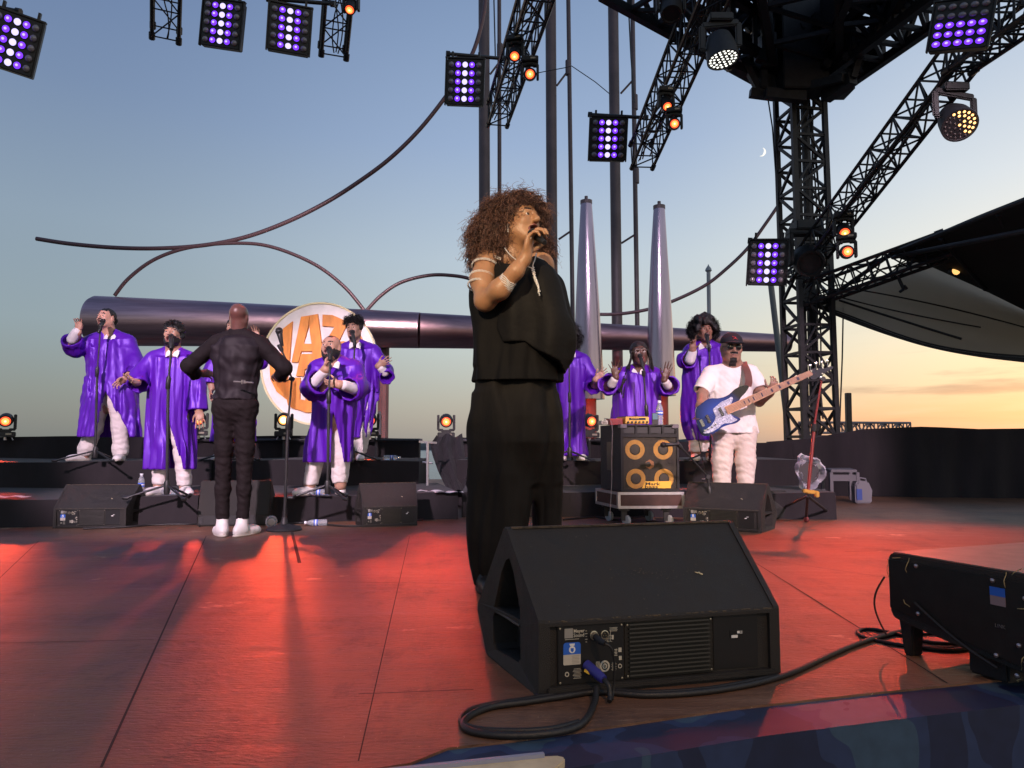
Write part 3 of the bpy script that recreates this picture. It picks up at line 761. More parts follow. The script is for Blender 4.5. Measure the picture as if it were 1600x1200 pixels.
# ------------------------------------------------------------------ lattice tower with its head
def tower():
    D = 10.0; bl = at(1228, 700, D); br_ = at(1310, 700, D)
    base = at(1269, 700, D); top = at(1249, 60, D)
    top.x = base.x + (at(1251, 60, D).x - base.x) * .25      # nearly plumb
    t = empty('lattice_tower', (base.x, base.y, 0), 'black lattice tower carrying the stage roof, right of the bass player', 'tower')
    w = .46; rot = R(8); yaw = Vector((math.cos(rot), math.sin(rot), 0))
    mb = MB(); a = Vector((base.x, base.y, 0)); b = Vector((base.x - .03, base.y, top.z)); r = yaw; u = Vector((-yaw.y, yaw.x, 0)); bays = 17
    C = []
    for k in range(bays + 1):
        p = a.lerp(b, k / bays); C.append([p + r * (i * w / 2) + u * (j * w / 2) for i, j in ((-1, -1), (1, -1), (1, 1), (-1, 1))])
    for k in range(4): mb.beam(C[0][k], C[-1][k], .062, .062, up=r)
    for s in range(bays):
        for k in range(4):
            k2 = (k + 1) % 4; mb.beam(C[s][k], C[s][k2], .036, .036)
            if s % 2: mb.beam(C[s][k], C[s + 1][k2], .034, .034)
            else: mb.beam(C[s][k2], C[s + 1][k], .034, .034)
            m = (C[s][k] + C[s][k2]) / 2; mm = (C[s + 1][k] + C[s + 1][k2]) / 2
            if k == 0: mb.beam(C[s][k] if s % 2 else C[s][k2], (C[s + 1][k2] + C[s + 1][k]) / 2, .024, .024)
    mb.build('lattice', M_TRUSS, t, world=True)
    mb = MB(); c = (Vector((base.x + .0, base.y, 0)))
    for dx in (-.04, .05): mb.beam(c + Vector((dx, .06, 0)), c + Vector((dx, .06, top.z)), .07, .05, up=r)
    mb.build('inner_mast', M_TRUSS, t, world=True)
    mb = MB(); cable_tangle(mb, c + Vector((.1, -.1, 1)), c + Vector((.1, -.1, top.z)), .08, 4, .011, 8); mb.build('cable_bundle', M_RUB, t, world=True, smooth=True)
    # sleeve block round the mast
    hz0 = at(1250, 168, D).z; hz1 = at(1250, -60, D).z
    mb = MB()
    for px, py0, py1, dD, hw in ((1203, 20, 125, .25, .17), (1250, -60, 146, -.45, .30), (1306, -30, 148, .1, .17), (1196, 60, 112, -.4, .10), (1265, -60, 100, .5, .42), (1232, 90, 140, -.1, .24), (1188, 146, 118, -.3, .05)):
        p0 = at(px, py1, D + dD); p1 = at(px, py0, D + dD); mb.box((p0 + p1) / 2, (hw * 2, .35, abs(p1.z - p0.z)))
    # small plates, motors and brackets that break the outline
    rg = np.random.RandomState(5)
    for i in range(46):
        px = rg.uniform(1150, 1345); py = rg.uniform(0, 150 - abs(px - 1255) * .75); q = at(px, py, D + rg.uniform(-.8, .5)); s = rg.uniform(.05, .2, 3); mb.box(q, s, Matrix.Rotation(rg.uniform(-.6, .6), 3, 'Y'))
    hb = mb.build('head_block', M_TRUSS, t, world=True, bevel=.012)
    mb = MB()
    for (x0, y0, x1, y1, w_, d0, d1) in ((1134, 98, 1200, 128, .10, -.5, -.2), (1160, 92, 1190, 148, .08, -.4, -.4), (1196, 146, 1258, 152, .12, -.5, -.5), (1290, 151, 1333, 122, .14, -.5, -.9), (1333, 122, 1345, 82, .07, -.9, -.9), (1318, 122, 1240, 140, .09, -.9, -.4),
                                         (1140, 110, 1134, 96, .06, -.5, -.5), (1134, 96, 1180, 108, .05, -.5, -.3), (1205, 148, 1200, 110, .12, -.3, -.3), (1172, 145, 1210, 150, .10, -.4, -.4)):
        mb.beam(at(x0, y0, D + d0), at(x1, y1, D + d1), w_, w_ * 1.1)
    mb.build('work_platform', M_TRUSS, t, world=True)
    return t
tower()
def roof_beams():
    """the heavy roof truss beams that meet over the tower head, built from deep box girders"""
    def girder(px0, D0, px1, D1, hpx0, hpx1, label, bays, w=.45, ch=.09, skip=(), clad=()):
        a = at(*px0, D0); b = at(*px1, D1); ha = hpx0 * D0 / F; hb = hpx1 * D1 / F; a2 = a + Vector((0, 0, ha)); b2 = b + Vector((0, 0, hb))
        t = empty('roof_girder', (a + b) / 2, label, 'girder', 'heavy roof girders over the tower'); d = (b - a).normalized(); s = d.cross(Vector((0, 0, 1))).normalized() * w / 2
        mb = MB()
        for o in (-s, s):
            mb.beam(a + o, b + o, ch, ch * 1.2); mb.beam(a2 + o, b2 + o, ch, ch * 1.2)
            for k in range(bays + 1):
                u = k / bays; p = a.lerp(b, u) + o; q = a2.lerp(b2, u) + o; mb.beam(p, q, ch * .6, ch * .6)
                if k < bays:
                    p2 = a.lerp(b, (k + 1) / bays) + o; q2 = a2.lerp(b2, (k + 1) / bays) + o
                    mb.beam(p if k % 2 else q, q2 if k % 2 else p2, ch * .55, ch * .55)
        for k in range(bays + 1):
            u = k / bays; mb.beam(a.lerp(b, u) - s, a.lerp(b, u) + s, ch * .6); mb.beam(a2.lerp(b2, u) - s, a2.lerp(b2, u) + s, ch * .6)
            if k < bays: mb.beam(a.lerp(b, u) - s, a.lerp(b, (k + 1) / bays) + s, ch * .5)
        mb.build('lattice', M_TRUSS, t, world=True)
        if clad:
            for o in (s * 1.14, s * -1.14):
                mb = MB()
                for k in clad:
                    u0, u1 = k / bays, (k + 1) / bays
                    v = [a.lerp(b, u0) + o, a.lerp(b, u1) + o, a2.lerp(b2, u1) + o, a2.lerp(b2, u0) + o]; n = s.normalized() * .02
                    mb.add(v + [x + n for x in v], [(0, 1, 2, 3), (7, 6, 5, 4), (0, 4, 5, 1), (2, 6, 7, 3), (1, 5, 6, 2), (3, 7, 4, 0)])
                mb.build('black_cladding', mat('black_cladding', (.012, .012, .014), .7), t, world=True)
        return t
    girder((1222, 128), 10.2, (960, -22), 8.2, 62, 80, 'heavy roof girder descending from the top centre to the tower head', 7, clad=(0,))
    girder((1300, 132), 9.8, (1500, -12), 7.8, 58, 82, 'heavy roof girder rising to the right of the tower head', 6, clad=(0, 1))
    girder((1262, 110), 9.6, (1225, -260), 6.2, 110, 160, 'clad roof girder running forward over the stage from the tower head', 5, w=.8, clad=(0, 1, 2, 3, 4))
    girder((1330, 70), 9.2, (1440, -150), 6.6, 80, 120, 'clad roof girder between the tower head and the right girder', 5, w=.6, clad=(0, 1, 2, 3, 4))
    girder((1205, 80), 10.6, (1060, -120), 8.0, 60, 100, 'roof girder hidden behind the white wash lamp', 6, w=.5, clad=())
roof_beams()

# ------------------------------------------------------------------ awning on the right
def awning():
    c = at(1520, 690, 8.5)
    t = empty('awning', (c.x, c.y, 0), 'black stretched awning with a sagging grey mesh underside at the right', 'awning')
    # dark roof membrane: a tilted, slightly bowed sheet running from the tower edge out over the wing
    def grid(top, bot, name, m, thick, sag=0, n=30, rows=10, ripple=0):
        """top/bot: lists of (px, py, D)"""
        mb = MB(); up = lambda L_, u: Vector([float(np.interp(u, np.linspace(0, 1, len(L_)), [p[i] for p in L_])) for i in range(3)])
        T = [at(*p) for p in top]; B = [at(*p) for p in bot]
        def cur(P, u):
            k = min(int(u * (len(P) - 1)), len(P) - 2); f = u * (len(P) - 1) - k
            p0, p1, p2, p3 = P[max(k - 1, 0)], P[k], P[k + 1], P[min(k + 2, len(P) - 1)]
            return .5 * ((2 * p1) + (p2 - p0) * f + (2 * p0 - 5 * p1 + 4 * p2 - p3) * f * f + (3 * p1 - p0 - 3 * p2 + p3) * f ** 3)
        for j in range(rows + 1):
            for i in range(n + 1):
                u = i / n; v = j / rows; p = cur(T, u).lerp(cur(B, u), v)
                p += Vector((0, ripple * math.sin(u * 5 + v * 9 + 2 * math.sin(u * 3)) * math.sin(v * PI) , -sag * math.sin(v * PI) + ripple * .8 * math.sin(v * 16 - u * 7) * math.sin(v * PI)))
                mb.v.append(tuple(p))
        k = len(mb.v)
        for v in list(mb.v): mb.v.append((v[0], v[1] + thick * .3, v[2] + thick))
        for j in range(rows):
            for i in range(n):
                a = j * (n + 1) + i; q = (a, a + 1, a + n + 2, a + n + 1); mb.f += [q, tuple(x + k for x in reversed(q))]; mb.m += [0, 0]
        for i in range(n):
            for r0 in (0, rows * (n + 1)): a = r0 + i; mb.f.append((a, a + 1, a + 1 + k, a + k)); mb.m.append(0)
        return mb.build(name, m, t, world=True, smooth=True)
    grid([(1392, 398, 9.4), (1450, 376, 8.8), (1530, 343, 7.8), (1620, 308, 6.8), (1760, 250, 5.6)], [(1440, 410, 9.6), (1480, 428, 9.6), (1540, 455, 9.5), (1620, 494, 9.4), (1760, 560, 9.2)], 'roof_membrane', mat('awning_black', (.018, .017, .016), .85), .05, .03)
    m = bpy.data.materials.new('grey_scrim'); m.use_nodes = True; nt = m.node_tree; N = nt.nodes; L = nt.links; b = N['Principled BSDF']
    b.inputs['Base Color'].default_value = (.34, .33, .30, 1); b.inputs['Roughness'].default_value = .9
    tr = N.new('ShaderNodeBsdfTranslucent'); tr.inputs[0].default_value = (.50, .48, .44, 1); tp = N.new('ShaderNodeBsdfTransparent'); tp.inputs[0].default_value = (.75, .75, .72, 1)
    m1 = N.new('ShaderNodeMixShader'); m1.inputs[0].default_value = .55; m2 = N.new('ShaderNodeMixShader'); m2.inputs[0].default_value = .16
    L.new(b.outputs[0], m1.inputs[1]); L.new(tr.outputs[0], m1.inputs[2]); L.new(m1.outputs[0], m2.inputs[1]); L.new(tp.outputs[0], m2.inputs[2]); L.new(m2.outputs[0], N['Material Output'].inputs[0])
    up = [(1300, 455, 10.1), (1370, 436, 10.0), (1430, 405, 10.0), (1485, 412, 10.0), (1545, 436, 9.9), (1625, 474, 9.8), (1770, 540, 9.6)]
    lo = [(1280, 478, 10.0), (1340, 500, 9.5), (1400, 523, 9.1), (1460, 541, 8.8), (1530, 553, 8.5), (1620, 560, 8.2), (1770, 566, 7.8)]
    grid(up, lo, 'mesh_underside', m, .006, .05, 40, 14, .02)
    lo2 = [(1278, 482, 10.0), (1340, 507, 9.5), (1400, 528, 9.1), (1460, 545, 8.8), (1530, 558, 8.5), (1620, 569, 8.2), (1770, 590, 7.8)]
    grid(lo, lo2, 'hem', mat('awning_black', (.02, .02, .02)), .03, 0, 40, 2)
    # front edge fold and gathered creases, drawn as thin dark tubes
    for k, (a, q, e) in enumerate((((1300, 462, 9.9), (1400, 490, 9.3), (1530, 512, 8.9)), ((1310, 470, 9.9), (1420, 506, 9.2), (1500, 530, 8.8)), ((1330, 452, 9.8), (1470, 474, 9.4), (1625, 520, 9.0)))):
        P = [at(*a), at(*q), at(*e)]; mb = MB(); pts = [(P[0].lerp(P[1], u)).lerp(P[1].lerp(P[2], u), u) - Vector((0, .03, 0)) for u in [i / 14 for i in range(15)]]
        mb.tube(pts, .010 + .006 * (k == 1), 6); mb.build('rope', M_RUB, t, world=True, smooth=True)
    mb = MB()
    for a, b_ in (((1300, 462, 9.9), (1395, 395, 9.3)), ((1395, 395, 9.3), (1770, 246, 5.6)), ((1395, 402, 9.4), (1760, 330, 5.9)), ((1470, 372, 8.6), (1540, 452, 9.4)), ((1560, 334, 7.5), (1640, 490, 9.3))):
        mb.tube([at(*a), at(*b_)], .03, 8)
    mb.build('frame_tube', M_TRUSS, t, world=True)
    mb = MB()
    for a, b_ in (((1402, 430, 9.2), (1412, 452, 9.2)), ((1412, 452, 9.2), (1406, 456, 9.2)), ((1412, 446, 9.2), (1417, 452, 9.2))): mb.tube([at(*a), at(*b_)], .02, 6)
    mb.build('hook_clamp', M_TRUSS, t, world=True)
awning()
# ------------------------------------------------------------------ lamps
def emis(name, col, s, base=(.02, .02, .02)): return mat(name, base, .3, emit=col, estr=s)
M_VIO = emis('lens_violet_lit', (.16, .03, 1), 1.9)
M_VIOW = emis('lens_white_violet_lit', (.62, .55, 1), 1.6)
M_VIOD = emis('lens_violet_core', (.55, .45, 1), 1.5)
M_DEAD = mat('lens_unlit', (.22, .19, .21), .15, coat=.6)
M_RED = emis('lens_red_lit', (1, .10, .03), 1.6); M_ORG = emis('lens_orange_core', (1, .38, .08), 2.0); M_HOT = emis('lens_hot_core', (1, .75, .35), 3.0)

def led_panel_proto():
    """5 x 5 LED matrix in its own frame: x right, z up, lenses towards -y; the top hangs on a yoke"""
    t = empty('led_matrix_panel', (0, 0, 0)); W = .56; H = .66
    mb = MB(); mb.box((0, .07, 0), (W, .14, H)); mb.build('housing', M_BLK, t, bevel=.012)
    mb = MB()
    for s in (-1, 1): mb.box((s * (W / 2 + .012), .02, 0), (.018, .06, H + .02))
    mb.box((0, .02, H / 2 + .012), (W + .05, .07, .022)); mb.build('frame', M_STEEL, t, bevel=.004)
    mb = MB()
    for s in (-1, 1): mb.box((s * .2, .06, H / 2 + .06), (.03, .05, .10))
    mb.build('hook', M_STEEL, t)
    L0 = []
    for i in range(5):
        for j in range(5):
            x = (j - 2) * .104; z = (2 - i) * .122; L0.append((i, j, x, z))
    def lens(m, core=None):
        mb = MB(); mb.lathe([(.040, 0), (.040, .012), (.036, .020), (.022, .030), (.001, .034)], (0, 0, 0), (0, -1, 0), n=18)
        mb.cur = 1; mb.lathe([(.046, .0), (.046, .010), (.041, .010), (.041, .0)], (0, 0, 0), (0, -1, 0), n=18); mb.cur = 0
        if core: mb.cur = 2; mb.lathe([(.016, .0345), (.012, .036), (.001, .037)], (0, .001, 0), (0, -1, 0), n=12)
        ms = [m, M_PLAS] + ([core] if core else [])
        o = mb.build('lens', ms, t, smooth=True); return o
    return t, L0, lens
def led_panels():
    """seven panels; the middle rows or columns are lit"""
    t, L0, lens = led_panel_proto()
    kinds = {}
    def child(kind, x, z, parent):
        if kind not in kinds:
            o = lens({'v': M_VIO, 'w': M_VIOW, 'd': M_DEAD}[kind], {'v': M_VIOD}.get(kind)); kinds[kind] = o; o.parent = parent
        else: o = kinds[kind].copy(); COL.objects.link(o); o.parent = parent
        o.location = (x, 0, z)
    spec = [((20, 66), 9.0, (.0, -.14), R(-2), 'cols', 1.0, 'LED matrix panel cut off by the left picture edge'),
            ((346, 37), 9.3, 0, R(-1), 'cols', 1.0, 'LED matrix panel tilted clockwise at the top, left of its neighbour'),
            ((452, 45), 9.6, 0, R(0), 'cols', 1.0, 'LED matrix panel hanging beside the upper truss end, right of the tilted one'),
            ((726, 128), 10.9, 0, 0, 'cols', 1.0, 'LED matrix panel in front of the leftmost thick pole'),
            ((950, 217), 11.3, 0, 0, 'cols', 1.0, 'LED matrix panel in front of the pole between the cones'),
            ((1199, 411), 9.2, 0, 0, 'cols', 1.0, 'LED matrix panel on the left side of the lattice tower'),
            ((1501, 38), 5.6, 0, 0, 'rows', 1.0, 'LED matrix panel on the slanting truss, lit in three rows')]
    sizes = [(76, 96, 12, 0), (70, 78, 9, -14), (70, 78, 3, 4), (64, 76, 3, -4), (62, 72, 2, 3), (62, 76, 6, -12), (90, 82, 12, -16)]
    for n, (p, D, _, _, kind, s, label) in enumerate(spec):
        r = t if n == 0 else t.copy()
        if n:
            COL.objects.link(r)
            for ch in list(t.children):
                if ch.name.startswith('lens'): continue
                c = ch.copy(); COL.objects.link(c); c.parent = r
        tag(r, label, 'stage light', 'violet LED matrix panels'); c = at(*p, D); r.location = c
        w, h, roll, ltilt = sizes[n]; sc = w * D / F / .60
        v = Vector((0, 0, CAMH)) - c; az = math.atan2(v.x, -v.y)
        r.rotation_euler = (R(12) if n < 6 else R(8), R(roll), az * .6 + R(ltilt)); r.scale = (sc, sc, h * D / F / .70)
        for i, j, x, z in L0:
            if kind == 'cols': k = 'w' if j == 2 else ('v' if j in (1, 3) else 'd')
            else: k = 'v' if i >= 2 else 'd'
            child(k, x, z, r)
    for px0, py0, D0, px1, py1, D1, lab in ((700, 84, 11.0, 790, 92, 11.2, 'black tube holding the LED panel by the leftmost pole'), (922, 179, 11.4, 1010, 184, 11.2, 'black tube holding the LED panel between the cones'),
                                    (1172, 376, 10.3, 1240, 380, 10.1, 'black tube holding the LED panel beside the tower'), (420, -2, 9.7, 520, 6, 9.7, 'black tube above the panel beside the hanging truss end'),
                                    (-40, 4, 9.1, 29, 18, 9.1, 'black tube above the LED panel at the left edge')):
        a = at(px0, py0, D0); b = at(px1, py1, D1); e = empty('support_tube', (a + b) / 2, lab, 'bracket', 'tubes holding the LED panels'); mb = MB(); mb.tube([a, b], .028, 10)
        for q in (a, b): mb.lathe([(.045, -.03), (.045, .03)], q, b - a, n=8)
        mb.build('tube', M_STEEL, e, world=True, smooth=True)
led_panels()

def moving_head(loc, aim, label, group, s=1.0, hang=False, lens='red', watt=0, deg=22, yaw=None, lcol=(1, .070, .022), blend=.25):
    """base box, U yoke, round head; head turned towards aim"""
    loc = Vector(loc); t = empty('moving_head_lamp', loc, label, 'stage light', group)
    k = -1 if hang else 1
    v = Vector(aim) - (loc + Vector((0, 0, k * .30 * s))); y = math.atan2(v.x, -v.y) if yaw is None else yaw
    Rz = Matrix.Rotation(y, 3, 'Z')
    P = lambda x, yy, z: Rz @ Vector((x * s, yy * s, k * z * s))
    mb = MB(); mb.box(P(0, 0, .055), (.34 * s, .26 * s, .10 * s), Rz); mb.build('base', M_BLK, t, bevel=.012 * s)
    mb = MB(); mb.box(P(.06, -.132, .06), (.10 * s, .006, .035 * s), Rz); mb.build('display', mat('lamp_display', (.35, .30, .22), .3), t)
    mb = MB()
    for x in (-1, 1): mb.box(P(x * .155, 0, .30), (.05 * s, .12 * s, .30 * s), Rz); mb.box(P(x * .11, 0, .15), (.11 * s, .12 * s, .05 * s), Rz)
    mb.box(P(0, 0, .13), (.2 * s, .13 * s, .05 * s), Rz)
    mb.build('yoke', M_BLK, t, bevel=.010 * s)
    c = P(0, 0, .34); d = (Vector(aim) - (loc + c)).normalized()
    mb = MB(); mb.lathe([(.06, -.17), (.10, -.15), (.125, -.08), (.13, 0), (.125, .08), (.118, .13), (.115, .15), (.098, .15), (.096, .135)], c, d, n=28); mb.v = [tuple(c + (Vector(q) - c) * s) for q in mb.v]
    h = mb.build('head', M_BLK, t, smooth=True)
    mb = MB(); r = .092 * s
    cols = {'red': [M_RED, M_ORG, M_HOT], 'bright': [M_ORG, M_HOT, M_HOT], 'white': [emis('lens_white_lit', (1, .93, .8), 2.2)] * 3}[lens]
    mb.lathe([(r, .13 * s), (r * .9, .148 * s), (r * .66, .156 * s)], c, d, n=24); mb.cur = 1
    o = (d.orthogonal().normalized()) * r * .12
    mb.lathe([(r * .70, .1555 * s), (r * .5, .162 * s), (r * .36, .165 * s)], c, d, n=24); mb.cur = 2
    mb.lathe([(r * (.40 if lens != 'red' else .22), .1645 * s), (r * .2, .168 * s), (.001, .169 * s)], c, d, n=20)
    mb.build('lens', cols, h, smooth='all')
    mb = MB()
    for x in (-1, 1): mb.tube([P(x * .1, 0, .0), P(x * .13, 0, -.06)], .012 * s, 6)
    mb.tube([P(0, 0, 0), P(0, 0, -.06)], .03 * s, 10); mb.build('clamp', M_ALU, t)
    if watt:
        l = spot('lamp_beam', loc + c + d * .22 * s, aim, watt, lcol, deg, blend, .05); l.parent = t; l.location = c + d * .22 * s
    return t
G1 = 'red moving head lamps along the back of the stage'
back = [((8, 683), 9.1, (-4.0, 5.3, 0), 'at the left picture edge', 420, 17), ((310, 681), 9.4, (-2.6, 5.4, 0), 'half hidden behind the hand of the second choir singer', 200, 15),
        ((443, 682), 9.4, (-1.35, 3.1, 0), 'under the left rim of the round sign', 560, 16), ((578, 682), 9.4, (-1.1, 5.2, 0), 'just right of the robed singer on the upper riser', 260, 18),
        ((697, 684), 9.5, (-.4, 5.0, 0), 'standing alone left of the lead singer', 260, 20), ((921, 684), 9.5, (2.6, 3.2, 0), 'between the two cones behind the amplifier', 300, 40)]
for (p, D, aim, lab, w, deg) in back:
    l = at(*p, D); moving_head(l, aim if False else tuple(Vector((aim[0], aim[1], aim[2]))), 'red glowing moving head ' + lab, G1, s=.56 * D / 9.4 * 1.15, lens='bright' if p[0] == 443 else 'red', watt=w, deg=deg, blend=.8)
def rail():
    for x0, x1, D in ((-60, 660, 9.45), (712, 1010, 9.5)):
        a = at(x0, 688, D); b = at(x1, 688, D); e = empty('lamp_rail', ((a.x + b.x) / 2, D, 0), 'black rail on legs carrying the red lamps, ' + ('left of the lead singer' if x0 < 0 else 'right of the lead singer'), 'rail'); mb = MB(); mb.tube([a, b], .02, 8)
        for k in range(5): q = a.lerp(b, (k + .5) / 5); mb.tube([q, (q.x, q.y, 0)], .018, 6)
        mb.build('tube', M_STEEL, e, world=True)
rail()
G2 = 'red moving head lamps hanging from the trusses'
hang = [((805, 58), 8.6, 'upper one of the pair beside the leftmost pole', .60, 300), ((828, 91), 8.6, 'lower one of the pair beside the leftmost pole', .60, 0), ((1040, 138), 8.6, 'upper one of the pair on the steep truss', .56, 450), ((1053, 170), 8.6, 'lower one of the pair on the steep truss', .56, 0),
        ((1317, 332), 8.4, 'upper one of the pair right of the lattice tower', .62, 900), ((1322, 366), 8.4, 'lower one of the pair right of the lattice tower', .62, 0), ((549, -14), 8.6, 'beside the hanging truss end at the top left', .58, 260), ((516, -38), 8.6, 'cut off by the top picture edge', .58, 0)]
for n, (p, D, lab, s, w) in enumerate(hang):
    l = at(*p, D); aim = ((-.6, 4.2, 0), (0, 0, 1.5), (2.4, 4.6, 0), (0, 0, 1.2), (2.8, 4.2, 0), (0, 0, 1.4), (-2.6, 4.8, 0), (-.6, 0, 1))[n]
    aimv = Vector(aim) if w else Vector((l.x * .3, 0, 1.2))
    moving_head(l, aimv, 'hanging red lamp, ' + lab, G2, s=s, hang=True, lens='red', watt=w, deg=52, blend=1)

def wash_lamp(p, D, d, label, r, kind):
    """big bell-shaped wash light with a cluster of cells in its face"""
    c = at(*p, D); t = empty('wash_lamp', c, label, 'stage light', 'large wash lamps on the trusses'); d = Vector(d).normalized()
    mb = MB(); mb.lathe([(r * .35, -r * 1.9), (r * .72, -r * 1.75), (r * .92, -r * 1.1), (r * 1.0, -r * .4), (r * 1.02, 0), (r * .93, 0), (r * .9, -r * .06)], (0, 0, 0), d, n=32)
    h = mb.build('head', M_BLK, t, smooth=True)
    a = d.orthogonal().normalized(); a = d.cross(Vector((0, 1, 0))).normalized() if abs(d.y) < .95 else a; b = d.cross(a)
    mb = MB()
    for s in (-1, 1): mb.beam(a * s * r * 1.18 - d * r * .9, a * s * r * 1.18 - d * r * .9 + Vector((0, 0, r * 1.6)), r * .22, r * .4); mb.beam(a * s * r * .9 - d * r * .9, a * s * r * 1.3 - d * r * .9, r * .2)
    mb.beam(a * -r * 1.18 - d * r * .9 + Vector((0, 0, r * 1.6)), a * r * 1.18 - d * r * .9 + Vector((0, 0, r * 1.6)), r * .3, r * .4)
    mb.box(-d * r * .9 + Vector((0, 0, r * 1.95)), (r * 1.5, r * .9, r * .5)); mb.build('yoke', M_BLK, t, bevel=.01)
    m_w = emis('cell_white_lit', (.95, .95, .85), 2.0); m_o = emis('cell_orange_lit', (1, .50, .16), 3.2); m_d = mat('cell_unlit', (.05, .04, .04), .2, coat=.5)
    mb = MB(); mats = [m_w, m_o, m_d]
    mb.cur = 0 if kind == 'white' else 2; mb.lathe([(r * .9, -.03), (.001, -.03)], (0, 0, 0), d, n=28)
    if kind != 'white': mb.cur = 1; mb.lathe([(r * .36, -.03), (r * .34, -.012), (.001, -.008)], a * r * .25 + b * r * .25, d, n=20)
    for ring, n in ((0, 1), (.30, 6), (.57, 12), (.80, 18)):
        for k in range(n):
            th = 2 * PI * k / n; q = a * math.cos(th) * r * ring + b * math.sin(th) * r * ring
            if kind == 'white': mb.cur = 0
            else: mb.cur = 1 if (math.cos(th - 1.0) * ring + .15 * math.sin(k * 3)) > .1 or ring == 0 else 2
            mb.lathe([(r * .105, -.029), (r * .10, -.01), (.001, 0)], q, d, n=8)
    mb.build('lens_cluster', mats, h, smooth=True)
    return t
wash_lamp((1130, 94), 6.6, (.10, -.16, -.95), 'large white lit wash lamp hanging left of the tower head', .145, 'white')
wash_lamp((1500, 196), 5.8, (-.12, -.62, -.62), 'large orange lit wash lamp under the slanting truss', .135, 'orange')
def dark_lamp(p, D, s, label, d):
    moving_head(at(*p, D), Vector(d), label, 'unlit lamps near the tower', s=s, hang=True, lens='off')
for (p, D, s, lab, d) in (((1262, 400), 9.2, 1.0, 'large unlit moving head on the lattice tower beside the small LED panel', (2, 0, -2)), ((1048, 8), 7.4, .62, 'unlit lamp hanging in front of the steep truss at the top', (1, 3, -3))):
    t = empty('unlit_lamp', at(*p, D), lab, 'stage light', 'unlit lamps near the tower'); dv = (Vector(d) - t.location).normalized()
    mb = MB(); mb.lathe([(.09, -.2), (.15, -.17), (.19, -.05), (.185, .12), (.17, .2), (.14, .2), (.13, .17)], (0, 0, -.05), dv, n=28); mb.v = [tuple(Vector(q) * s) for q in mb.v]; mb.build('head', M_BLK, t, smooth=True)
    mb = MB()
    for x in (-1, 1): mb.box((x * .22 * s, 0, .08 * s), (.05 * s, .16 * s, .42 * s))
    mb.box((0, 0, .3 * s), (.5 * s, .18 * s, .07 * s)); mb.box((0, 0, .38 * s), (.34 * s, .25 * s, .12 * s)); mb.build('yoke', M_BLK, t, bevel=.012)
for p, D, r, lab in (((1494, 423), 9.3, 13, 'small warm round lamp under the awning, nearer the tower'), ((1587, 397), 8.6, 14, 'small warm round lamp under the awning, nearer the right edge')):
    c = at(*p, D); t = empty('work_lamp', c, lab, 'lamp', 'warm work lamps under the awning'); rr = r / 2 * D / F
    mb = MB(); mb.lathe([(rr * 1.0, 0), (rr * 1.12, .02), (rr * .9, .10), (rr * .3, .14)], (0, 0, 0), (0, 1, .1), n=20); mb.build('housing', M_BLK, t, smooth=True)
    mb = MB(); mb.lathe([(rr, 0), (rr * .8, -.02), (.001, -.035)], (0, 0, 0), (0, 1, .1), n=20); mb.build('lens', emis('warm_lens', (1, .52, .16), 1.5), t, smooth='all')
    mb = MB(); mb.beam((0, .08, .02), (0, .08, .28), .02); mb.build('bracket', M_STEEL, t)

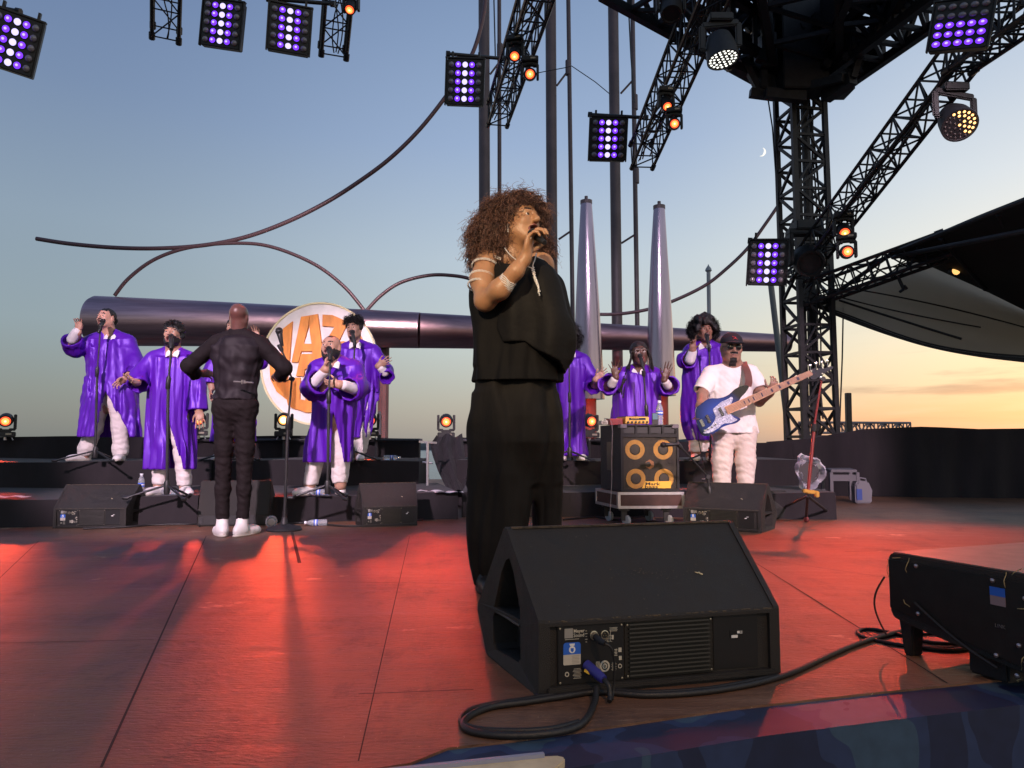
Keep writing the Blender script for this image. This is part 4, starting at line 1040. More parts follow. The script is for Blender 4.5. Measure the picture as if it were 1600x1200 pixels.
# ------------------------------------------------------------------ round festival sign
def sign():
    D = 12.0; c = at(498, 568, D); Rr = 94 * D / F
    t = empty('round_sign', (c.x, c.y, 0), 'round pinkish white sign with orange wooden JAZZ letters behind the choir', 'sign')
    yaw = R(-6); ax = Vector((math.cos(yaw), math.sin(yaw), 0)); ay = Vector((0, 0, 1)); nrm = Vector((-ax.y, ax.x, 0))
    def circ(r, n=96): return [(r * math.cos(2 * PI * k / n), r * math.sin(2 * PI * k / n)) for k in range(n)]
    s = Rr / 94.0
    mb = MB(); mb.prism([(x * 1.0, y * 1.02) for x, y in circ(Rr)], c, ax, ay, nrm * .10)
    mb.build('disc', mat('sign_white_paint', (.80, .72, .74), .7, var=.15, vscale=3), t, world=True)
    # letters: polygons in photo pixels round the centre (498,568), cut to the inner circle of radius 79
    LET = [
        # J
        [(439, 512), (455, 501), (452, 560), (449, 592), (452, 598), (452, 625), (440, 612), (430, 600), (437, 560)],
        # A outer left leg / right leg around the hole
        [(469, 494), (496, 490), (508, 565), (492, 565), (491, 549), (470, 549), (466, 565), (455, 566), (462, 530)],
        # Z 1
        [(504, 491), (520, 492), (546, 503), (531, 534), (541, 534), (541, 549), (508, 549), (507, 538), (524, 511), (504, 509)],
        # Z 2 (mostly behind the singers)
        [(549, 505), (566, 520), (576, 540), (577, 553), (546, 552), (546, 540), (558, 524), (549, 520)],
        # small A
        [(470, 553), (491, 553), (497, 589), (485, 589), (483, 577), (477, 577), (476, 588), (463, 588)],
        # S at the left below
        [(419, 566), (450, 572), (450, 585), (434, 584), (436, 592), (462, 592), (464, 596), (464, 640), (455, 640), (449, 636), (449, 625), (432, 612), (421, 592)],
        # E and T across the bottom
        [(456, 590), (470, 590), (470, 624), (479, 626), (479, 592), (503, 592), (503, 644), (480, 645), (455, 638)],
        [(507, 592), (536, 592), (536, 600), (519, 602), (519, 610), (533, 610), (533, 619), (519, 620), (519, 628), (548, 626), (540, 636), (507, 645)],
        [(540, 592), (575, 588), (570, 604), (556, 604), (556, 620), (545, 628), (545, 604), (540, 604)],
    ]
    m_or = mat('orange_plywood', (.74, .25, .045), .55, var=.35, vscale=5, bump=.3, bscale=30, stretch=(1, 1, .3))
    # holes are made by splitting the A into strips
    LET[1] = None
    Aparts = [[(469, 494), (483, 492), (481, 511), (474, 537), (466, 566), (455, 566), (462, 530)], [(483, 492), (496, 490), (508, 565), (490, 566), (487, 537), (483, 511)], [(474, 537), (487, 537), (489, 549), (471, 549)]]
    Z = [p for p in LET if p]
    inner = 80.5
    def clip(p):
        x, y = p[0] - 498, 568 - p[1]; d = math.hypot(x, y)
        if d > inner: x *= inner / d; y *= inner / d
        return (x * s, y * s)
    # orange ground plate left of the letters, the part of the design that fills the lower disc
    for name, polys in (('letter_j', [Z[0]]), ('letter_a', Aparts), ('letter_z', [Z[1]]), ('letter_z', [Z[2]]), ('letter_a', [Z[3]]), ('letter_s', [Z[4]]), ('letter_e', [Z[5]]), ('letter_e', [Z[6]]), ('letter_t', [Z[7]])):
        mb = MB()
        for k, p in enumerate(polys): mb.prism([clip(q) for q in p], c - nrm * (.042 + .001 * k), ax, ay, nrm * .044)
        o = mb.build(name, m_or, t, world=True)
    mb = MB()
    for k in range(96):
        a0, a1 = 2 * PI * k / 96, 2 * PI * (k + 1) / 96
        p = [c + ax * Rr * 1.0 * math.cos(a) + ay * Rr * 1.02 * math.sin(a) - nrm * .012 for a in (a0, a1)]
        mb.beam(p[0], p[1], .016, .03)
    mb.build('rim', mat('brass_rim', (.75, .62, .38), .5), t, world=True)
    mb = MB()
    for x in (-.5, .5): q = c + ax * x; mb.tube([(q.x, q.y + .25, 0), (q.x, q.y + .12, q.z - .2)], .03, 8)
    mb.build('support_leg', M_STEEL, t, world=True)
sign()

# ------------------------------------------------------------------ wedge monitor
M_GRN = mat('lime_tape', (.45, .65, .10), .6); M_BLUE = mat('blue_sticker', (.02, .12, .55), .5)
def wedge():
    """x right 0..W, y depth 0..; rear panel at y=0 faces the viewer"""
    W = .80; t = empty('wedge_monitor', (0, 0, 0))
    prof = [(0, 0), (0, .195), (.005, .203), (.292, .418), (.305, .422), (.318, .414), (.515, .155), (.52, .13), (.455, .012), (.44, 0)]
    mb = MB(); n = len(prof)
    # shell without side panels
    for x0, x1 in ((.02, W - .02),):
        a = [Vector((x0, p[0], p[1])) for p in prof]; b = [Vector((x1, p[0], p[1])) for p in prof]
        # recess the rear face
        mb.add(a + b, [(i, (i + 1) % n, (i + 1) % n + n, i + n) for i in range(1, n - 1)] + [(0, n - 1, 2 * n - 1, n)])
    # rear panel frame around the recess
    z1, z0 = .186, .026; xa, xb = .035, W - .035
    f = [Vector((.02, 0, 0)), Vector((W - .02, 0, 0)), Vector((W - .02, 0, .195)), Vector((.02, 0, .195))]
    g = [Vector((xa, 0, z0)), Vector((xb, 0, z0)), Vector((xb, 0, z1)), Vector((xa, 0, z1))]; h = [v + Vector((0, .014, 0)) for v in g]
    mb.add(f + g + h, [(0, 1, 5, 4), (1, 2, 6, 5), (2, 3, 7, 6), (3, 0, 4, 7), (4, 5, 9, 8), (5, 6, 10, 9), (6, 7, 11, 10), (7, 4, 8, 11), (8, 9, 10, 11)])
    mb.build('cabinet', M_CAB, t, fix=True)
    # side panels with handle pockets
    import itertools
    for side in (0, 1):
        x = .0 if side == 0 else W; sx = 1 if side == 0 else -1
        outer = [(0, 0), (0, .197), (.003, .205), (.290, .421), (.305, .426), (.320, .418), (.518, .156), (.523, .13), (.457, .008), (.445, 0)]
        tri = [(.175, .170), (.395, .165), (.335, .285), (.30, .325), (.27, .335), (.235, .30), (.18, .205)]
        rec = [(.175, .135), (.172, .058), (.19, .045), (.385, .035), (.40, .05), (.402, .135), (.39, .148), (.19, .150)]
        mb = MB()
        O = [Vector((x, p[0], p[1])) for p in outer]; H1 = [Vector((x, p[0], p[1])) for p in reversed(tri)]; H2 = [Vector((x, p[0], p[1])) for p in reversed(rec)]
        allv = O + H1 + H2; tris = tessellate_polygon([O, H1, H2]); mb.add(allv, [tuple(q) for q in tris])
        mb.add(O + [v + Vector((sx * .02, 0, 0)) for v in O], [(i, (i + 1) % len(O), (i + 1) % len(O) + len(O), i + len(O)) for i in range(len(O))])
        for H in (H1, H2):
            k = len(H); mb.add(H + [v + Vector((sx * .075, 0, 0)) for v in H], [(i, (i + 1) % k, (i + 1) % k + k, i + k) for i in range(k)])
            B = [v + Vector((sx * .075, 0, 0)) for v in H]; mb.add(B, [tuple(q) for q in tessellate_polygon([B])])
        mb.build('side_panel', M_CAB, t)
        mb = MB(); mb.beam((x + sx * .002, .18, .154), (x + sx * .002, .40, .158), .004, .004); mb.tube([(x - sx * .0, .175, .152), (x - sx * .0, .40, .157)], .005, 6); mb.build('handle_bar', M_BLK, t)
    mb = MB(); mb.box((W / 2, .298, .4235), (W - .03, .012, .006)); mb.build('ridge_trim', mat('worn_wood_edge', (.06, .045, .03), .7, var=.8, vscale=40), t)
    mb = MB(); mb.box((-.0006, .11, .05), (.0012, .006, .045)); mb.build('tape_strip', M_GRN, t)
    # rear bottom lip
    mb = MB(); mb.box((W / 2, -.004, .017), (W - .05, .014, .018)); mb.build('bottom_lip', M_CAB, t, bevel=.004)
    # amplifier plate
    amp = MB(); amp.box((.165, .010, .106), (.21, .008, .158)); A = amp.build('amplifier_plate', mat('amp_plate', (.010, .010, .011), .38), t, bevel=.002)
    yb = .0052
    T = lambda x, z, dy=0: frame((x, yb - dy, z), (1, 0, 0), (0, 0, 1))
    M_TX = mat('plate_print', (.48, .45, .36), .6)
    mb = MB(); mb.box((.094, yb, .1645), (.026, .0012, .026)); mb.build('logo_square', mat('plate_silver', (.42, .40, .36), .35, metal=.5), A)
    text_mesh('lettering', 'Meyer', .0135, M_TX, A, T(.109, .165), bold=.0002); text_mesh('lettering', 'Sound', .0135, M_TX, A, T(.109, .1535), bold=.0002)
    mb = MB(); mb.box((.104, yb, .1480), (.044, .001, .0012)); 
    for i in range(5): mb.box((.149, yb, .168 - i * .0075), (.004 + .004 * (i % 2), .001, .0014))
    for i in range(4): mb.box((.236, yb, .172 - i * .003), (.026 - 3e-3 * (i % 2), .001, .001))
    for i in range(6): mb.box((.214 + .006 * (i % 2), yb, .155 - i * .004), (.022, .001, .0009)); 
    mb.box((.226, yb, .15), (.001, .001, .03)); mb.box((.233, yb, .146), (.006, .001, .012))
    for i in range(8): mb.box((.120, yb, .068 - i * .0036), (.020 + .004 * (i % 3), .001, .0010))
    for i in range(7): mb.box((.236, yb, .076 - i * .0034), (.012 + .004 * (i % 2), .001, .0009))
    for i in range(4): mb.box((.180 + .0035 * i, yb, .070), (.0014, .001, .026))
    for i in range(5): mb.box((.243, yb, .112 - i * .004), (.010 - .002 * (i % 2), .001, .0016))
    mb.box((.256, yb, .110), (.010, .001, .012)); mb.box((.257, yb, .088), (.009, .001, .011))
    mb.build('printed_legends', M_TX, A)
    def ring(c, r0, r1, name, m, dep=.001, par=A):
        mb = MB(); n = 28; vs = []
        for r in (r0, r1):
            for k in range(n): vs.append((c[0] + r * math.cos(2 * PI * k / n), yb - dep, c[1] + r * math.sin(2 * PI * k / n)))
        mb.add(vs, [(k, (k + 1) % n, (k + 1) % n + n, k + n) for k in range(n)])
        vs2 = [(a, yb + .001, b) for a, _, b in vs]; mb.add([*vs[n:], *vs2[n:]], [(k, (k + 1) % n, (k + 1) % n + n, k + n) for k in range(n)])
        return mb.build(name, m, par)
    ring((.207, .069), .0105, .0155, 'target_ring', M_TX); ring((.207, .069), .004, .0075, 'target_ring', M_TX); ring((.207, .069), .0005, .002, 'target_ring', M_TX)
    ring((.088, .055), .004, .0065, 'fuse_ring', M_TX); ring((.2555, .066), .004, .0062, 'fuse_ring', M_TX)
    for k, (x, z) in enumerate(((.173, .155), (.207, .1545))):
        mb = MB(); mb.lathe([(.0125, 0), (.0125, .004), (.0108, .0045), (.0103, .001), (.001, .001)], (x, yb, z), (0, -1, 0), n=24); s_ = mb.build('connector_socket', mat('nickel_ring', (.55, .5, .38), .3, metal=.8), A, smooth=True)
        mb = MB(); mb.lathe([(.0102, .0012), (.001, .0014)], (x, yb, z), (0, -1, 0), n=20)
        mb.build('socket_face', M_PLAS, s_)
        mb = MB()
        for q in range(3): th = R(90 + 120 * q); mb.tube([(x + .0045 * math.cos(th), yb - .001, z + .0045 * math.sin(th)), (x + .0045 * math.cos(th), yb - .004, z + .0045 * math.sin(th))], .0012, 6)
        mb.build('pin', mat('brass', (.8, .65, .3), .3, metal=1), s_)
    # blue asset label, the code square on it left blank
    def rrect(cx, cz, w, h, r, n=5, corners=(1, 1, 1, 1)):
        P = []
        for i, (sx, sz) in enumerate(((1, 1), (-1, 1), (-1, -1), (1, -1))):
            if corners[i]:
                for k in range(n + 1): a = R(90 * i + 90 * k / n); P.append((cx + sx * (w / 2 - r) + r * math.cos(a), cz + sz * (h / 2 - r) + r * math.sin(a)))
            else: P.append((cx + sx * w / 2, cz + sz * h / 2))
        return P
    X = Vector((1, 0, 0)); Zv = Vector((0, 0, 1))
    mb = MB(); mb.prism(rrect(.104, .1235, .054, .032, .008, corners=(1, 1, 0, 0)), (0, yb - .0008, 0), X, Zv, (0, .001, 0)); st = mb.build('blue_label', M_BLUE, A)
    mb = MB(); mb.prism(rrect(.104, .0935, .054, .028, .003, corners=(0, 0, 1, 1)), (0, yb - .0006, 0), X, Zv, (0, .001, 0)); mb.build('white_label_field', mat('label_paper', (.50, .46, .38), .7), st)
    mb = MB(); mb.prism([(.0955, .1365), (.113, .1365), (.1105, .130), (.098, .130)], (0, yb - .0014, 0), X, Zv, (0, .0006, 0)); mb.prism(rrect(.1043, .1205, .020, .019, .0095), (0, yb - .0015, 0), X, Zv, (0, .0006, 0)); mb.build('medal_emblem', M_WHITE, st)
    mb = MB(); mb.prism([(.0995, .1245), (.1090, .1245), (.1085, .117), (.1043, .1135), (.1000, .117)], (0, yb - .0021, 0), X, Zv, (0, .0006, 0)); mb.build('emblem_shield', M_BLUE, st)
    mb = MB()
    for i in range(6): mb.box((.115, yb - .0007, .103 - i * .0038), (.024 - .003 * (i % 2), .0006, .0008))
    mb.build('label_text_lines', mat('label_ink', (.2, .17, .14), .7), st)
    mb = MB()
    for x, z in ((.067, .178), (.262, .178), (.067, .033), (.262, .033), (.281, .176), (.281, .036), (.560, .178), (.560, .036)): mb.lathe([(.003, 0), (.003, .0015), (.001, .002)], (x, yb, z), (0, -1, 0), n=8)
    mb.build('screws', mat('screw_metal', (.5, .45, .35), .35, metal=.9), A, smooth=True)
    # cooling fins
    mb = MB(); mb.box((.42, .012, .106), (.292, .004, .156)); 
    for i in range(13): z = .037 + i * .0116; mb.box((.42, .006, z), (.268, .011, .0042), Matrix.Rotation(R(-12), 3, 'X'))
    mb.build('cooling_fins', mat('fin_metal', (.028, .026, .023), .42, metal=.4), t)
    mb = MB(); mb.box((.650, .0125, .108), (.155, .003, .150)); mb.build('blank_panel', mat('amp_plate', (.01, .01, .01)), t)
    mb = MB(); mb.box((.652, .0102, .128), (.046, .001, .024)); np_ = mb.build('type_plate', mat('type_plate_black', (.008, .008, .008), .4), t)
    mb = MB(); mb.box((.645, .0094, .1225), (.022, .0008, .008)); mb.box((.659, .0094, .134), (.009, .0008, .007)); 
    for i in range(3): mb.box((.669, .0094, .1365 - i * .003), (.008, .0008, .001))
    mb.build('type_plate_print', M_WHITE, np_)
    # speaker grille on the far slope
    mb = MB(); a = Vector((0, .325, .405)); b = Vector((0, .508, .165)); mid = (a + b) / 2; d = (b - a).normalized(); nn = Vector((0, -d.z, d.y)); nn = -nn if nn.y < 0 else nn
    mb.beam(Vector((W / 2, mid.y, mid.z)) - Vector((W / 2 - .05, 0, 0)) + nn * .003, Vector((W / 2, mid.y, mid.z)) + Vector((W / 2 - .05, 0, 0)) + nn * .003, .28, .006, up=nn); mb.build('grille', mat('grille_mesh', (.02, .02, .02), .6, bump=1, bscale=500), t)
    # worn corner dots and scuffs as raised chips of bare wood
    mb = MB(); rg = np.random.RandomState(3)
    for i in range(110):
        x = rg.uniform(.03, W - .03); mb.box((x, .0015 + rg.uniform(0, .004), .1985 + rg.uniform(-.0015, .002)), (rg.uniform(.002, .014), .003, .0022), Matrix.Rotation(R(20), 3, 'X'))
    mb.build('worn_edge', mat('bare_edge', (.10, .075, .045), .8), t)
    mb = MB(); sl = math.atan2(.215, .287)
    M3 = Matrix.Rotation(sl, 3, 'X')
    q = lambda x, v: Vector((x, .005 + v * math.cos(sl), .2035 + v * math.sin(sl) + .0008))
    for i in range(90):
        x = rg.normal(.44, .06) if i < 60 else rg.uniform(.04, .76); v = rg.normal(.15, .022) if i < 60 else rg.uniform(.01, .34); mb.box(q(x, v), (rg.uniform(.001, .006), rg.uniform(.0006, .0025), .0008), M3 @ Matrix.Rotation(rg.uniform(-1, 1), 3, 'Z'))
    mb.build('scuff_marks', mat('scuff_grey', (.085, .072, .055), .7), t)
    mb = MB(); pts = [q(.572 + .004 * i, .148 - .002 * i + (.003 if i == 3 else 0)) for i in range(7)]; mb.tube(pts, [.0008, .0016, .002, .003, .0022, .003, .001], 5); mb.build('paint_chip', mat('chip_cream', (.6, .52, .33), .7), t)
    for ob in t.children_recursive:
        if ob.type == 'MESH':
            for v in ob.data.vertices: v.co.x = W / 2 + (v.co.x - W / 2) * (1 + .65 * max(v.co.y, 0) ** 2)
    return t
WG = 'black wedge monitors on the stage'
w0 = wedge(); tag(w0, 'large black wedge monitor in front of the lead singer, cable plugged into its rear', 'stage monitor', WG)
a = ground(842, 1091); b = ground(1220, 1057)
w0.location = a; w0.rotation_euler = (0, 0, math.atan2(b.y - a.y, b.x - a.x)); sw = (b - a).length / .80; w0.scale = (sw, sw * 1.02, sw * 1.075)
def wedge_at(pl, pr, label, zs=1.0, ys=1.0):
    a = ground(*pl); b = ground(*pr); c = copy_tree(w0); tag(c, label, 'stage monitor', WG); s = (b - a).length / .80
    c.location = a; c.rotation_euler = (0, 0, math.atan2(b.y - a.y, b.x - a.x)); c.scale = (s, s * ys, s * zs); return c
wedge_at((82, 826), (196, 825), 'black wedge monitor at the far left in front of the risers', 1.13)
w3 = wedge_at((566, 824), (652, 821), 'small black wedge monitor between the empty microphone stand and the lead singer', 1.45, .9)
w4 = wedge_at((1068, 826), (1190, 833), 'black wedge monitor in front of the bass player', 1.13)
def low_box(pl, pr, h, d, label, m):
    a = ground(*pl); b = ground(*pr); t = empty('floor_monitor', (a + b) / 2, label, 'stage monitor', WG); ax = (b - a).normalized(); back = Vector((-ax.y, ax.x, 0)); L_ = (b - a).length / 2
    mb = MB(); prof = [(0, 0), (0, .09), (.08, h), (.12, h), (d, .12), (d - .04, 0)]
    P = [Vector((0, 0, 0)) - ax * L_ + back * p[0] + Vector((0, 0, p[1])) for p in prof]; Q = [p + ax * 2 * L_ for p in P]; n = len(P)
    mb.add(P + Q, [tuple(range(n)), tuple(range(2 * n - 1, n - 1, -1))] + [(i, i + n, (i + 1) % n + n, (i + 1) % n) for i in range(n)]); mb.build('cabinet', m, t, bevel=.008)
    mb = MB(); mb.box(Vector((0, 0, .05)) - back * .003, (L_ * 1.85, .004, .07), Matrix.Rotation(math.atan2(ax.y, ax.x), 3, 'Z')); mb.build('rear_panel', M_BLK, t)
    for s in (-1, 1):
        mb = MB(); mb.box(ax * s * (L_ * .9) + Vector((0, 0, .05)) - back * .008, (.03, .006, .05), Matrix.Rotation(math.atan2(ax.y, ax.x), 3, 'Z')); mb.build('side_clip', M_STEEL, t)
    return t
low_box((308, 823), (420, 821), .36, .45, 'squat black floor monitor right behind the conductor legs', M_CAB)
low_box((1196, 812), (1240, 810), .24, .4, 'black floor monitor half hidden right of the bass player monitor', M_CAB)

# ------------------------------------------------------------------ side fill speaker lying at the right
def sidefill():
    A = ground(1408, 1013); zt = .318; zb = .112
    # near corner and far corner of the visible flank
    Dn, Df = 2.02, 2.46
    n = at(1622, 1000, Dn); f = at(1393, 1000, Df); n.z = 0; f.z = 0
    t = empty('side_fill_speaker', ((n + f) / 2).to_tuple(), 'flat black loudspeaker on short legs at the right stage edge, blue label on it', 'loudspeaker')
    ax = (n - f).normalized(); out = Vector((ax.y, -ax.x, 0)); out = -out if out.x < 0 else out   # away from the visible flank, to the right
    L_ = (n - f).length; Wd = .95
    mb = MB(); o = f + Vector((0, 0, zb)); hh = zt - zb
    prof = [(0.0, .02), (.01, 0.0), (.06, -.012), (L_, -.066), (L_, hh - .012), (L_ - .012, hh), (.012, hh), (0, hh - .012)]
    mb.prism(prof, o, ax, Vector((0, 0, 1)), out * Wd); cab = mb.build('cabinet', M_CAB, t, world=True, bevel=.004)
    mb = MB(); mb.prism([(.004, .03), (L_ * .99, -.05), (L_ * .99, hh - .02), (.004, hh - .02)], o - out * .006, ax, Vector((0, 0, 1)), out * .006); mb.build('flank_plate', mat('satin_black', (.010, .009, .009), .5, var=.3, vscale=20), t, world=True, bevel=.002)
    mb = MB(); mb.prism([(.03, .01), (.94, .01), (.94, .0), (.03, .0)], f + Vector((0, 0, zt)), out, ax, (0, 0, .002)); 
    mb2 = MB(); mb2.prism([(.01, .012), (Wd - .01, .012), (Wd - .01, L_ - .012), (.01, L_ - .012)], f + Vector((0, 0, zt + .0005)), out, ax, (0, 0, .003)); mb2.build('top_lid', mat('lid_lit_warm', (.15, .12, .11), .45, var=.2, vscale=15), t, world=True)  # red light falling on the top put into this lighter, warmer colour
    for u, nm in ((.10, 1), (.47, 1)):
        mb = MB(); q = f + ax * L_ * u + out * (.01 + .12 * (u > .3)); w = .05
        mb.prism([(-w * .6, zb + .03), (w * .6, zb + .02), (w * .35, 0), (-w * .2, 0)], q, ax, Vector((0, 0, 1)), out * .05); mb.build('leg', M_BLK, t, world=True, bevel=.004)
    q = f + ax * L_ * .955
    mb = MB(); mb.tube([q - out * .012 + Vector((0, 0, .09)), q - out * .012 + Vector((0, 0, 0))], .013, 10); mb.build('leg', M_BLK, t, world=True, smooth=True)
    mb = MB(); mb.box(f + ax * L_ * .66 + out * .10 + Vector((0, 0, .05)), (.12, .16, .09), Matrix.Rotation(math.atan2(ax.y, ax.x), 3, 'Z')); mb.build('lower_box', M_BLK, t, world=True, bevel=.006)
    mb = MB()
    for u, v in ((.235, .87), (.235, .16), (.76, .86), (.95, .70), (.76, -.14), (.9, .07), (.955, -.33), (.88, -.33)):
        c = f + ax * L_ * u + Vector((0, 0, zb + hh * v)) - out * .006; mb.lathe([(.0065, 0), (.0065, .004), (.003, .007), (.001, .0075)], c, -out, n=10)
    mb.build('bolts', mat('bolt_metal', (.5, .42, .42), .3, metal=.9), t, world=True, smooth=True)
    fr = lambda u, v, d=.0075: frame(f + ax * L_ * u + Vector((0, 0, zb + hh * v)) - out * d - Vector(t.location), ax, (0, 0, 1))
    mb = MB(); c = f + ax * L_ * .785 + Vector((0, 0, zb + hh * .66)); mb.prism([(-.022, 0), (.022, 0), (.022, .024), (-.022, .024)], c - out * .0075, ax, Vector((0, 0, 1)), out * .001); l = mb.build('blue_label', M_BLUE, t, world=True)
    mb = MB(); mb.prism([(-.022, -.026), (.022, -.026), (.022, 0), (-.022, 0)], c - out * .0072, ax, Vector((0, 0, 1)), out * .001)
    o2 = mb.build('white_label_field', mat('dim_paper', (.25, .18, .20), .7), t, world=True)
    text_mesh('lettering', 'LINK', .014, mat('faint_print', (.10, .10, .11), .6), t, fr(.76, .24))
    # wisps of gaffer string and fittings
    rg = np.random.RandomState(2)
    for (u, v, du, dv) in ((.16, .75, .015, .22), (.02, .6, -.02, .3), (.13, .32, .05, -.12), (.90, .55, .08, .03), (.84, .80, .0, .2), (.93, -.05, -.03, -.2), (.9, -.36, -.03, -.06), (.05, .93, .05, .02), (.88, .98, .05, .1)):
        pts = [f + ax * L_ * (u + du * k / 5 + rg.uniform(-.004, .004)) + Vector((0, 0, zb + hh * (v + dv * k / 5))) - out * (.008 + .006 * math.sin(k)) for k in range(6)]; mb = MB(); mb.tube(pts, .0013, 4); mb.build('string_wisp', mat('yellow_string', (.30, .24, .12), .8), t, world=True)
    mb = MB(); P0 = f + Vector((0, 0, zb + hh * .5)); pts = [P0 + Vector((0, 0, hh * (.12 - .9 * k / 12))) - ax * (.045 * math.sin(PI * k / 12)) - out * .02 for k in range(13)]; mb.tube(pts, .003, 6); mb.build('loose_wire', M_RUB, t, world=True, smooth=True)
    mb = MB(); pts = [f + ax * L_ * (.22 + .55 * k / 20) + Vector((0, 0, zb + hh * (.32 - .62 * k / 20 - .06 * math.sin(PI * k / 20)))) - out * .012 for k in range(21)]; mb.tube(pts, .004, 6); mb.build('flank_cable', M_RUB, t, world=True, smooth=True)
sidefill()

# ------------------------------------------------------------------ cables on the floor
def catmull(P, n=10):
    out = []
    for i in range(len(P) - 1):
        p0, p1, p2, p3 = P[max(i - 1, 0)], P[i], P[i + 1], P[min(i + 2, len(P) - 1)]
        for k in range(n):
            u = k / n; out.append(.5 * ((2 * p1) + (p2 - p0) * u + (2 * p0 - 5 * p1 + 4 * p2 - p3) * u * u + (3 * p1 - p0 - 3 * p2 + p3) * u ** 3))
    return out + [P[-1]]
def cable(px, r, label, m=None, lift=0, name='cable', group=None):
    P = []
    for q in px:
        z = q[2] if len(q) > 2 else r * 1.05
        P.append(ground(q[0], q[1], z))
    t = empty(name, P[0].to_tuple()[:2] + (0,), label, 'cable', group); mb = MB(); mb.tube(catmull(P), r, 10); mb.build('sheath', m or M_RUB, t, world=True, smooth=True); return t
cable([(1420, 985), (1392, 990), (1340, 1006), (1290, 1027), (1235, 1052), (1170, 1070), (1090, 1082), (1010, 1086), (935, 1081), (880, 1088), (820, 1097), (770, 1104), (738, 1116), (724, 1130), (735, 1142), (780, 1149), (840, 1148), (890, 1140), (915, 1125), (929, 1098), (932, 1075, .03)], .0085, 'thick black cable looping along the stage edge in front of the large wedge monitor')
cable([(1440, 978), (1400, 989), (1350, 1003), (1300, 1022), (1240, 1050), (1180, 1063), (1100, 1077), (1010, 1082), (940, 1077), (880, 1083), (820, 1093), (768, 1100), (732, 1110), (720, 1126), (742, 1138), (800, 1142), (860, 1139), (905, 1128)], .007, 'second black cable lying beside the thick one along the stage edge')
cable([(1560, 1000), (1500, 1015), (1440, 1012), (1380, 1003), (1345, 993), (1342, 985), (1360, 983), (1400, 990), (1450, 1003), (1500, 1006), (1545, 1002)], .006, 'thin black cable coiled under the side fill speaker')
cable([(1560, 985), (1500, 992), (1450, 990), (1420, 996), (1440, 1010), (1490, 1012)], .005, 'short loop of cable between the legs of the side fill speaker')
for k, row in enumerate([[(130, 826), (200, 823), (240, 820), (300, 819), (312, 822)], [(430, 822), (470, 817), (540, 822), (590, 820), (660, 812)], [(880, 812), (930, 808), (960, 812), (1010, 806)], [(1010, 815), (1060, 819), (1072, 824)]]):
    cable(row, .008, ['cable running from the far left wedge monitor along the riser foot', 'cable trailing past the lying water bottle to the small wedge monitor', 'cables heaped on the floor left of the bass cabinet', 'cable end under the rolling case'][k])
def wedge_plugs():
    """connector bodies in the back of the large monitor: part of the cables, so things of their own"""
    M = w0.matrix_basis.copy(); M = Matrix.LocRotScale(w0.location, w0.rotation_euler, w0.scale)
    Wp = lambda x, y, z: M @ Vector((x, y, z))
    t = empty('power_plug', Wp(.15, 0, .06), 'blue locking power plug with a yellow latch in the rear of the large wedge monitor', 'plug')
    mb = MB(); mb.tube([Wp(.148, .004, .078), Wp(.172, -.045, .058), Wp(.178, -.058, .053)], [.0135, .0135, .011], 14); mb.build('body', mat('plug_blue', (.03, .03, .22), .45), t, world=True, smooth=True)
    mb = MB(); mb.box(Wp(.143, -.015, .064), (.016, .010, .007), Matrix.Rotation(R(30), 3, 'Y')); mb.build('latch', mat('plug_yellow', (.75, .48, .05), .5), t, world=True, bevel=.001)
    mb = MB(); mb.tube(catmull([Wp(.178, -.055, .053), Wp(.186, -.075, .042), Wp(.186, -.085, .02), Wp(.178, -.10, .009)], 6), .0065, 8); mb.build('cord', M_RUB, t, world=True, smooth=True)
    t = empty('signal_plug', Wp(.173, 0, .155), 'black connector with a thin cable hanging from the rear of the large wedge monitor', 'plug')
    mb = MB(); mb.tube([Wp(.173, .004, .155), Wp(.175, -.035, .150), Wp(.185, -.055, .146)], [.0095, .0095, .007], 12); mb.build('body', M_BLK, t, world=True, smooth=True)
    mb = MB(); mb.tube([Wp(.173, .003, .1555), Wp(.1735, -.009, .1545)], .0102, 14); mb.build('collar', mat('nickel_ring', (.5, .5, .4)), t, world=True, smooth=True)
    mb = MB(); mb.tube(catmull([Wp(.185, -.055, .146), Wp(.200, -.06, .135), Wp(.212, -.055, .10), Wp(.214, -.05, .05), Wp(.208, -.055, .015), Wp(.195, -.08, .006)], 8), .0032, 8); mb.build('cord', M_RUB, t, world=True, smooth=True)
wedge_plugs()

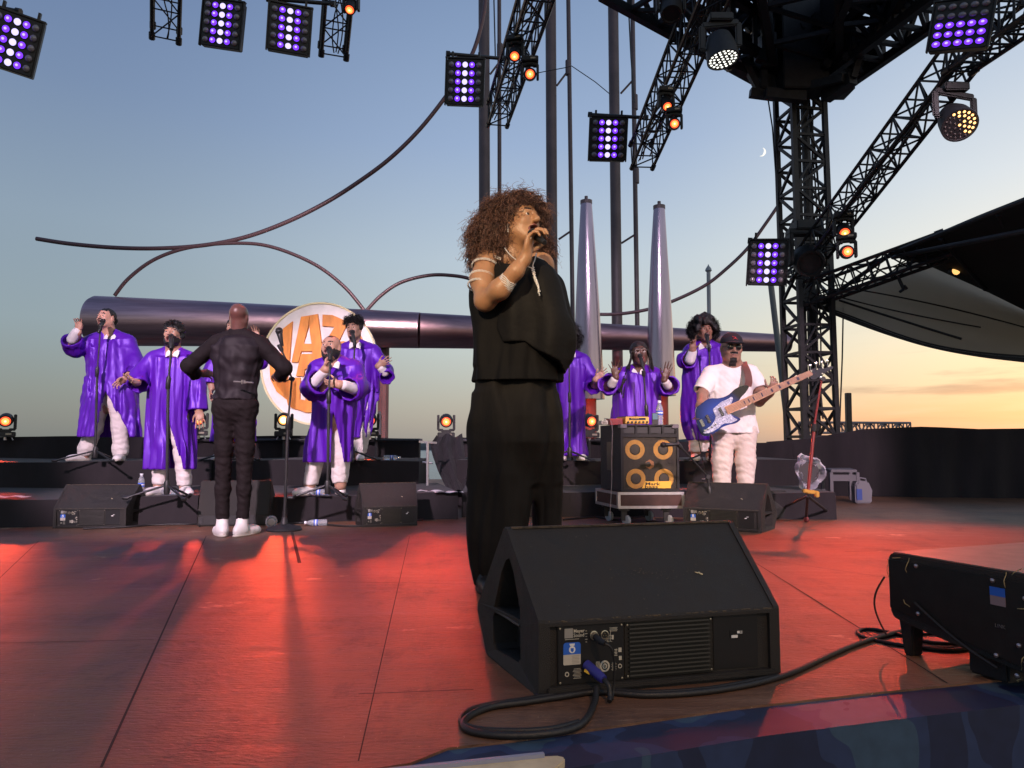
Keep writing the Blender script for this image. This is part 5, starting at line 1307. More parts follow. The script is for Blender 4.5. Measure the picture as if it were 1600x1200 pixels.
# ------------------------------------------------------------------ bass cabinet, amplifier, rolling case
def bass_rig():
    D = 6.0
    bl = ground(952, 812); 
    yaw = R(4)
    X = Vector((math.cos(yaw), math.sin(yaw), 0)); Y = Vector((-X.y, X.x, 0)); Z = Vector((0, 0, 1))
    def P(px, py, D_): return at(px, py, D_)
    # dolly case : front face from px 968..1068, z from py 795 to 768
    f0 = at(966, 795, D); f1 = at(1069, 793, D + .03); zt = at(966, 769, D).z; zb = f0.z
    X = (f1 - f0); X.z = 0; wd = X.length; X.normalize(); Y = Vector((-X.y, X.x, 0))
    O = Vector((f0.x, f0.y, 0)); depth = .52
    t = empty('rolling_flight_case', O, 'brown flight case tray with aluminium edges on castors under the bass cabinet', 'flight case')
    # the left flank is seen, the tray is turned a little: left flank runs back-left
    Yl = (at(931, 793, D + .50) - O); Yl.z = 0; Yl = Yl.normalized()
    def pbox(mb, x0, x1, y0, y1, z0, z1):
        v = [O + X * a + Yl * b + Z * c for a in (x0, x1) for b in (y0, y1) for c in (z0, z1)]
        mb.add(v, [(0, 1, 3, 2), (4, 6, 7, 5), (0, 4, 5, 1), (2, 3, 7, 6), (0, 2, 6, 4), (1, 5, 7, 3)])
    mb = MB(); pbox(mb, .004, wd - .004, .004, depth - .004, zb + .004, zt - .004); mb.build('body', mat('case_brown', (.055, .022, .018), .5, var=.3, vscale=10), t, world=True)
    mb = MB(); e = .022
    for z0 in (zb, zt - e):
        pbox(mb, 0, wd, -.002, .006, z0, z0 + e); pbox(mb, -.002, .006, .006, depth, z0, z0 + e); pbox(mb, wd - .006, wd + .002, .006, depth, z0, z0 + e); pbox(mb, .006, wd, depth - .006, depth + .002, z0, z0 + e)
    for x0, y0 in ((-.0035, -.0035), (wd - e + .0035, -.0035)): pbox(mb, x0, x0 + e, y0, y0 + .008, zb + e, zt - e); pbox(mb, x0 if x0 < .1 else wd - .004, (x0 if x0 < .1 else wd - .004) + .008, y0 + .008, y0 + e + .008, zb + e, zt - e)
    pbox(mb, -.0035, .0045, depth - e, depth, zb + e, zt - e)
    mb.build('edge_profile', M_ALU, t, world=True)
    for x, y in ((.07, .06), (wd - .12, .06), (.07, depth - .08), (wd - .12, depth - .08)):
        c = O + X * x + Yl * y; r = .042
        mb = MB(); mb.lathe([(r * .5, -.014), (r, -.012), (r * 1.02, 0), (r, .012), (r * .5, .014)], c + Vector((0, 0, r)) + X * .02, X + Yl * .5, n=20); w_ = mb.build('castor', mat('castor_grey', (.38, .40, .42), .5), t, world=True, smooth=True)
        mb = MB(); mb.box(c + Vector((0, 0, zb - .01)), (.08, .06, .02)); mb.beam(c + Z * (zb - .01), c + Vector((0, 0, r)) + X * .0, .02, .045); mb.build('bracket', M_STEEL, w_).location = -Vector(t.location)
    # cabinet
    c0 = at(971, 768, D + .03); c1 = at(1062, 767, D + .06); w = (c1 - c0); w.z = 0; cw = w.length; X2 = w.normalized(); h = at(971, 664, D + .03).z - zt
    O2 = Vector((c0.x, c0.y, zt + .003)); cab = empty('bass_cabinet', O2, 'black bass speaker cabinet with four yellow ringed cones and a tweeter behind a mesh grille', 'loudspeaker')
    Y2 = (at(939, 768, D + .50) - at(971, 768, D + .03)); Y2.z = 0; dp = Y2.length; Y2 = Y2.normalized()
    def pb(mb, x0, x1, y0, y1, z0, z1):
        v = [O2 + X2 * a + Y2 * b + Z * c for a in (x0, x1) for b in (y0, y1) for c in (z0, z1)]
        mb.add(v, [(0, 1, 3, 2), (4, 6, 7, 5), (0, 4, 5, 1), (2, 3, 7, 6), (0, 2, 6, 4), (1, 5, 7, 3)])
    mb = MB(); pb(mb, 0, cw, .018, dp, 0, h); e = .018
    pb(mb, 0, e, 0, .018, 0, h); pb(mb, cw - e, cw, 0, .018, 0, h); pb(mb, e, cw - e, 0, .018, 0, e); pb(mb, e, cw - e, 0, .018, h - .012, h); pb(mb, e, cw - e, 0, .018, h * .81, h * .86)
    for k in range(5): x = e + (cw - 2 * e) * k / 4; pb(mb, x - .008, x + .008, .001, .018, h * .86, h - .012)
    mb.build('shell', mat('tolex_black', (.014, .013, .014), .7, bump=.4, bscale=300), cab, world=True)
    mb = MB()
    for k in range(4): x = e + (cw - 2 * e) * k / 4; pb(mb, x + .012, x + (cw - 2 * e) / 4 - .012, .012, .017, h * .87, h - .02)
    mb.build('port', M_PLAS, cab, world=True)
    M_YEL = mat('cone_yellow', (.80, .40, .06), .45); gx0, gx1 = e, cw - e; gz0, gz1 = e, h * .81
    Yn = Vector((-X2.y, X2.x, 0)); fc = lambda u, v, y=.014: O2 + X2 * (gx0 + (gx1 - gx0) * u) + Yn * y + Z * (gz0 + (gz1 - gz0) * v)
    for u, v in ((.225, .76), (.75, .76), (.235, .20), (.76, .20)):
        mb = MB(); R0 = .172 * (gx1 - gx0)
        mb.lathe([(R0 * 1.05, 0), (R0 * 1.05, .003), (R0 * .58, .0015), (R0 * .57, 0)], fc(u, v), -Yn, n=32); o = mb.build('speaker_cone', M_YEL, cab, world=True, smooth=True)
        mb = MB(); mb.lathe([(R0 * .58, .0028), (R0 * .4, .004), (.001, .005)], fc(u, v) - Vector(cab.location), -Yn, n=24); mb.build('dust_cap', mat('cap_dark', (.03, .028, .025), .6), o, smooth='all')
    mb = MB(); hx = [(.078 * cw * math.cos(R(60 * k + 30)), .084 * cw * math.sin(R(60 * k + 30))) for k in range(6)]; mb.prism(hx, fc(.50, .475, .0130), X2, Z, Y2 * .0015); mb.build('tweeter', mat('tweeter_orange', (.50, .20, .07), .4), cab, world=True)
    mb = MB(); mb.lathe([(.022, .0), (.012, .003), (.001, .003)], fc(.47, .475, .0125), -Yn, n=16); mb.build('tweeter_horn', M_PLAS, cab, world=True)
    # grille: a real perforated sheet made of crossing thin bars
    mb = MB(); nx, nz = 44, 46
    for i in range(nx + 1): a = fc(i / nx, 0, .006); mb.beam(a, fc(i / nx, 1, .006), .0017, .0012, up=Yn)
    for j in range(nz + 1): a = fc(0, j / nz, .0078); mb.beam(a, fc(1, j / nz, .0078), .0012, .0019, up=Yn)
    mb.build('grille', mat('grille_bronze', (.10, .085, .06), .5, metal=.5), cab, world=True)
    mb = MB(); mb.prism([(-.01, -.006), (.26 * .95, -.006), (.25, .012), (.255, .055), (.02, .055)], fc(.36, .03, .002), X2 * cw / .52, Z * cw / .52, Y2 * .003); bd = mb.build('badge', mat('badge_yellow', (.80, .45, .05), .45), cab, world=True)
    Mx = lambda p: frame(p - Vector(cab.location), X2, Z, -Y2)
    bk = mat('badge_black', (.02, .015, .01), .5)
    text_mesh('lettering', 'Mark', .036 * cw / .5, bk, cab, Mx(fc(.40, .075, .0012)), sx=1.7, bold=.0006); text_mesh('lettering', 'bass', .036 * cw / .5, bk, cab, Mx(fc(.39, .018, .0012)), sx=1.9, bold=.0006)
    mb = MB(); z0 = h * .36; pbz = lambda a, b: None
    pb(mb, -.003, .002, dp * .38, dp * .66, h * .30, h * .74); mb.build('handle_cup', M_PLAS, cab, world=True)
    mb = MB(); pb(mb, -.006, -.002, dp * .40, dp * .64, h * .51, h * .54); mb.build('handle_bar', M_STEEL, cab, world=True)
    mb = MB()
    for x, y in ((0, 0), (cw - .05, 0)): pb(mb, x - .003, x + .053, y - .003, y + .06, h - .03, h + .004)
    mb.build('corner_cap', mat('corner_plastic', (.12, .10, .12), .5), cab, world=True, bevel=.004)
    ztop = zt + .003 + h
    # amplifier head and small things on top
    a0 = O2 + X2 * (cw * .18) + Y2 * .12; a0.z = ztop + .002
    t = empty('bass_amplifier', a0, 'yellow and black bass amplifier head with round knobs on top of the cabinet', 'amplifier')
    def ab(mb, x0, x1, y0, y1, z0, z1, O_=a0):
        v = [O_ + X2 * a + Y2 * b + Z * c for a in (x0, x1) for b in (y0, y1) for c in (z0, z1)]; mb.add(v, [(0, 1, 3, 2), (4, 6, 7, 5), (0, 4, 5, 1), (2, 3, 7, 6), (0, 2, 6, 4), (1, 5, 7, 3)])
    aw = cw * .415; ah = .066
    mb = MB(); ab(mb, 0, aw, 0, .22, .008, ah); mb.build('chassis', mat('amp_yellow', (.72, .40, .06), .45), t, world=True, bevel=.004)
    mb = MB(); ab(mb, .004, aw - .004, .01, .21, ah + .001, ah + .006); ab(mb, .03, aw - .03, -.003, -.001, .038, ah - .008); mb.build('black_panel', M_BLK, t, world=True)
    for k in range(6):
        mb = MB(); mb.lathe([(.0085, 0), (.0085, .012), (.001, .013)], a0 + X2 * (.02 + k * (aw - .04) / 5) + Z * .022, -Y2, n=14); mb.build('knob', M_PLAS, t, world=True, smooth=True)
    text_mesh('lettering', 'MARKBASS', .014, mat('badge_yellow', (.8, .45, .05)), t, frame(X2 * .045 + Z * .0455 - Y2 * .0036, X2, Z, -Y2))
    for name, lab, col, x0, x1, h_, y0 in (('red_box', 'red perforated device left of the yellow amplifier on the cabinet', (.35, .02, .025), -.115, -.008, .052, .04), ('junction_box', 'small pale box with wires at the left corner of the cabinet', (.55, .5, .42), -.20, -.145, .034, .0)):
        b0 = a0 + X2 * x0 + Y2 * y0; t = empty(name, b0, lab, 'box'); mb = MB(); ab(mb, 0, x1 - x0, 0, .10, .0, h_, b0); mb.build('body', mat(name, col, .5), t, world=True, bevel=.004)
        mb = MB(); ab(mb, .008, x1 - x0 - .008, -.002, 0, .008, h_ - .008, b0); mb.build('front', mat(name + '_front', tuple(c * .6 for c in col), .5, var=.5, vscale=80), t, world=True)
    P0 = a0 - X2 * .17; cableP = [P0 + Z * .03, P0 + Z * .05 - X2 * .01 - Y2 * .02, P0 - Y2 * .15 + X2 * -.0 + Z * .0, P0 - Y2 * .17 - X2 * .012 - Z * .30, P0 - Y2 * .19 - X2 * .02 - Z * .46, P0 - Y2 * .25 - X2 * .06 - Z * (ztop - .09)]
    t = empty('thin_cable', P0, 'thin pale cable hanging down the left edge of the bass cabinet', 'cable'); mb = MB(); mb.tube(catmull(cableP, 8), .0028, 6); mb.build('sheath', mat('pale_cable', (.25, .2, .2), .5), t, world=True, smooth=True)
    q = a0 + X2 * (aw + .035) + Y2 * .02; t = empty('phone', q, 'phone with a pale blue screen propped beside the amplifier', 'phone'); mb = MB(); ab(mb, 0, .05, 0, .008, 0, .10, q); mb.build('body', M_PLAS, t, world=True, bevel=.002)
    mb = MB(); ab(mb, .004, .046, -.001, 0, .045, .095, q); mb.build('screen', emis('phone_screen', (.25, .42, .6), .5), t, world=True)
    return ztop, a0 + X2 * (aw + .115) + Y2 * .06
ZTOP, BOT = bass_rig()
sheetw = MB()
def flat_board():
    t = empty('pale_plank', ground(1010, 818), 'pale plank lying on the floor under the rolling case', 'plank'); mb = MB(); a = ground(962, 819, .008); b = ground(1068, 821, .008); mb.beam(a, b, .06, .012); mb.build('board', mat('pale_wood', (.45, .40, .38), .7), t, world=True)
flat_board()

# ------------------------------------------------------------------ water bottles
M_PET = mat('bottle_plastic', (.85, .88, .92), .08, trans=.75, spec=.6); M_LBL = mat('bottle_label', (.05, .12, .55), .5, var=.0); M_CAPW = mat('bottle_cap', (.75, .75, .8), .5)
def bottle_proto():
    t = empty('water_bottle', (0, 0, 0)); H = .225
    mb = MB(); mb.lathe([(.024, 0), (.031, .004), (.032, .02), (.030, .028), (.032, .036), (.030, .044), (.032, .052), (.032, .085), (.031, .088), (.031, .132), (.032, .136), (.031, .152), (.024, .176), (.014, .196), (.013, .206)], (0, 0, 0), n=20); mb.build('body', M_PET, t, smooth=True)
    mb = MB(); mb.lathe([(.0318, .09), (.0322, .092), (.0322, .128), (.0318, .130)], (0, 0, 0), n=20); mb.build('label_band', M_LBL, t, smooth=True)
    mb = MB(); mb.lathe([(.0323, .104), (.0326, .105), (.0326, .116), (.0323, .117)], (0, 0, 0), n=20); mb.build('label_stripe', mat('label_white', (.7, .7, .75), .5), t)
    mb = MB(); mb.lathe([(.0155, .204), (.0155, .221), (.013, .224), (.001, .224)], (0, 0, 0), n=16); mb.build('cap', M_CAPW, t, smooth=True)
    return t
bp0 = bottle_proto(); BG = 'small clear water bottles with blue labels'
def P_on(px, py, z): return ground(px, py, z)
bots = [((223, 771), ZL, 'up', 0, 'upright water bottle on the low riser left of the bearded singer in white trainers', 6.3), ((600, 721), ZU, 'lie', -5, 'water bottle lying on the upper riser right of the curly haired singer', 8.0), ((516, 771.5), ZL, 'lie', 180, 'water bottle lying on the low riser by the heavy singer holding his stand', 6.3),
        ((514, 813.5), 0, 'lie', 180 + 6, 'water bottle lying on the floor beside the empty stand base', 6.05), ((1042, 660), None, 'up', 0, 'upright water bottle on top of the bass cabinet', None), ((915, 716), ZU, 'up', 0, 'rightmost upright bottle at the feet of the singer hidden by the lead singer', 7.95),
        ((908, 715), ZU, 'up', 0, 'left upright bottle of the pair at the feet of the hidden singer', 8.0), ((1106, 717), ZU, 'up', 0, 'upright water bottle on the upper riser between the bass player and the finger raising singer', 7.9), ((280, 770), ZL, 'lie', 176, 'water bottle lying behind the stand leg at the trainers of the bearded singer', 6.35)]
for n, (p, z, pose, ang, lab, D) in enumerate(bots):
    o = bp0 if n == 0 else copy_tree(bp0); tag(o, lab, 'bottle', BG)
    if z is None: o.location = BOT
    else: q = at(p[0], 700, D); o.location = (q.x, q.y, z + .001)
    if z is None: o.location.z = ZTOP + .001
    s = .82 if z is not None else .92
    o.scale = (s, s, s)
    if pose == 'lie': o.rotation_euler = (0, R(90), R(ang)); o.location.z += .032 * s
# round glass lamp end on the floor by the conductor
def jar():
    p = at(427, 700, 5.95); t = empty('clear_jar', (p.x, p.y, 0), 'round clear plastic jar lying on the floor left of the empty stand base', 'jar'); mb = MB()
    mb.lathe([(.03, -.06), (.045, -.05), (.045, .04), (.038, .05), (.03, .05)], (0, 0, .046), (.3, -1, 0), n=24); mb.build('body', M_PET, t, smooth=True)
    mb = MB(); mb.lathe([(.028, .051), (.02, .056), (.001, .056)], (0, 0, .046), (.3, -1, 0), n=20); mb.build('base', mat('jar_base', (.4, .35, .35), .2), t)
jar()

# ------------------------------------------------------------------ microphones and stands
M_GRILL = mat('mic_grille', (.035, .033, .035), .5, metal=.4, bump=1, bscale=900)
def microphone(tip, tail, label, s=1.0, ball=.027):
    """tip: centre of the ball; tail: end of the handle"""
    tip = Vector(tip); tail = Vector(tail); d = (tip - tail).normalized(); t = empty('microphone', tip, label, 'microphone', 'black vocal microphones'); b = ball * s
    mb = MB(); mb.lathe([(b * .75, -b * 1.0), (b * .95, -b * .5), (b, 0), (b * .92, b * .45), (b * .7, b * .78), (b * .35, b * .97), (.001, b)], (0, 0, 0), d, n=22); mb.build('grille', M_GRILL, t, smooth='all')
    mb = MB(); mb.lathe([(b * .99, -b * .18), (b * 1.06, -b * .14), (b * 1.06, b * .10), (b * .99, b * .14)], (0, 0, 0), d, n=22); mb.build('ring', M_STEEL, t, smooth=True)
    mb = MB(); L_ = (tip - tail).length; mb.lathe([(b * .72, -L_ * .16), (b * .80, -L_ * .22), (b * .70, -L_ * .4), (b * .45, -L_ * .98), (b * .38, -L_)], (0, 0, 0), d, n=18); mb.build('handle', M_PLAS, t, smooth=True)
    return t
def mic_stand(base, label, pts, style='tripod', spread=.30, ang=0.4, clutch=None, r=.0095, name='microphone_stand'):
    """pts: world points from the foot upward to the clip"""
    base = Vector(base); t = empty(name, base, label, 'microphone stand', 'microphone stands'); z0 = base.z
    mb = MB(); k = 1 if len(pts) < 3 else len(pts) - 2
    P = [Vector(p) for p in pts]
    mb.tube([base + Vector((0, 0, .05)), P[0]], [r * 1.25, r * 1.25], 10); mb.tube([P[0], P[1]], r * .85, 10); mb.build('pole', M_PLAS, t, world=True, smooth=True)
    mb = MB(); d = (P[1] - P[0]).normalized(); mb.lathe([(r * 1.2, -.06), (r * 1.9, -.05), (r * 1.9, .03), (r * 1.1, .05)], P[0], d, n=12); mb.build('clutch', M_PLAS, t, world=True, smooth=True)
    if len(P) > 2:
        mb = MB(); mb.tube(P[1:], r * .75, 8); mb.build('boom', M_PLAS, t, world=True, smooth=True)
        mb = MB(); mb.lathe([(.018, -.02), (.018, .02)], P[1], (0, 1, 0), n=12); mb.tube([P[1], P[1] + Vector((-.04, -.03, -.02))], .006, 6); mb.lathe([(.01, -.012), (.01, .012)], P[1] + Vector((-.045, -.03, -.02)), (1, 0, 0), n=8); mb.build('joint_knob', M_PLAS, t, world=True)
    mb = MB(); e = P[-1]; d = (P[-1] - P[-2]).normalized(); mb.lathe([(.008, -.03), (.017, -.01), (.019, .035), (.015, .036)], e, d, n=12); mb.build('clip', M_PLAS, t, world=True, smooth=True)
    if style == 'tripod':
        mb = MB(); mb.lathe([(.02, 0), (.024, .02), (.024, .09), (.018, .11)], base + Vector((0, 0, .035)), n=12); mb.build('hub', M_PLAS, t, world=True, smooth=True)
        for q in range(3):
            th = ang + q * 2 * PI / 3; f = base + Vector((math.cos(th) * spread, math.sin(th) * spread * .8, .012)); mb = MB(); mb.tube([base + Vector((0, 0, .11)), f], .009, 8); mb.lathe([(.014, -.02), (.016, .02), (.01, .03)], f, (f - base).normalized(), n=8); mb.build('leg', M_PLAS, t, world=True, smooth=True)
    else:
        mb = MB(); mb.lathe([(.13, 0), (.135, .008), (.12, .028), (.03, .05), (.018, .10)], base, n=28); mb.build('round_base', M_BLK, t, world=True, smooth=True)
    return t
def stand_px(foot, zf, D, pts, label, dtop=0, **k):
    b = at(foot[0], 700, D); b = Vector((b.x, D, zf)); n = len(pts)
    return mic_stand(b, label, [at(x, y, D + (dtop * (i / (n - 1)))) for i, (x, y) in enumerate(pts)], **k)
mic_px = []
def mic_at(c, tail, D, label, s=.9, dd=-.08): return microphone(at(c[0], c[1], D), at(tail[0], tail[1], D + dd), label, s)
# stand and microphone of each singer
stand_px((149, 715), ZU, 7.45, [(152, 580), (157, 514)], 'straight stand before the ponytailed singer', spread=.36, ang=R(200)); mic_at((161, 502), (154, 520), 7.5, 'microphone at the mouth of the ponytailed singer', .95)
stand_px((263, 765), ZL, 5.95, [(263, 597), (268, 544)], 'straight stand before the bearded singer in white trainers', spread=.30, ang=R(195)); mic_at((268, 526), (267, 545), 6.0, 'microphone at the mouth of the bearded singer in white trainers', .88)
stand_px((513, 765), ZL, 5.95, [(514, 620), (516, 560)], 'straight stand gripped by the heavy singer', spread=.28, ang=R(190)); mic_at((514, 545), (516, 563), 6.0, 'microphone at the mouth of the heavy singer', .88)
stand_px((551, 712), ZU, 7.5, [(552, 605), (554, 540)], 'straight stand before the curly haired singer', spread=.30, ang=R(160)); mic_at((551, 519), (554, 540), 7.55, 'microphone at the mouth of the curly haired singer', .9)
stand_px((364, 712), ZU, 7.5, [(364, 600), (366, 545)], 'stand almost hidden behind the conductor', spread=.34, ang=R(180)); mic_at((366, 528), (366, 545), 7.5, 'microphone hidden behind the conductor', .9)
stand_px((447, 812), 0, 5.75, [(450, 660), (456, 592), (446, 560), (439, 545)], 'empty stand with a boom and round base beside the conductor', style='round'); mic_at((436, 517), (441, 541), 5.75, 'unused microphone on the empty boom stand', 1.05, 0)
stand_px((890, 714), ZU, 7.5, [(890, 620), (889, 560)], 'stand between the lead singer and the first cone', spread=.28, ang=R(200)); mic_at((889, 541), (889, 560), 7.5, 'microphone of the singer hidden behind the lead singer', .9)
stand_px((1012, 760), ZL, 6.75, [(1010, 640), (1006, 585)], 'stand before the singer with glasses', spread=.28, ang=R(200)); mic_at((1000, 556), (1006, 578), 6.75, 'microphone at the mouth of the singer with glasses', .85)
stand_px((1110, 714), ZU, 7.5, [(1110, 620), (1108, 545)], 'stand before the finger raising singer', spread=.28, ang=R(200)); mic_at((1104, 524), (1108, 543), 7.5, 'microphone at the mouth of the finger raising singer', .9)
# cabinet microphone on a short boom
b = at(1112, 700, 5.9); cm = mic_stand((b.x, 5.9, 0), 'short boom stand reaching in front of the bass cabinet', [at(1109, 770, 5.9), at(1106, 745, 5.9), at(1070, 705, 5.75), at(1062, 697, 5.75)], spread=.22)
microphone(at(1036, 695, 5.72), at(1062, 694, 5.72), 'instrument microphone pointed at the upper right cone of the bass cabinet', .8)

# ------------------------------------------------------------------ things on the right
def red_lit_stand():
    foot = at(1262, 700, 6.0); b = Vector((foot.x, 6.0, 0)); t = empty('rolling_stand', b, 'rolling stand with a dark pole coloured as if lit red, yellow clamp and three castored legs', 'stand')
    mb = MB(); mb.tube([at(1262, 772, 6.0), at(1273, 660, 6.05)], .013, 10); mb.tube([at(1273, 660, 6.05), at(1284, 592, 6.1)], .009, 8); mb.build('pole', mat('pole_lit_red', (.20, .018, .015), .35), t, world=True, smooth=True)  # red stage light put into the dark pole's colour
    mb = MB(); mb.lathe([(.02, -.03), (.02, .03)], at(1272, 668, 6.04), (.1, 0, 1), n=10); mb.tube([at(1284, 592, 6.1), at(1276, 580, 6.1), at(1274, 572, 6.1)], .009, 8); mb.lathe([(.02, -.02), (.02, .02)], at(1285, 592, 6.1), (0, 1, 0), n=10); mb.build('top_clip', M_PLAS, t, world=True)
    mb = MB(); c = at(1264, 768, 5.98); mb.box(c, (.10, .05, .03), Matrix.Rotation(R(8), 3, 'Y')); mb.box(c + Vector((.06, 0, -.02)), (.03, .05, .05)); mb.build('clamp', mat('yellow_clamp', (.50, .26, .03), .5), t, world=True, bevel=.006)
    for px, py in ((1215, 806), (1260, 816), (1296, 810)):
        g = ground(px, py); mb = MB(); mb.tube([at(1262, 775, 6.0), g + Vector((0, 0, .05))], .011, 8); l = mb.build('leg', M_PLAS, t, world=True, smooth=True)
        mb = MB(); mb.lathe([(.012, -.012), (.024, -.010), (.024, .010), (.012, .012)], g + Vector((0, 0, .024)) - Vector(b), (1, .3, 0), n=14); mb.build('castor', mat('castor_red', (.14, .03, .03), .5), l, smooth=True)
red_lit_stand()
def reflector():
    c = at(1265, 745, 6.9); t = empty('crumpled_plastic', (c.x, c.y, ZL), 'round crumpled clear plastic wrap standing on the low riser behind the rolling stand', 'plastic wrap'); rg = np.random.RandomState(9)
    mb = MB(); n = 40; m = 7; r0 = .16; cc = Vector((0, 0, .17))
    for j in range(m):
        rr = .09 + (r0 - .09) * j / (m - 1)
        for i in range(n):
            th = 2 * PI * i / n; w = 1 + .10 * math.sin(3 * th + 1) + .05 * rg.rand() + (.22 if 1.9 < th < 2.5 else 0) * j / m
            mb.v.append((cc.x + rr * w * math.cos(th) * .82, .03 * math.sin(5 * th + j) + .02 * rg.rand() + .05 * math.sin(j), max(cc.z + rr * w * math.sin(th), .005)))
    for j in range(m - 1):
        for i in range(n): mb.f.append((j * n + i, j * n + (i + 1) % n, (j + 1) * n + (i + 1) % n, (j + 1) * n + i)); mb.m.append(0)
    mb.build('film', mat('clear_film', (.75, .72, .78), .12, trans=.25, alpha=.75), t, smooth=False)
    mb = MB(); mb.lathe([(.10, -.01), (.10, .01)], (0, .03, .17), (0, 1, 0), n=24); mb.build('inner_disc', mat('disc_dark', (.06, .055, .06), .3), t)
reflector()
def table_():
    D = 8.4; g = lambda x, y, d=D: at(x, y, d); zf = 0
    c = g(1322, 760); t = empty('trestle_table', (c.x, c.y, 0), 'small grey metal frame table in front of the tall drape', 'table'); r = .016; ztop = g(1300, 733).z; m = mat('grey_frame', (.12, .11, .125), .5)
    P = [g(1298, 733, 8.25), g(1339, 732, 8.25), g(1328, 733, 8.75), g(1285, 733, 8.75)]; 
    for p in P: p.z = ztop
    for p in P: mb = MB(); mb.beam((p.x, p.y, 0), (p.x, p.y, ztop - .03), .035); mb.build('leg', m, t, world=True)
    mb = MB(); mb.prism([(p.x, p.y) for p in P], (0, 0, ztop - .03), Vector((1, 0, 0)), Vector((0, 1, 0)), (0, 0, .03)); mb.build('top', m, t, world=True, bevel=.004)
    mb = MB(); a = P[0] + Vector((0, -.0, -.09)); b = P[1] + Vector((0, 0, -.09)); mb.beam(a, b, .02, .07); mb.build('apron', m, t, world=True)
    c = at(1351, 765, 8.2); t = empty('jerrican', (c.x, c.y, 0), 'white and blue plastic canister on the floor right of the metal table', 'canister'); h = at(1351, 755, 8.2).z
    h = .24
    mb = MB(); mb.prism([(-.10, 0), (.08, 0), (.09, .14), (.05, h), (-.06, h + .01), (-.10, .2)], (0, 0, .002), Vector((1, 0, 0)), Vector((0, 0, 1)), (0, .12, 0)); mb.build('body', mat('canister_grey', (.16, .15, .17), .5), t, bevel=.015)
    mb = MB(); mb.box((-.06, -.002, .10), (.06, .004, .12)); mb.build('label_panel', mat('canister_blue', (.03, .06, .25), .5), t)
    mb = MB(); mb.tube([(-.03, .06, h), (-.02, .06, h + .04), (.04, .06, h + .03), (.05, .06, h - .01)], .01, 6); mb.build('handle', mat('canister_grey', (.2, .2, .2)), t, smooth=True)
table_()
# folded papers lying on the risers
for px, D, z, ang, lab in ((20, 6.05, ZL, 3, 'sheet of paper on the low riser at the far left'), (677, 6.75, ZL, -6, 'crumpled paper sheet by the cloth flap, left piece'), (702, 6.6, ZL, 10, 'small paper scrap right of the cloth flap')):
    c = at(px, 700, D); t = empty('paper_sheet', (c.x, c.y, z + .003), lab, 'paper', 'paper sheets on the low risers'); mb = MB(); n = 6
    for j in range(3):
        for i in range(n + 1): mb.v.append((-.13 + .26 * i / n, -.07 + .07 * j, .006 * math.sin(i * 1.7 + j) + .008))
    for j in range(2):
        for i in range(n): a = j * (n + 1) + i; mb.f.append((a, a + 1, a + n + 2, a + n + 1)); mb.m.append(0)
    o = mb.build('paper', mat('paper_white', (.7, .66, .68), .8), t); o.rotation_euler = (0, 0, R(ang))
# ================================================================== people
def nrm(v): v = np.array(v, float); return v / max(np.linalg.norm(v), 1e-9)
def skin(name, col, rough=.5): return mat('skin_' + name, col, rough, var=.10, vscale=25, bump=.12, bscale=160, sss=.05, spec=.45)
M_LIP = lambda n, c: mat('lips_' + n, c, .4)
M_MOUTH = mat('mouth_inside', (.05, .008, .010), .5)
M_EYEW = mat('eye_white', (.62, .58, .55), .25); M_IRIS = mat('eye_iris', (.02, .012, .01), .15)
M_HAIRK = mat('hair_black', (.010, .008, .008), .55, bump=.6, bscale=120)
def robe_material():
    m = bpy.data.materials.new('purple_satin'); m.use_nodes = True; nt = m.node_tree; N = nt.nodes; L = nt.links; b = N['Principled BSDF']
    b.inputs['Base Color'].default_value = (.098, .008, .40, 1); b.inputs['Roughness'].default_value = .44; b.inputs['Metallic'].default_value = .18; b.inputs['Specular IOR Level'].default_value = .4
    b.inputs['Sheen Weight'].default_value = .08; b.inputs['Sheen Tint'].default_value = (.5, .2, 1, 1); b.inputs['Anisotropic'].default_value = .3
    tc = N.new('ShaderNodeTexCoord'); mp = N.new('ShaderNodeMapping'); mp.inputs['Scale'].default_value = (1, 1, .10); L.new(tc.outputs['Object'], mp.inputs[0])
    n = N.new('ShaderNodeTexNoise'); n.inputs['Scale'].default_value = 26; n.inputs['Detail'].default_value = 3; n.inputs['Distortion'].default_value = .3; L.new(mp.outputs[0], n.inputs[0])
    bp = N.new('ShaderNodeBump'); bp.inputs['Strength'].default_value = .30; bp.inputs['Distance'].default_value = .02; L.new(n.outputs[0], bp.inputs['Height']); L.new(bp.outputs[0], b.inputs['Normal'])
    return m
M_ROBE = robe_material()
M_SHIRT = mat('white_shirt', (.72, .68, .70), .8, bump=.4, bscale=30); M_TROU = mat('white_trousers', (.66, .60, .58), .85, bump=.8, bscale=22, stretch=(1, 1, 1.6))
M_SHOEW = mat('white_leather', (.72, .68, .66), .45, bump=.2, bscale=60); M_SOLE = mat('shoe_sole', (.55, .50, .44), .6)

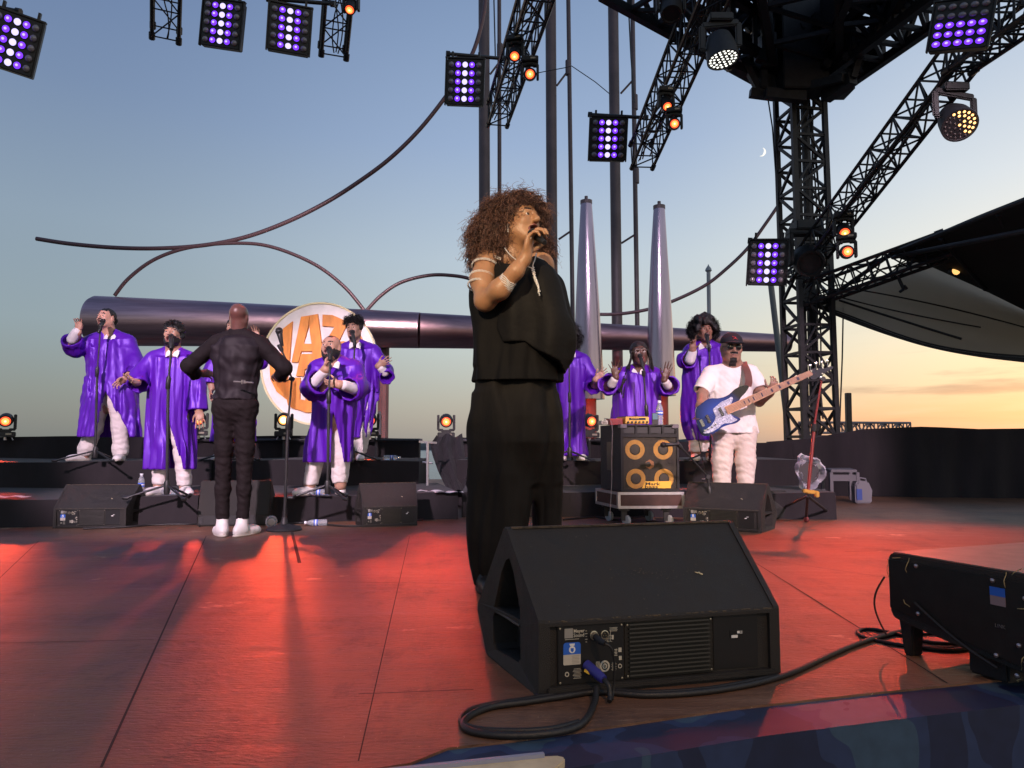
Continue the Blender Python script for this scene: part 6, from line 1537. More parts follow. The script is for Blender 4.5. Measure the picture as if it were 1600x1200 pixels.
class Person:
    def __init__(s, D, zf, foot_px, label, vox=.0075):
        s.D = D; s.s = D / F; s.zf = zf; s.vox = vox
        b = at(foot_px, 700, D); s.t = empty('person', (b.x, D, zf), label, 'person'); s.label = label
        s.body = Shape(); s.head_cls = None; s.u = 1.0; s.deep = 1.22
    def W(s, px, py, dy=0.0): return np.array(at(px, py, s.D + dy))
    def r(s, px): return px * s.s
    def tube(s, sh, pts, k=.02, sub=False): sh.tube([s.W(*p[:3]) for p in pts], [p[3] * s.s for p in pts], k, sub)
    def head(s, px, py, hh, yaw=0, pitch=0, roll=0, dy=0.0, mouth=.5, wide=1.0, beard=None, eyes=True, skinm=None, lipc=(.25, .08, .07), brow=True, jaw=1.0, hairline=None, nose=1.0, lid=0.35):
        C = s.W(px, py, dy); q = hh * s.s / .235; y, p, ro = R(yaw), R(pitch), R(roll)
        f = np.array([math.sin(y) * math.cos(p), -math.cos(y) * math.cos(p), math.sin(p)]); r0 = np.array([math.cos(y), math.sin(y), 0]); u0 = np.cross(r0, f) * -1
        u0 = np.cross(f, r0); u0 = u0 if u0[2] > 0 else -u0
        r = r0 * math.cos(ro) - u0 * math.sin(ro); u = u0 * math.cos(ro) + r0 * math.sin(ro)
        M = np.stack([r, f, u], 1); s.H = (C, M, q); s.hq = q
        P = lambda x, yy, z: C + M @ (np.array([x * wide, yy, z]) * q)
        s.HP = P; B = s.body; E = lambda c, rr, k=.02, sub=False: B.ell(P(*c), np.array(rr) * q * np.array([wide, 1, 1]), k * q, M, sub)
        E((0, -.018, .038), (.076, .095, .082)); E((0, .022, .0), (.064, .068, .085), .03); E((0, .035, -.05), (.052 * jaw, .050, .060), .03)
        E((0, .060, -.094), (.026 * jaw, .024, .022), .03)
        for sx in (-1, 1):
            B.cap(P(sx * .056 * jaw, -.01, -.045), P(sx * .022, .055, -.094), .018 * q, .016 * q, .03 * q)
            E((sx * .036, .062, -.020), (.022, .020, .022), .02)
            E((sx * .030, .089, .010), (.018, .014, .011), .012, True)
            B.cap(P(sx * .014, .088, .027), P(sx * .046, .070, .030), .0085 * q, .007 * q, .014 * q)
            E((sx * .030, .070, .009), (.0135, .0135, .0115), .004)
            E((sx * .0105, .099, -.027), (.0085, .010, .007), .006)
            E((sx * .079, -.012, -.002), (.008, .019, .030), .006); B.ell(P(sx * .086, -.006, .0), np.array((.005, .009, .016)) * q, .003, M, True)
        B.cap(P(0, .088, .018), P(0, .112, -.020), .008 * q * nose, .0125 * q * nose, .012 * q); E((0, .108, -.024), (.0115 * nose, .012, .010), .006)
        o = .010 + .022 * mouth
        B.tube([P(-.026, .080, -.052 - o * .1), P(-.010, .096, -.047), P(0, .097, -.0485), P(.010, .096, -.047), P(.026, .080, -.052 - o * .1)], [.004 * q, .0065 * q, .006 * q, .0065 * q, .004 * q], .006 * q)
        B.tube([P(-.024, .080, -.054 - o * .4), P(-.010, .091, -.056 - o), P(0, .093, -.058 - o), P(.010, .091, -.056 - o), P(.024, .080, -.054 - o * .4)], [.004 * q, .0068 * q, .0072 * q, .0068 * q, .004 * q], .006 * q)
        if mouth > .15: E((0, .088, -.053 - o * .5), (.019, .022, .004 + o * .52), .004, True)
        if s.vox > .006: pass
        def cls(Pt):
            L_ = (Pt - C) @ M / q; x, yy, z = np.abs(L_[:, 0]) / wide, L_[:, 1], L_[:, 2]; out = np.zeros(len(Pt), int)
            near = (np.linalg.norm(L_, axis=1) < .16)
            zm = -.053 - o * .5; e = (x / (.030 if mouth > .15 else .024)) ** 2 + ((z - zm) / ((.012 if mouth > .15 else .002) + o * .62)) ** 2
            lips = near & (yy > .070) & (e < 1); out[lips] = 1
            e2 = (x / .0185) ** 2 + ((z - zm) / (.001 + o * .55)) ** 2
            if mouth > .15: out[near & (e2 < 1) & (yy > .05)] = 2
            if brow: 
                bz = .031 + .004 * np.sin((x - .012) * 60); out[near & (yy > .055) & (x > .012) & (x < .048) & (np.abs(z - bz) < .0052)] = 3
            if beard:
                bl = near & (yy > -.012) & (z < -.030) & (z > -.145) & (e > 1.05)
                if beard == 'full': b = bl & ((z < -.040 - .02 * (x < .04) + .25 * np.maximum(x - .04, 0)) | (x > .052) & (z < .0)) & ~((x < .030) & (z > -.040)); out[b & ((yy > .0) | (x > .05))] = 3
                elif beard == 'goatee': out[bl & (x < .030) & (yy > .05) & ((z < -.060 - o) | (x > .020) | (z > -.045))] = 3
                elif beard == 'thin': out[bl & (((x < .026) & (z < -.066 - o)) | ((x < .030) & (z > -.044) & (yy > .08)))] = 3
            return out
        s.head_cls = cls
        if eyes:
            for sx in (-1, 1):
                c = P(sx * .0305, .0725, .009); mb = MB(); rr = .0128 * q; fw = Vector(f)
                mb.lathe([(.001, -rr), (rr * .8, -rr * .6), (rr, 0), (rr * .87, rr * .5), (rr * .62, rr * .8)], c, fw, n=16); mb.cur = 1; mb.lathe([(rr * .62, rr * .79), (rr * .35, rr * .96), (.0005, rr * 1.03)], c, fw, n=16)
                e = mb.build('eye', [M_EYEW, M_IRIS], s.t, world=True, smooth='all')
                # upper lid: a shallow cap over the ball
                s.body.ell(P(sx * .0305, .0735, .0095 + .0085 * (1 - lid)), np.array((.0155, .0128, .0085)) * q, .004 * q, M)
        return P
    def neck(s, px, py, rpx, dy=0.0, k=.03):
        C, M, q = s.H; a = s.HP(0, -.020, -.055); b = s.W(px, py, dy); s.body.cap(a, b, rpx * s.s, rpx * s.s * 1.12, k)
    def hand(s, w, d, n, t, size=1.0, curl=(20, 25, 30, 35), thumb=.5, spread=6, sh=None, rad=1.0, thumbdir=None):
        """w wrist; d towards the fingers; n the way the palm faces; t towards the thumb"""
        sh = sh or s.body; w = np.array(w, float); d = nrm(d); t = np.array(t, float); t = nrm(t - d * (t @ d)); nn = np.cross(d, t); nn = nn if nn @ np.array(n, float) > 0 else -nn
        k = size; M = np.stack([d, t, nn], 1)
        sh.ell(w + d * .048 * k, np.array((.056, .041, .0165)) * k, .012 * k, M); sh.cap(w - d * .02 * k, w + d * .02 * k, .0235 * k, .022 * k, .02 * k)
        LN = ((.043, .026, .021), (.048, .030, .022), (.044, .027, .021), (.034, .020, .018)); OFF = (.031, .0105, -.0105, -.030); BASE = (.088, .093, .089, .080); RD = (.0092, .0096, .0090, .0080)
        for i in range(4):
            c = w + (d * BASE[i] + t * OFF[i]) * k; a = R(spread) * (1.5 - i); dd = nrm(d * math.cos(a) + t * math.sin(a)); ang = 0; rr = RD[i] * k * rad
            sh.cap(w + (d * .045 + t * OFF[i] * .8) * k, c, rr * 1.2, rr * 1.12, .010 * k)
            p = c; first = True
            for j, L_ in enumerate(LN[i]):
                ang += R(curl[i]) * (1.0 if j else .8); v = dd * math.cos(ang) + nn * math.sin(ang); e = p + v * L_ * k
                sh.cap(p, e, rr * (1 - .08 * j), rr * (.92 - .10 * j), .003 * k); p = e
        c = w + (d * .026 + t * .026 + nn * .004) * k; v = nrm(d * .62 + t * .74 + nn * (.15 + .5 * thumb)) if thumbdir is None else nrm(thumbdir); p = c
        for j, L_ in enumerate((.040, .031, .025)):
            e = p + v * L_ * k; rr = (.0135, .0112, .0100, .0085); sh.cap(p, e, rr[j] * k * rad, rr[j + 1] * k * rad, .010 * k if j == 0 else .003 * k); p = e
            v = nrm(v + d * .30 - t * .16 + nn * .45 * thumb) if thumbdir is None else nrm(v + nn * .1)
    def arm(s, pts, k=.02, sh=None): s.tube(sh or s.body, pts, k)
    def torso(s, L, Rr, hip, wpx, depth=.072):
        a = s.W(*L); b = s.W(*Rr); c = s.W(*hip); m = (a + b) / 2; w = np.linalg.norm(b - a) / 2
        s.body.cap(a * .8 + b * .2, b * .8 + a * .2, .055, .055, .05); up = nrm(m - c)
        s.body.ell(m - up * .17, (w * .74, depth, .19), .04); s.body.ell(m * .45 + c * .55, (wpx * s.s * .66, depth * .9, .18), .04); s.body.ell(c, (wpx * s.s * .7, depth * .95, .11), .04)
    def finish(s, skinm, hairm=None, lipc=(.27, .12, .10), name='body'):
        P_, Q = s.body.mesh(s.vox); s.skin = skinm
        o = np_mesh(name, P_, Q, [skinm, M_LIP('%02d%02d' % (lipc[0] * 99, lipc[1] * 99), lipc), M_MOUTH, hairm or M_HAIRK], s.t, idx=s.head_cls, relax=1); return o
    def part(s, name, sh, mats, vox=None, idx=None, relax=1, parent=None):
        P_, Q = sh.mesh(vox or s.vox); return np_mesh(name, P_, Q, mats, parent or s.t, idx=idx, relax=relax)
    def rows(s, L, dr, dy=0.0):
        """(py, xl, xr[, depth ratio[, dy]]) -> loft rows"""
        out = []
        for q in L:
            a = s.W(q[1], q[0], dy); b = s.W(q[2], q[0], dy); rx = (b[0] - a[0]) / 2; k = (q[3] if len(q) > 3 else dr) * s.deep; y0 = q[4] if len(q) > 4 else 0
            out.append((a[2], (a[0] + b[0]) / 2, s.D + dy + y0, rx, rx * k))
        return out
    def shoe(s, ankle, d, L_=.27, mats=None, w=.046, high=False, name='shoe'):
        a = np.array(ankle, float); a[2] = s.zf; d = nrm((d[0], d[1], 0)); r = np.array([-d[1], d[0], 0]); k = L_ / .27; sh = Shape(); M = np.stack([d, r, np.array([0, 0, 1.])], 1); zf = s.zf
        sh.ell(a + d * -.03 * k + (0, 0, .04), (.055 * k, .038 * k, .050), .02, M); sh.ell(a + d * .08 * k + (0, 0, .030), (.10 * k, w * k, .042), .03, M); sh.ell(a + d * .15 * k + (0, 0, .024), (.055 * k, w * .95 * k, .032), .03, M)
        sh.cap(a + (0, 0, .05), a + (0, 0, .115 if high else .085), .042 * k, .040 * k, .03)
        sh.box(a + d * .06 * k + (0, 0, -.05), (.4, .4, .0502), .0, sub=True)
        sh.ell(a + d * .055 * k + (0, 0, .006), (.150 * k, .047 * k, .018), .004, M); sh.box(a + d * .06 * k + (0, 0, -.052), (.4, .4, .0522), .0, sub=True)
        m = mats or [M_SHOEW, M_SOLE]
        return s.part(name, sh, m, vox=.006, idx=lambda P: (P[:, 2] < zf + .020).astype(int))
    def legs(s, specs, mats, name='trousers', seed=1, amp=.0032, hip=None, depthk=1.0, vox=None, extra=None):
        """specs: list of polylines (px,py,dy,rpx); cut flat at the last point"""
        sh = Shape()
        for pl in specs:
            W_ = [s.W(*p[:3]) for p in pl]; rs = [p[3] * s.s for p in pl]; e = W_[-1]
            sh.tube(W_, rs, .03)
            sh.box(e + (0, 0, -.10 - .012), (rs[-1] * 1.6, rs[-1] * 1.6, .10), .0, sub=True)
        if hip: sh.ell(s.W(*hip[:3]), (hip[3] * s.s * .88, hip[4] * .72, .12), .04)
        wv = waves(seed, 7, 70, 150, amp * .8, (.45, .45, 1)); wv2 = waves(seed + 5, 4, 25, 60, amp * .8, (1, 1, .35)); sh.post(lambda x, y, z: wv(x, y, z) + wv2(x, y, z))
        if extra: extra(sh)
        return s.part(name, sh, mats, vox=vox)
    def collar(s, c, w=1.0, m=None, drop=.055, sh_yaw=0.0):
        """shirt collar: band round the neck and two pointed flaps; c = throat pit (world)"""
        c = Vector(c); k = s.u * w; mb = MB(); Rz = Matrix.Rotation(sh_yaw, 3, 'Z'); q = lambda x, y, z: c + Rz @ Vector((x * k, y * k, z * k))
        n = 16; vs = []
        for i in range(n + 1):
            th = R(-70) + R(320) * i / n + R(90) * 0; a = R(290) - R(20) + R(0); th = R(-60 + 300 * i / n)
            x = .062 * math.cos(th); y = .055 + .062 * math.sin(th); up = .030 + .012 * math.sin(th)
            vs += [q(x * 1.02, y * 1.02, up), q(x * 1.14, y * 1.14, -.018 + .012 * math.sin(th)), q(x * .94, y * .94, up), q(x * 1.05, y * 1.05, -.02)]
        fs = []
        for i in range(n):
            a = 4 * i; b = a + 4; fs += [(a, b, b + 1, a + 1), (a + 2, a + 3, b + 3, b + 2), (a, a + 2, b + 2, b), (a + 1, b + 1, b + 3, a + 3)]
        mb.add(vs, fs)
        for sx in (-1, 1):
            A = [q(sx * .050, .012, .034), q(sx * .072, .006, .004), q(sx * .066, -.022, -drop), q(sx * .010, -.028, -.030), q(sx * .022, -.006, .006)]; off = Vector((0, -.006, 0)); B_ = [p + off for p in A]; m_ = len(A)
            mb.add(A + B_, [(0, 1, 2, 3, 4), (9, 8, 7, 6, 5)] + [(i, (i + 1) % m_, (i + 1) % m_ + m_, i + m_) for i in range(m_)])
        return mb.build('shirt_collar', m or M_SHIRT, s.t, world=True)
    def sleeve(s, sh, pts, hollow=True, k=.03, cut=True, wall=.014):
        W_ = [s.W(*p[:3]) for p in pts]; rs = [p[3] * s.s for p in pts]; e = W_[-1]; d = nrm(e - W_[-2])
        for i in range(len(W_) - 2): sh.cap(W_[i], W_[i + 1], rs[i], rs[i + 1], k)
        a, b, ra, rb = W_[-2], e, rs[-2], rs[-1]; dd = b - a; q = dd @ dd
        def fn(X, Y, Z):
            px, py, pz = X - a[0], Y - a[1], Z - a[2]; t = np.clip((px * dd[0] + py * dd[1] + pz * dd[2]) / q, 0, 1)
            dist = np.sqrt((px - t * dd[0]) ** 2 + (py - t * dd[1]) ** 2 + (pz - t * dd[2]) ** 2) - (ra + (rb - ra) * t)
            if sh.wave is not None: dist = dist + sh.wave(X, Y, Z)
            return np.maximum(dist, (X - b[0]) * d[0] + (Y - b[1]) * d[1] + (Z - b[2]) * d[2])
        m = max(ra, rb); sh.fn(fn, np.minimum(a, b) - m, np.maximum(a, b) + m, k)
        if hollow: sh.cap(a + dd * .55, b + d * .05, max(ra + (rb - ra) * .55 - wall * 1.4, .02), max(rb - wall, .025), .0, sub=True)
    def robe(s, rows, dr, sleeves, seed=1, slit=None, fold=.020, mats=None, neckhole=None, hollow=.55, slitw=.05, slit_lean=0.0, shoulders=None, vox=None, name='choir_robe', post=None, fr=(9, 15, 23)):
        sh = Shape(); Rw = s.rows(rows, dr, .0); wv = waves(seed, 6, 30, 62, .0095, (1, 1, .08)); wv2 = waves(seed + 9, 5, 70, 120, .0038, (1, 1, .07)); sh.wave = lambda x, y, z: wv(x, y, z) + wv2(x, y, z)
        z1 = min(r_[0] for r_ in Rw); z0 = max(r_[0] for r_ in Rw); zc = z1 + (z0 - z1) * hollow
        sh.loft(Rw, .04, ring_folds(seed, z0 - .15, z1, .002, fold, fr), shell=(.023, zc))
        if shoulders: s.tube(sh, [(p[0], p[1] - 1.5, p[2], p[3] * 1.32) for p in shoulders], .05)
        for sl in sleeves: s.sleeve(sh, sl)
        if neckhole is not None: sh.ell(neckhole, (.052 * s.u, .056 * s.u, .075 * s.u), .012, None, True)
        if slit:
            xs, ys, xe, we = slit       # top px,py ; hem px, hem half-width px
            tp = s.W(xs, ys); he = s.W(xe, rows[-1][0] if rows[-1][0] > rows[0][0] else rows[0][0]); zb = z1 - .05
            def cutfn(X, Y, Z):
                t = np.clip((tp[2] - Z) / (tp[2] - zb), 0, 1); cx = tp[0] + (he[0] - tp[0]) * t; hw = we * s.s * t ** .8
                return np.maximum(np.maximum(np.abs(X - cx) - hw, Z - tp[2]), Y - s.D) + 0 * Z
            sh.fn(cutfn, (min(tp[0], he[0]) - we * s.s, s.D - .5, zb), (max(tp[0], he[0]) + we * s.s, s.D, tp[2]), .0, True)
        if post: post(sh)
        return s.part(name, sh, mats or [M_ROBE], vox=vox)
    def hair_cap(s, m=None, grow=.007, front=.062, low=-.03, seed=1, rough=.004, top=0.0, back=0.0, freq=(90, 170), sidelow=None, name='hair', forehead=.060):
        C, M, q = s.H; sh = Shape(); P = s.HP
        sh.ell(P(0, -.018 - back, .038 + top * .5), np.array((.076 + grow, .095 + grow, .082 + grow + top)) * q, .01, M); sh.ell(P(0, .020, .015), np.array((.066 + grow, .066 + grow * .5, .08 + grow)) * q, .01, M)
        def cutf(X, Y, Z):
            px, py, pz = X - C[0], Y - C[1], Z - C[2]; x = (px * M[0, 0] + py * M[1, 0] + pz * M[2, 0]) / q; y = (px * M[0, 1] + py * M[1, 1] + pz * M[2, 1]) / q; z = (px * M[0, 2] + py * M[1, 2] + pz * M[2, 2]) / q
            zl = np.where(y > .045, forehead + (.045 - y) * .0 - np.maximum(np.abs(x) - .03, 0) * .9, np.where(y > .012, forehead - (.045 - y) * 1.9, low - .0))
            return (z - zl) * q
        sh.fn(cutf, C - .2, C + .2, .004, True)
        wv = waves(seed, 9, freq[0], freq[1], rough); sh.post(wv)
        return s.part(name, sh, [m or M_HAIRK], vox=min(s.vox, .006))
def curls(parent, seeds, length, turns, rad, thick, m, name='curls', seed=3, out=.6, grav=.5, segs=14, jitter=.5):
    """seeds: list of (point, outward normal); every curl is a thin tapering helix"""
    rg = np.random.RandomState(seed); V = []; Q = []; n = 3
    for p, nn in seeds:
        p = np.array(p); d = nrm(nrm(nn) + rg.randn(3) * jitter * .5); L_ = length * rg.uniform(.6, 1.25); k = rg.uniform(.7, 1.3); a = nrm(np.cross(d, [.3, .5, .8])); b = np.cross(d, a); ph = rg.uniform(0, 6.28); pos = p.copy(); vel = d.copy(); base = len(V); rr = rad * rg.uniform(.6, 1.3)
        for j in range(segs + 1):
            t = j / segs; th = ph + turns * k * 6.28 * t; c = pos + (a * math.cos(th) + b * math.sin(th)) * rr * min(1, t * 4)
            w = thick * (1 - .75 * t); e1 = a; e2 = d
            for q in range(n):
                al = 2 * PI * q / n; V.append(c + (a * math.cos(al) + d * math.sin(al)) * w)
            vel = nrm(vel * out + d * (1 - out) * .4 + np.array([0, 0, -grav * t])); pos = pos + vel * L_ / segs
        for j in range(segs):
            for q in range(n): A_ = base + j * n; Q.append((A_ + q, A_ + (q + 1) % n, A_ + n + (q + 1) % n, A_ + n + q))
    return np_mesh(name, np.array(V), np.array(Q), [m], parent, relax=0)
def ell_seeds(c, r, n, seed, M=None, keep=None, inset=.9):
    rg = np.random.RandomState(seed); out = []; M = np.eye(3) if M is None else M; c = np.array(c); r = np.array(r)
    while len(out) < n:
        v = nrm(rg.randn(3)); k = inset + (1 - inset) * rg.rand(); p = c + M @ (v * r * k); nn = M @ (v / r)
        if keep is None or keep(p, v): out.append((p, nn))
    return out

def glasses(P, s, m, lensr=.021, dark=None, name='glasses', round_=True):
    mb = MB(); pts = []
    for sx in (-1, 1):
        c = P(sx * .031, .101, .008); ring = [P(sx * .031 + lensr * math.cos(a), .101 - .10 * abs(lensr * math.cos(a)) * 0, .008 + lensr * .85 * math.sin(a)) for a in [2 * PI * k / 20 for k in range(21)]]
        mb.tube(ring, .0013 * s.hq, 5, caps=False); mb.tube([P(sx * (.031 + lensr), .100, .012), P(sx * .078, .06, .016), P(sx * .083, -.005, .012)], .0014 * s.hq, 5)
    mb.tube([P(-.010, .103, .012), P(0, .106, .014), P(.010, .103, .012)], .0013 * s.hq, 5); g = mb.build(name, m, s.t, world=True, smooth=True)
    if dark:
        for sx in (-1, 1):
            mb = MB(); c = Vector(P(sx * .031, .1005, .008)); f = Vector(s.H[1][:, 1]); mb.lathe([(lensr * s.hq, -.0008), (lensr * .9 * s.hq, .0012), (.0005, .002)], c - Vector(s.t.location), f, n=20); mb.build('lens', dark, g, smooth='all')
    return g
UP = np.array([0, 0, 1.]); CAMD = np.array([0, -1., 0]); RT = np.array([1., 0, 0])
# ------------------------------------------------------------------ 1: ponytailed singer, raised hand, upper riser
def p1():
    s = Person(7.75, ZU, 160, 'person in purple robe with goatee and ponytail, one hand raised, at the far left'); s.u = .92
    SK = skin('rosy', (.50, .27, .20))
    s.head(166, 498, 33, yaw=-14, pitch=10, roll=-4, dy=-.05, mouth=.5, beard='goatee'); s.neck(171, 523, 9.5)
    s.torso((136, 531, 0), (202, 533, 0), (170, 630, 0), 27)
    s.arm([(137, 532, 0, 8), (112, 543, -.10, 7), (122, 520, -.22, 5.5)]); s.hand(s.W(122, 518, -.22), (.08, -.1, 1), CAMD, RT, .93, curl=(28, 40, 38, 20), spread=9, thumb=.7)
    s.arm([(202, 534, 0, 8), (214, 572, -.05, 7), (198, 590, -.20, 5.5)]); s.hand(s.W(199, 590, -.2), (-.75, -.2, -.55), (-.3, 0, -1), (-.3, -.5, .2), .92, curl=(18, 22, 30, 35), spread=5)
    s.arm([(158, 630, 0, 13), (146, 675, 0, 9), (132, 712, 0, 7)]); s.arm([(182, 630, 0, 13), (188, 675, 0, 9), (188, 712, 0, 7)])
    s.finish(SK); s.hair_cap(low=.0, forehead=.068, grow=.005, rough=.0015)
    sh = Shape(); sh.tube([s.HP(.0, -.10, .06), s.HP(.0, -.135, .02), s.HP(0, -.13, -.05)], [.026, .022, .010], .02); s.part('ponytail', sh, [M_HAIRK], vox=.006)
    s.robe([(532, 140, 204, .42), (545, 137, 211, .45), (575, 138, 212, .5), (610, 134, 214, .55), (650, 128, 216, .6), (683, 126, 219, .65)], .5,
           [[(140, 536, 0, 10), (117, 545, -.10, 13), (112, 530, -.20, 15)], [(202, 537, 0, 10), (213, 568, -.05, 13), (206, 588, -.14, 14)]], seed=3, slit=(178, 612, 192, 24), fold=.020, neckhole=s.W(172, 524, -.03), shoulders=[(146, 533, 0, 8), (172, 526, .02, 9), (200, 534, 0, 8)])
    s.collar(s.W(172, 526, -.075), .9); 
    sh = Shape(); s.tube(sh, [(113, 530, -.19, 8), (120, 519, -.22, 7)]); s.part('shirt_cuff', sh, [M_SHIRT])
    s.legs([[(158, 625, 0, 14), (147, 668, 0, 12.5), (135, 700, 0, 11), (132, 710, 0, 10)], [(184, 625, 0, 14), (188, 668, 0, 12), (188, 702, 0, 11), (188, 710, 0, 10)]], [M_TROU], hip=(170, 622, 0, 28, .12), seed=4)
    s.shoe(s.W(131, 712, 0), (-.45, -1, 0), .26); s.shoe(s.W(189, 712, 0), (.25, -1, 0), .26)
p1()
# ------------------------------------------------------------------ 2: bearded singer in white trainers, low riser
def p2():
    s = Person(6.38, ZL, 265, 'person in purple robe with black beard and white trainers, both arms held low'); s.u = .86
    s.head(270, 524, 38, yaw=4, pitch=12, roll=4, dy=-.05, mouth=.8, beard='full'); s.neck(271, 547, 10.5)
    SK = skin('warm', (.42, .235, .165)); s.torso((236, 556, 0), (298, 560, 0), (264, 655, 0), 27)
    s.arm([(237, 558, 0, 9), (216, 588, -.06, 8), (213, 598, -.2, 6)]); s.hand(s.W(214, 598, -.22), (-.15, -.75, .1), (.2, -.3, 1), (-.6, 0, .5), .88, curl=(12, 20, 25, 30), spread=9, thumb=.1)
    s.arm([(298, 562, 0, 9), (308, 610, .02, 7.5), (310, 640, -.06, 6)]); s.hand(s.W(311, 641, -.06), (.25, -.25, -1), (0, 1, .1), (-1, -.2, 0), .88, curl=(8, 10, 12, 14), spread=9)
    s.arm([(252, 655, 0, 14), (248, 715, 0, 10), (248, 760, 0, 8)]); s.arm([(278, 655, 0, 14), (284, 715, 0, 10), (288, 760, 0, 8)])
    s.finish(SK); s.hair_cap(low=-.02, forehead=.052, grow=.016, rough=.007, top=.014)
    H = s.HP; C, M, q = s.H; curls(s.t, ell_seeds(H(0, -.0, .055), np.array((.078, .095, .075)) * q, 260, 2, M, keep=lambda p, v: v[2] > .25), .035, 1.6, .006, .0032, M_HAIRK, 'hair_curls', segs=8)
    s.robe([(560, 237, 302, .42), (575, 232, 306, .45), (610, 231, 303, .5), (660, 230, 302, .52), (700, 229, 303, .55), (733, 228, 304, .58)], .5,
           [[(239, 562, 0, 12), (219, 586, -.06, 15), (216, 603, -.14, 17)], [(298, 566, 0, 11), (307, 606, .0, 14), (308, 642, -.02, 17)]], seed=11, slit=(273, 655, 284, 11), fold=.024, neckhole=s.W(270, 551, -.03), shoulders=[(244, 560, 0, 9), (270, 552, .02, 9), (296, 562, 0, 9)])
    s.collar(s.W(270, 551, -.08), .92)
    s.legs([[(252, 650, 0, 16), (249, 710, 0, 12), (249, 754, 0, 10.5)], [(278, 650, 0, 16), (285, 710, 0, 12), (288, 756, 0, 11)]], [M_TROU], hip=(265, 648, 0, 27, .12), seed=5)
    s.shoe(s.W(249, 765, 0), (-.25, -1, 0), .25); s.shoe(s.W(289, 765, 0), (.55, -.8, 0), .26)
p2()
# ------------------------------------------------------------------ 3: singer hidden behind the conductor
def p3():
    s = Person(8.0, ZU, 364, 'person in purple robe almost hidden behind the conductor, one hand raised'); s.u = .92
    SK = skin('warm', (.42, .235, .165)); s.head(366, 512, 33, yaw=0, pitch=4, mouth=.5); s.neck(366, 535, 9); s.torso((340, 545, 0), (392, 545, 0), (366, 640, 0), 24)
    s.arm([(340, 547, 0, 8), (328, 585, 0, 7), (331, 606, -.05, 5.5)]); s.hand(s.W(331, 607, -.05), (-.05, -.2, -1), (1, 0, 0), (0, -1, 0), .9, curl=(18, 20, 24, 26), spread=4)
    s.arm([(392, 547, 0, 8), (408, 565, -.05, 7), (401, 533, -.14, 5.5)]); s.hand(s.W(401, 531, -.14), (-.05, -.1, 1), CAMD, -RT, .9, curl=(15, 20, 22, 25), spread=9)
    s.arm([(356, 640, 0, 13), (354, 680, 0, 9), (352, 712, 0, 7)]); s.arm([(376, 640, 0, 13), (380, 680, 0, 9), (384, 712, 0, 7)])
    s.finish(SK); s.hair_cap(low=-.02)
    s.robe([(545, 338, 394, .45), (560, 334, 398, .48), (600, 336, 396, .5), (650, 334, 398, .55), (690, 332, 400, .6)], .5, [[(340, 549, 0, 10), (330, 580, 0, 12), (329, 600, -.02, 13)], [(392, 549, 0, 10), (407, 566, -.04, 11), (404, 544, -.1, 12)]], seed=21, neckhole=s.W(366, 536, -.03), shoulders=[(346, 547, 0, 8), (366, 540, .02, 8), (388, 547, 0, 8)])
    s.collar(s.W(366, 538, -.075), .9)
    s.legs([[(356, 640, 0, 13), (352, 680, 0, 11), (350, 706, 0, 10)], [(376, 640, 0, 13), (382, 680, 0, 11), (386, 706, 0, 10)]], [M_TROU], seed=6); s.shoe(s.W(350, 712, 0), (-.3, -1, 0), .25); s.shoe(s.W(386, 712, 0), (.3, -1, 0), .25)
p3()
# ------------------------------------------------------------------ 5: heavy singer gripping the stand, low riser
def p5():
    s = Person(6.38, ZL, 518, 'person in purple robe with black beard gripping his microphone stand with both hands'); s.u = .9
    SK = skin('tan', (.44, .25, .175)); s.head(517, 544, 40, yaw=-12, pitch=12, roll=-3, dy=-.05, mouth=.5, beard='full', wide=1.08, jaw=1.15); s.neck(520, 566, 13)
    s.torso((492, 574, 0), (556, 576, 0), (520, 660, 0), 32, .15)
    s.arm([(492, 576, 0, 11), (484, 606, -.12, 9), (509, 577, -.30, 7)]); s.hand(s.W(509, 575, -.30), (.22, -.1, 1), (.9, -.3, 0), (-.2, -1, .2), .86, curl=(58, 60, 62, 64), spread=0, thumb=.9)
    s.arm([(556, 578, 0, 11), (558, 610, -.12, 9), (531, 601, -.32, 7)]); s.hand(s.W(530, 600, -.32), (-1, -.15, .0), (0, .6, -.4), (.1, -.4, 1), .88, curl=(38, 42, 46, 50), spread=3, thumb=.6)
    s.arm([(506, 660, 0, 17), (492, 715, 0, 12), (484, 758, 0, 9)]); s.arm([(534, 660, 0, 17), (532, 715, 0, 12), (532, 758, 0, 9)])
    s.finish(SK); s.hair_cap(low=.01, forehead=.055, grow=.0025, rough=.0008, m=mat('hair_cropped', (.02, .013, .011), .7, bump=.4, bscale=300))
    s.robe([(576, 490, 560, .45), (590, 487, 564, .55), (620, 488, 560, .62), (660, 486, 556, .62), (700, 480, 551, .62), (722, 478, 548, .64)], .6,
           [[(494, 580, 0, 13), (487, 606, -.10, 17), (500, 596, -.22, 20)], [(556, 582, 0, 13), (559, 606, -.10, 17), (545, 608, -.22, 19)]], seed=31, slit=(527, 645, 533, 9), fold=.022, neckhole=s.W(520, 570, -.04), shoulders=[(498, 578, 0, 12), (522, 569, .02, 11), (552, 578, 0, 12)])
    s.collar(s.W(520, 569, -.11), .95)
    sh = Shape(); s.tube(sh, [(494, 596, -.2, 9), (507, 581, -.28, 8)]); s.tube(sh, [(552, 607, -.2, 9), (537, 602, -.30, 8)]); s.part('shirt_cuff', sh, [M_SHIRT])
    s.legs([[(506, 655, 0, 17), (494, 712, 0, 13.5), (486, 755, 0, 11)], [(534, 655, 0, 19), (533, 712, 0, 15), (531, 752, 0, 12)]], [M_TROU], hip=(520, 650, 0, 32, .15), seed=7)
    s.shoe(s.W(484, 764, 0), (-.45, -.9, 0), .26); s.shoe(s.W(531, 758, .15), (.3, -1, 0), .25)
p5()
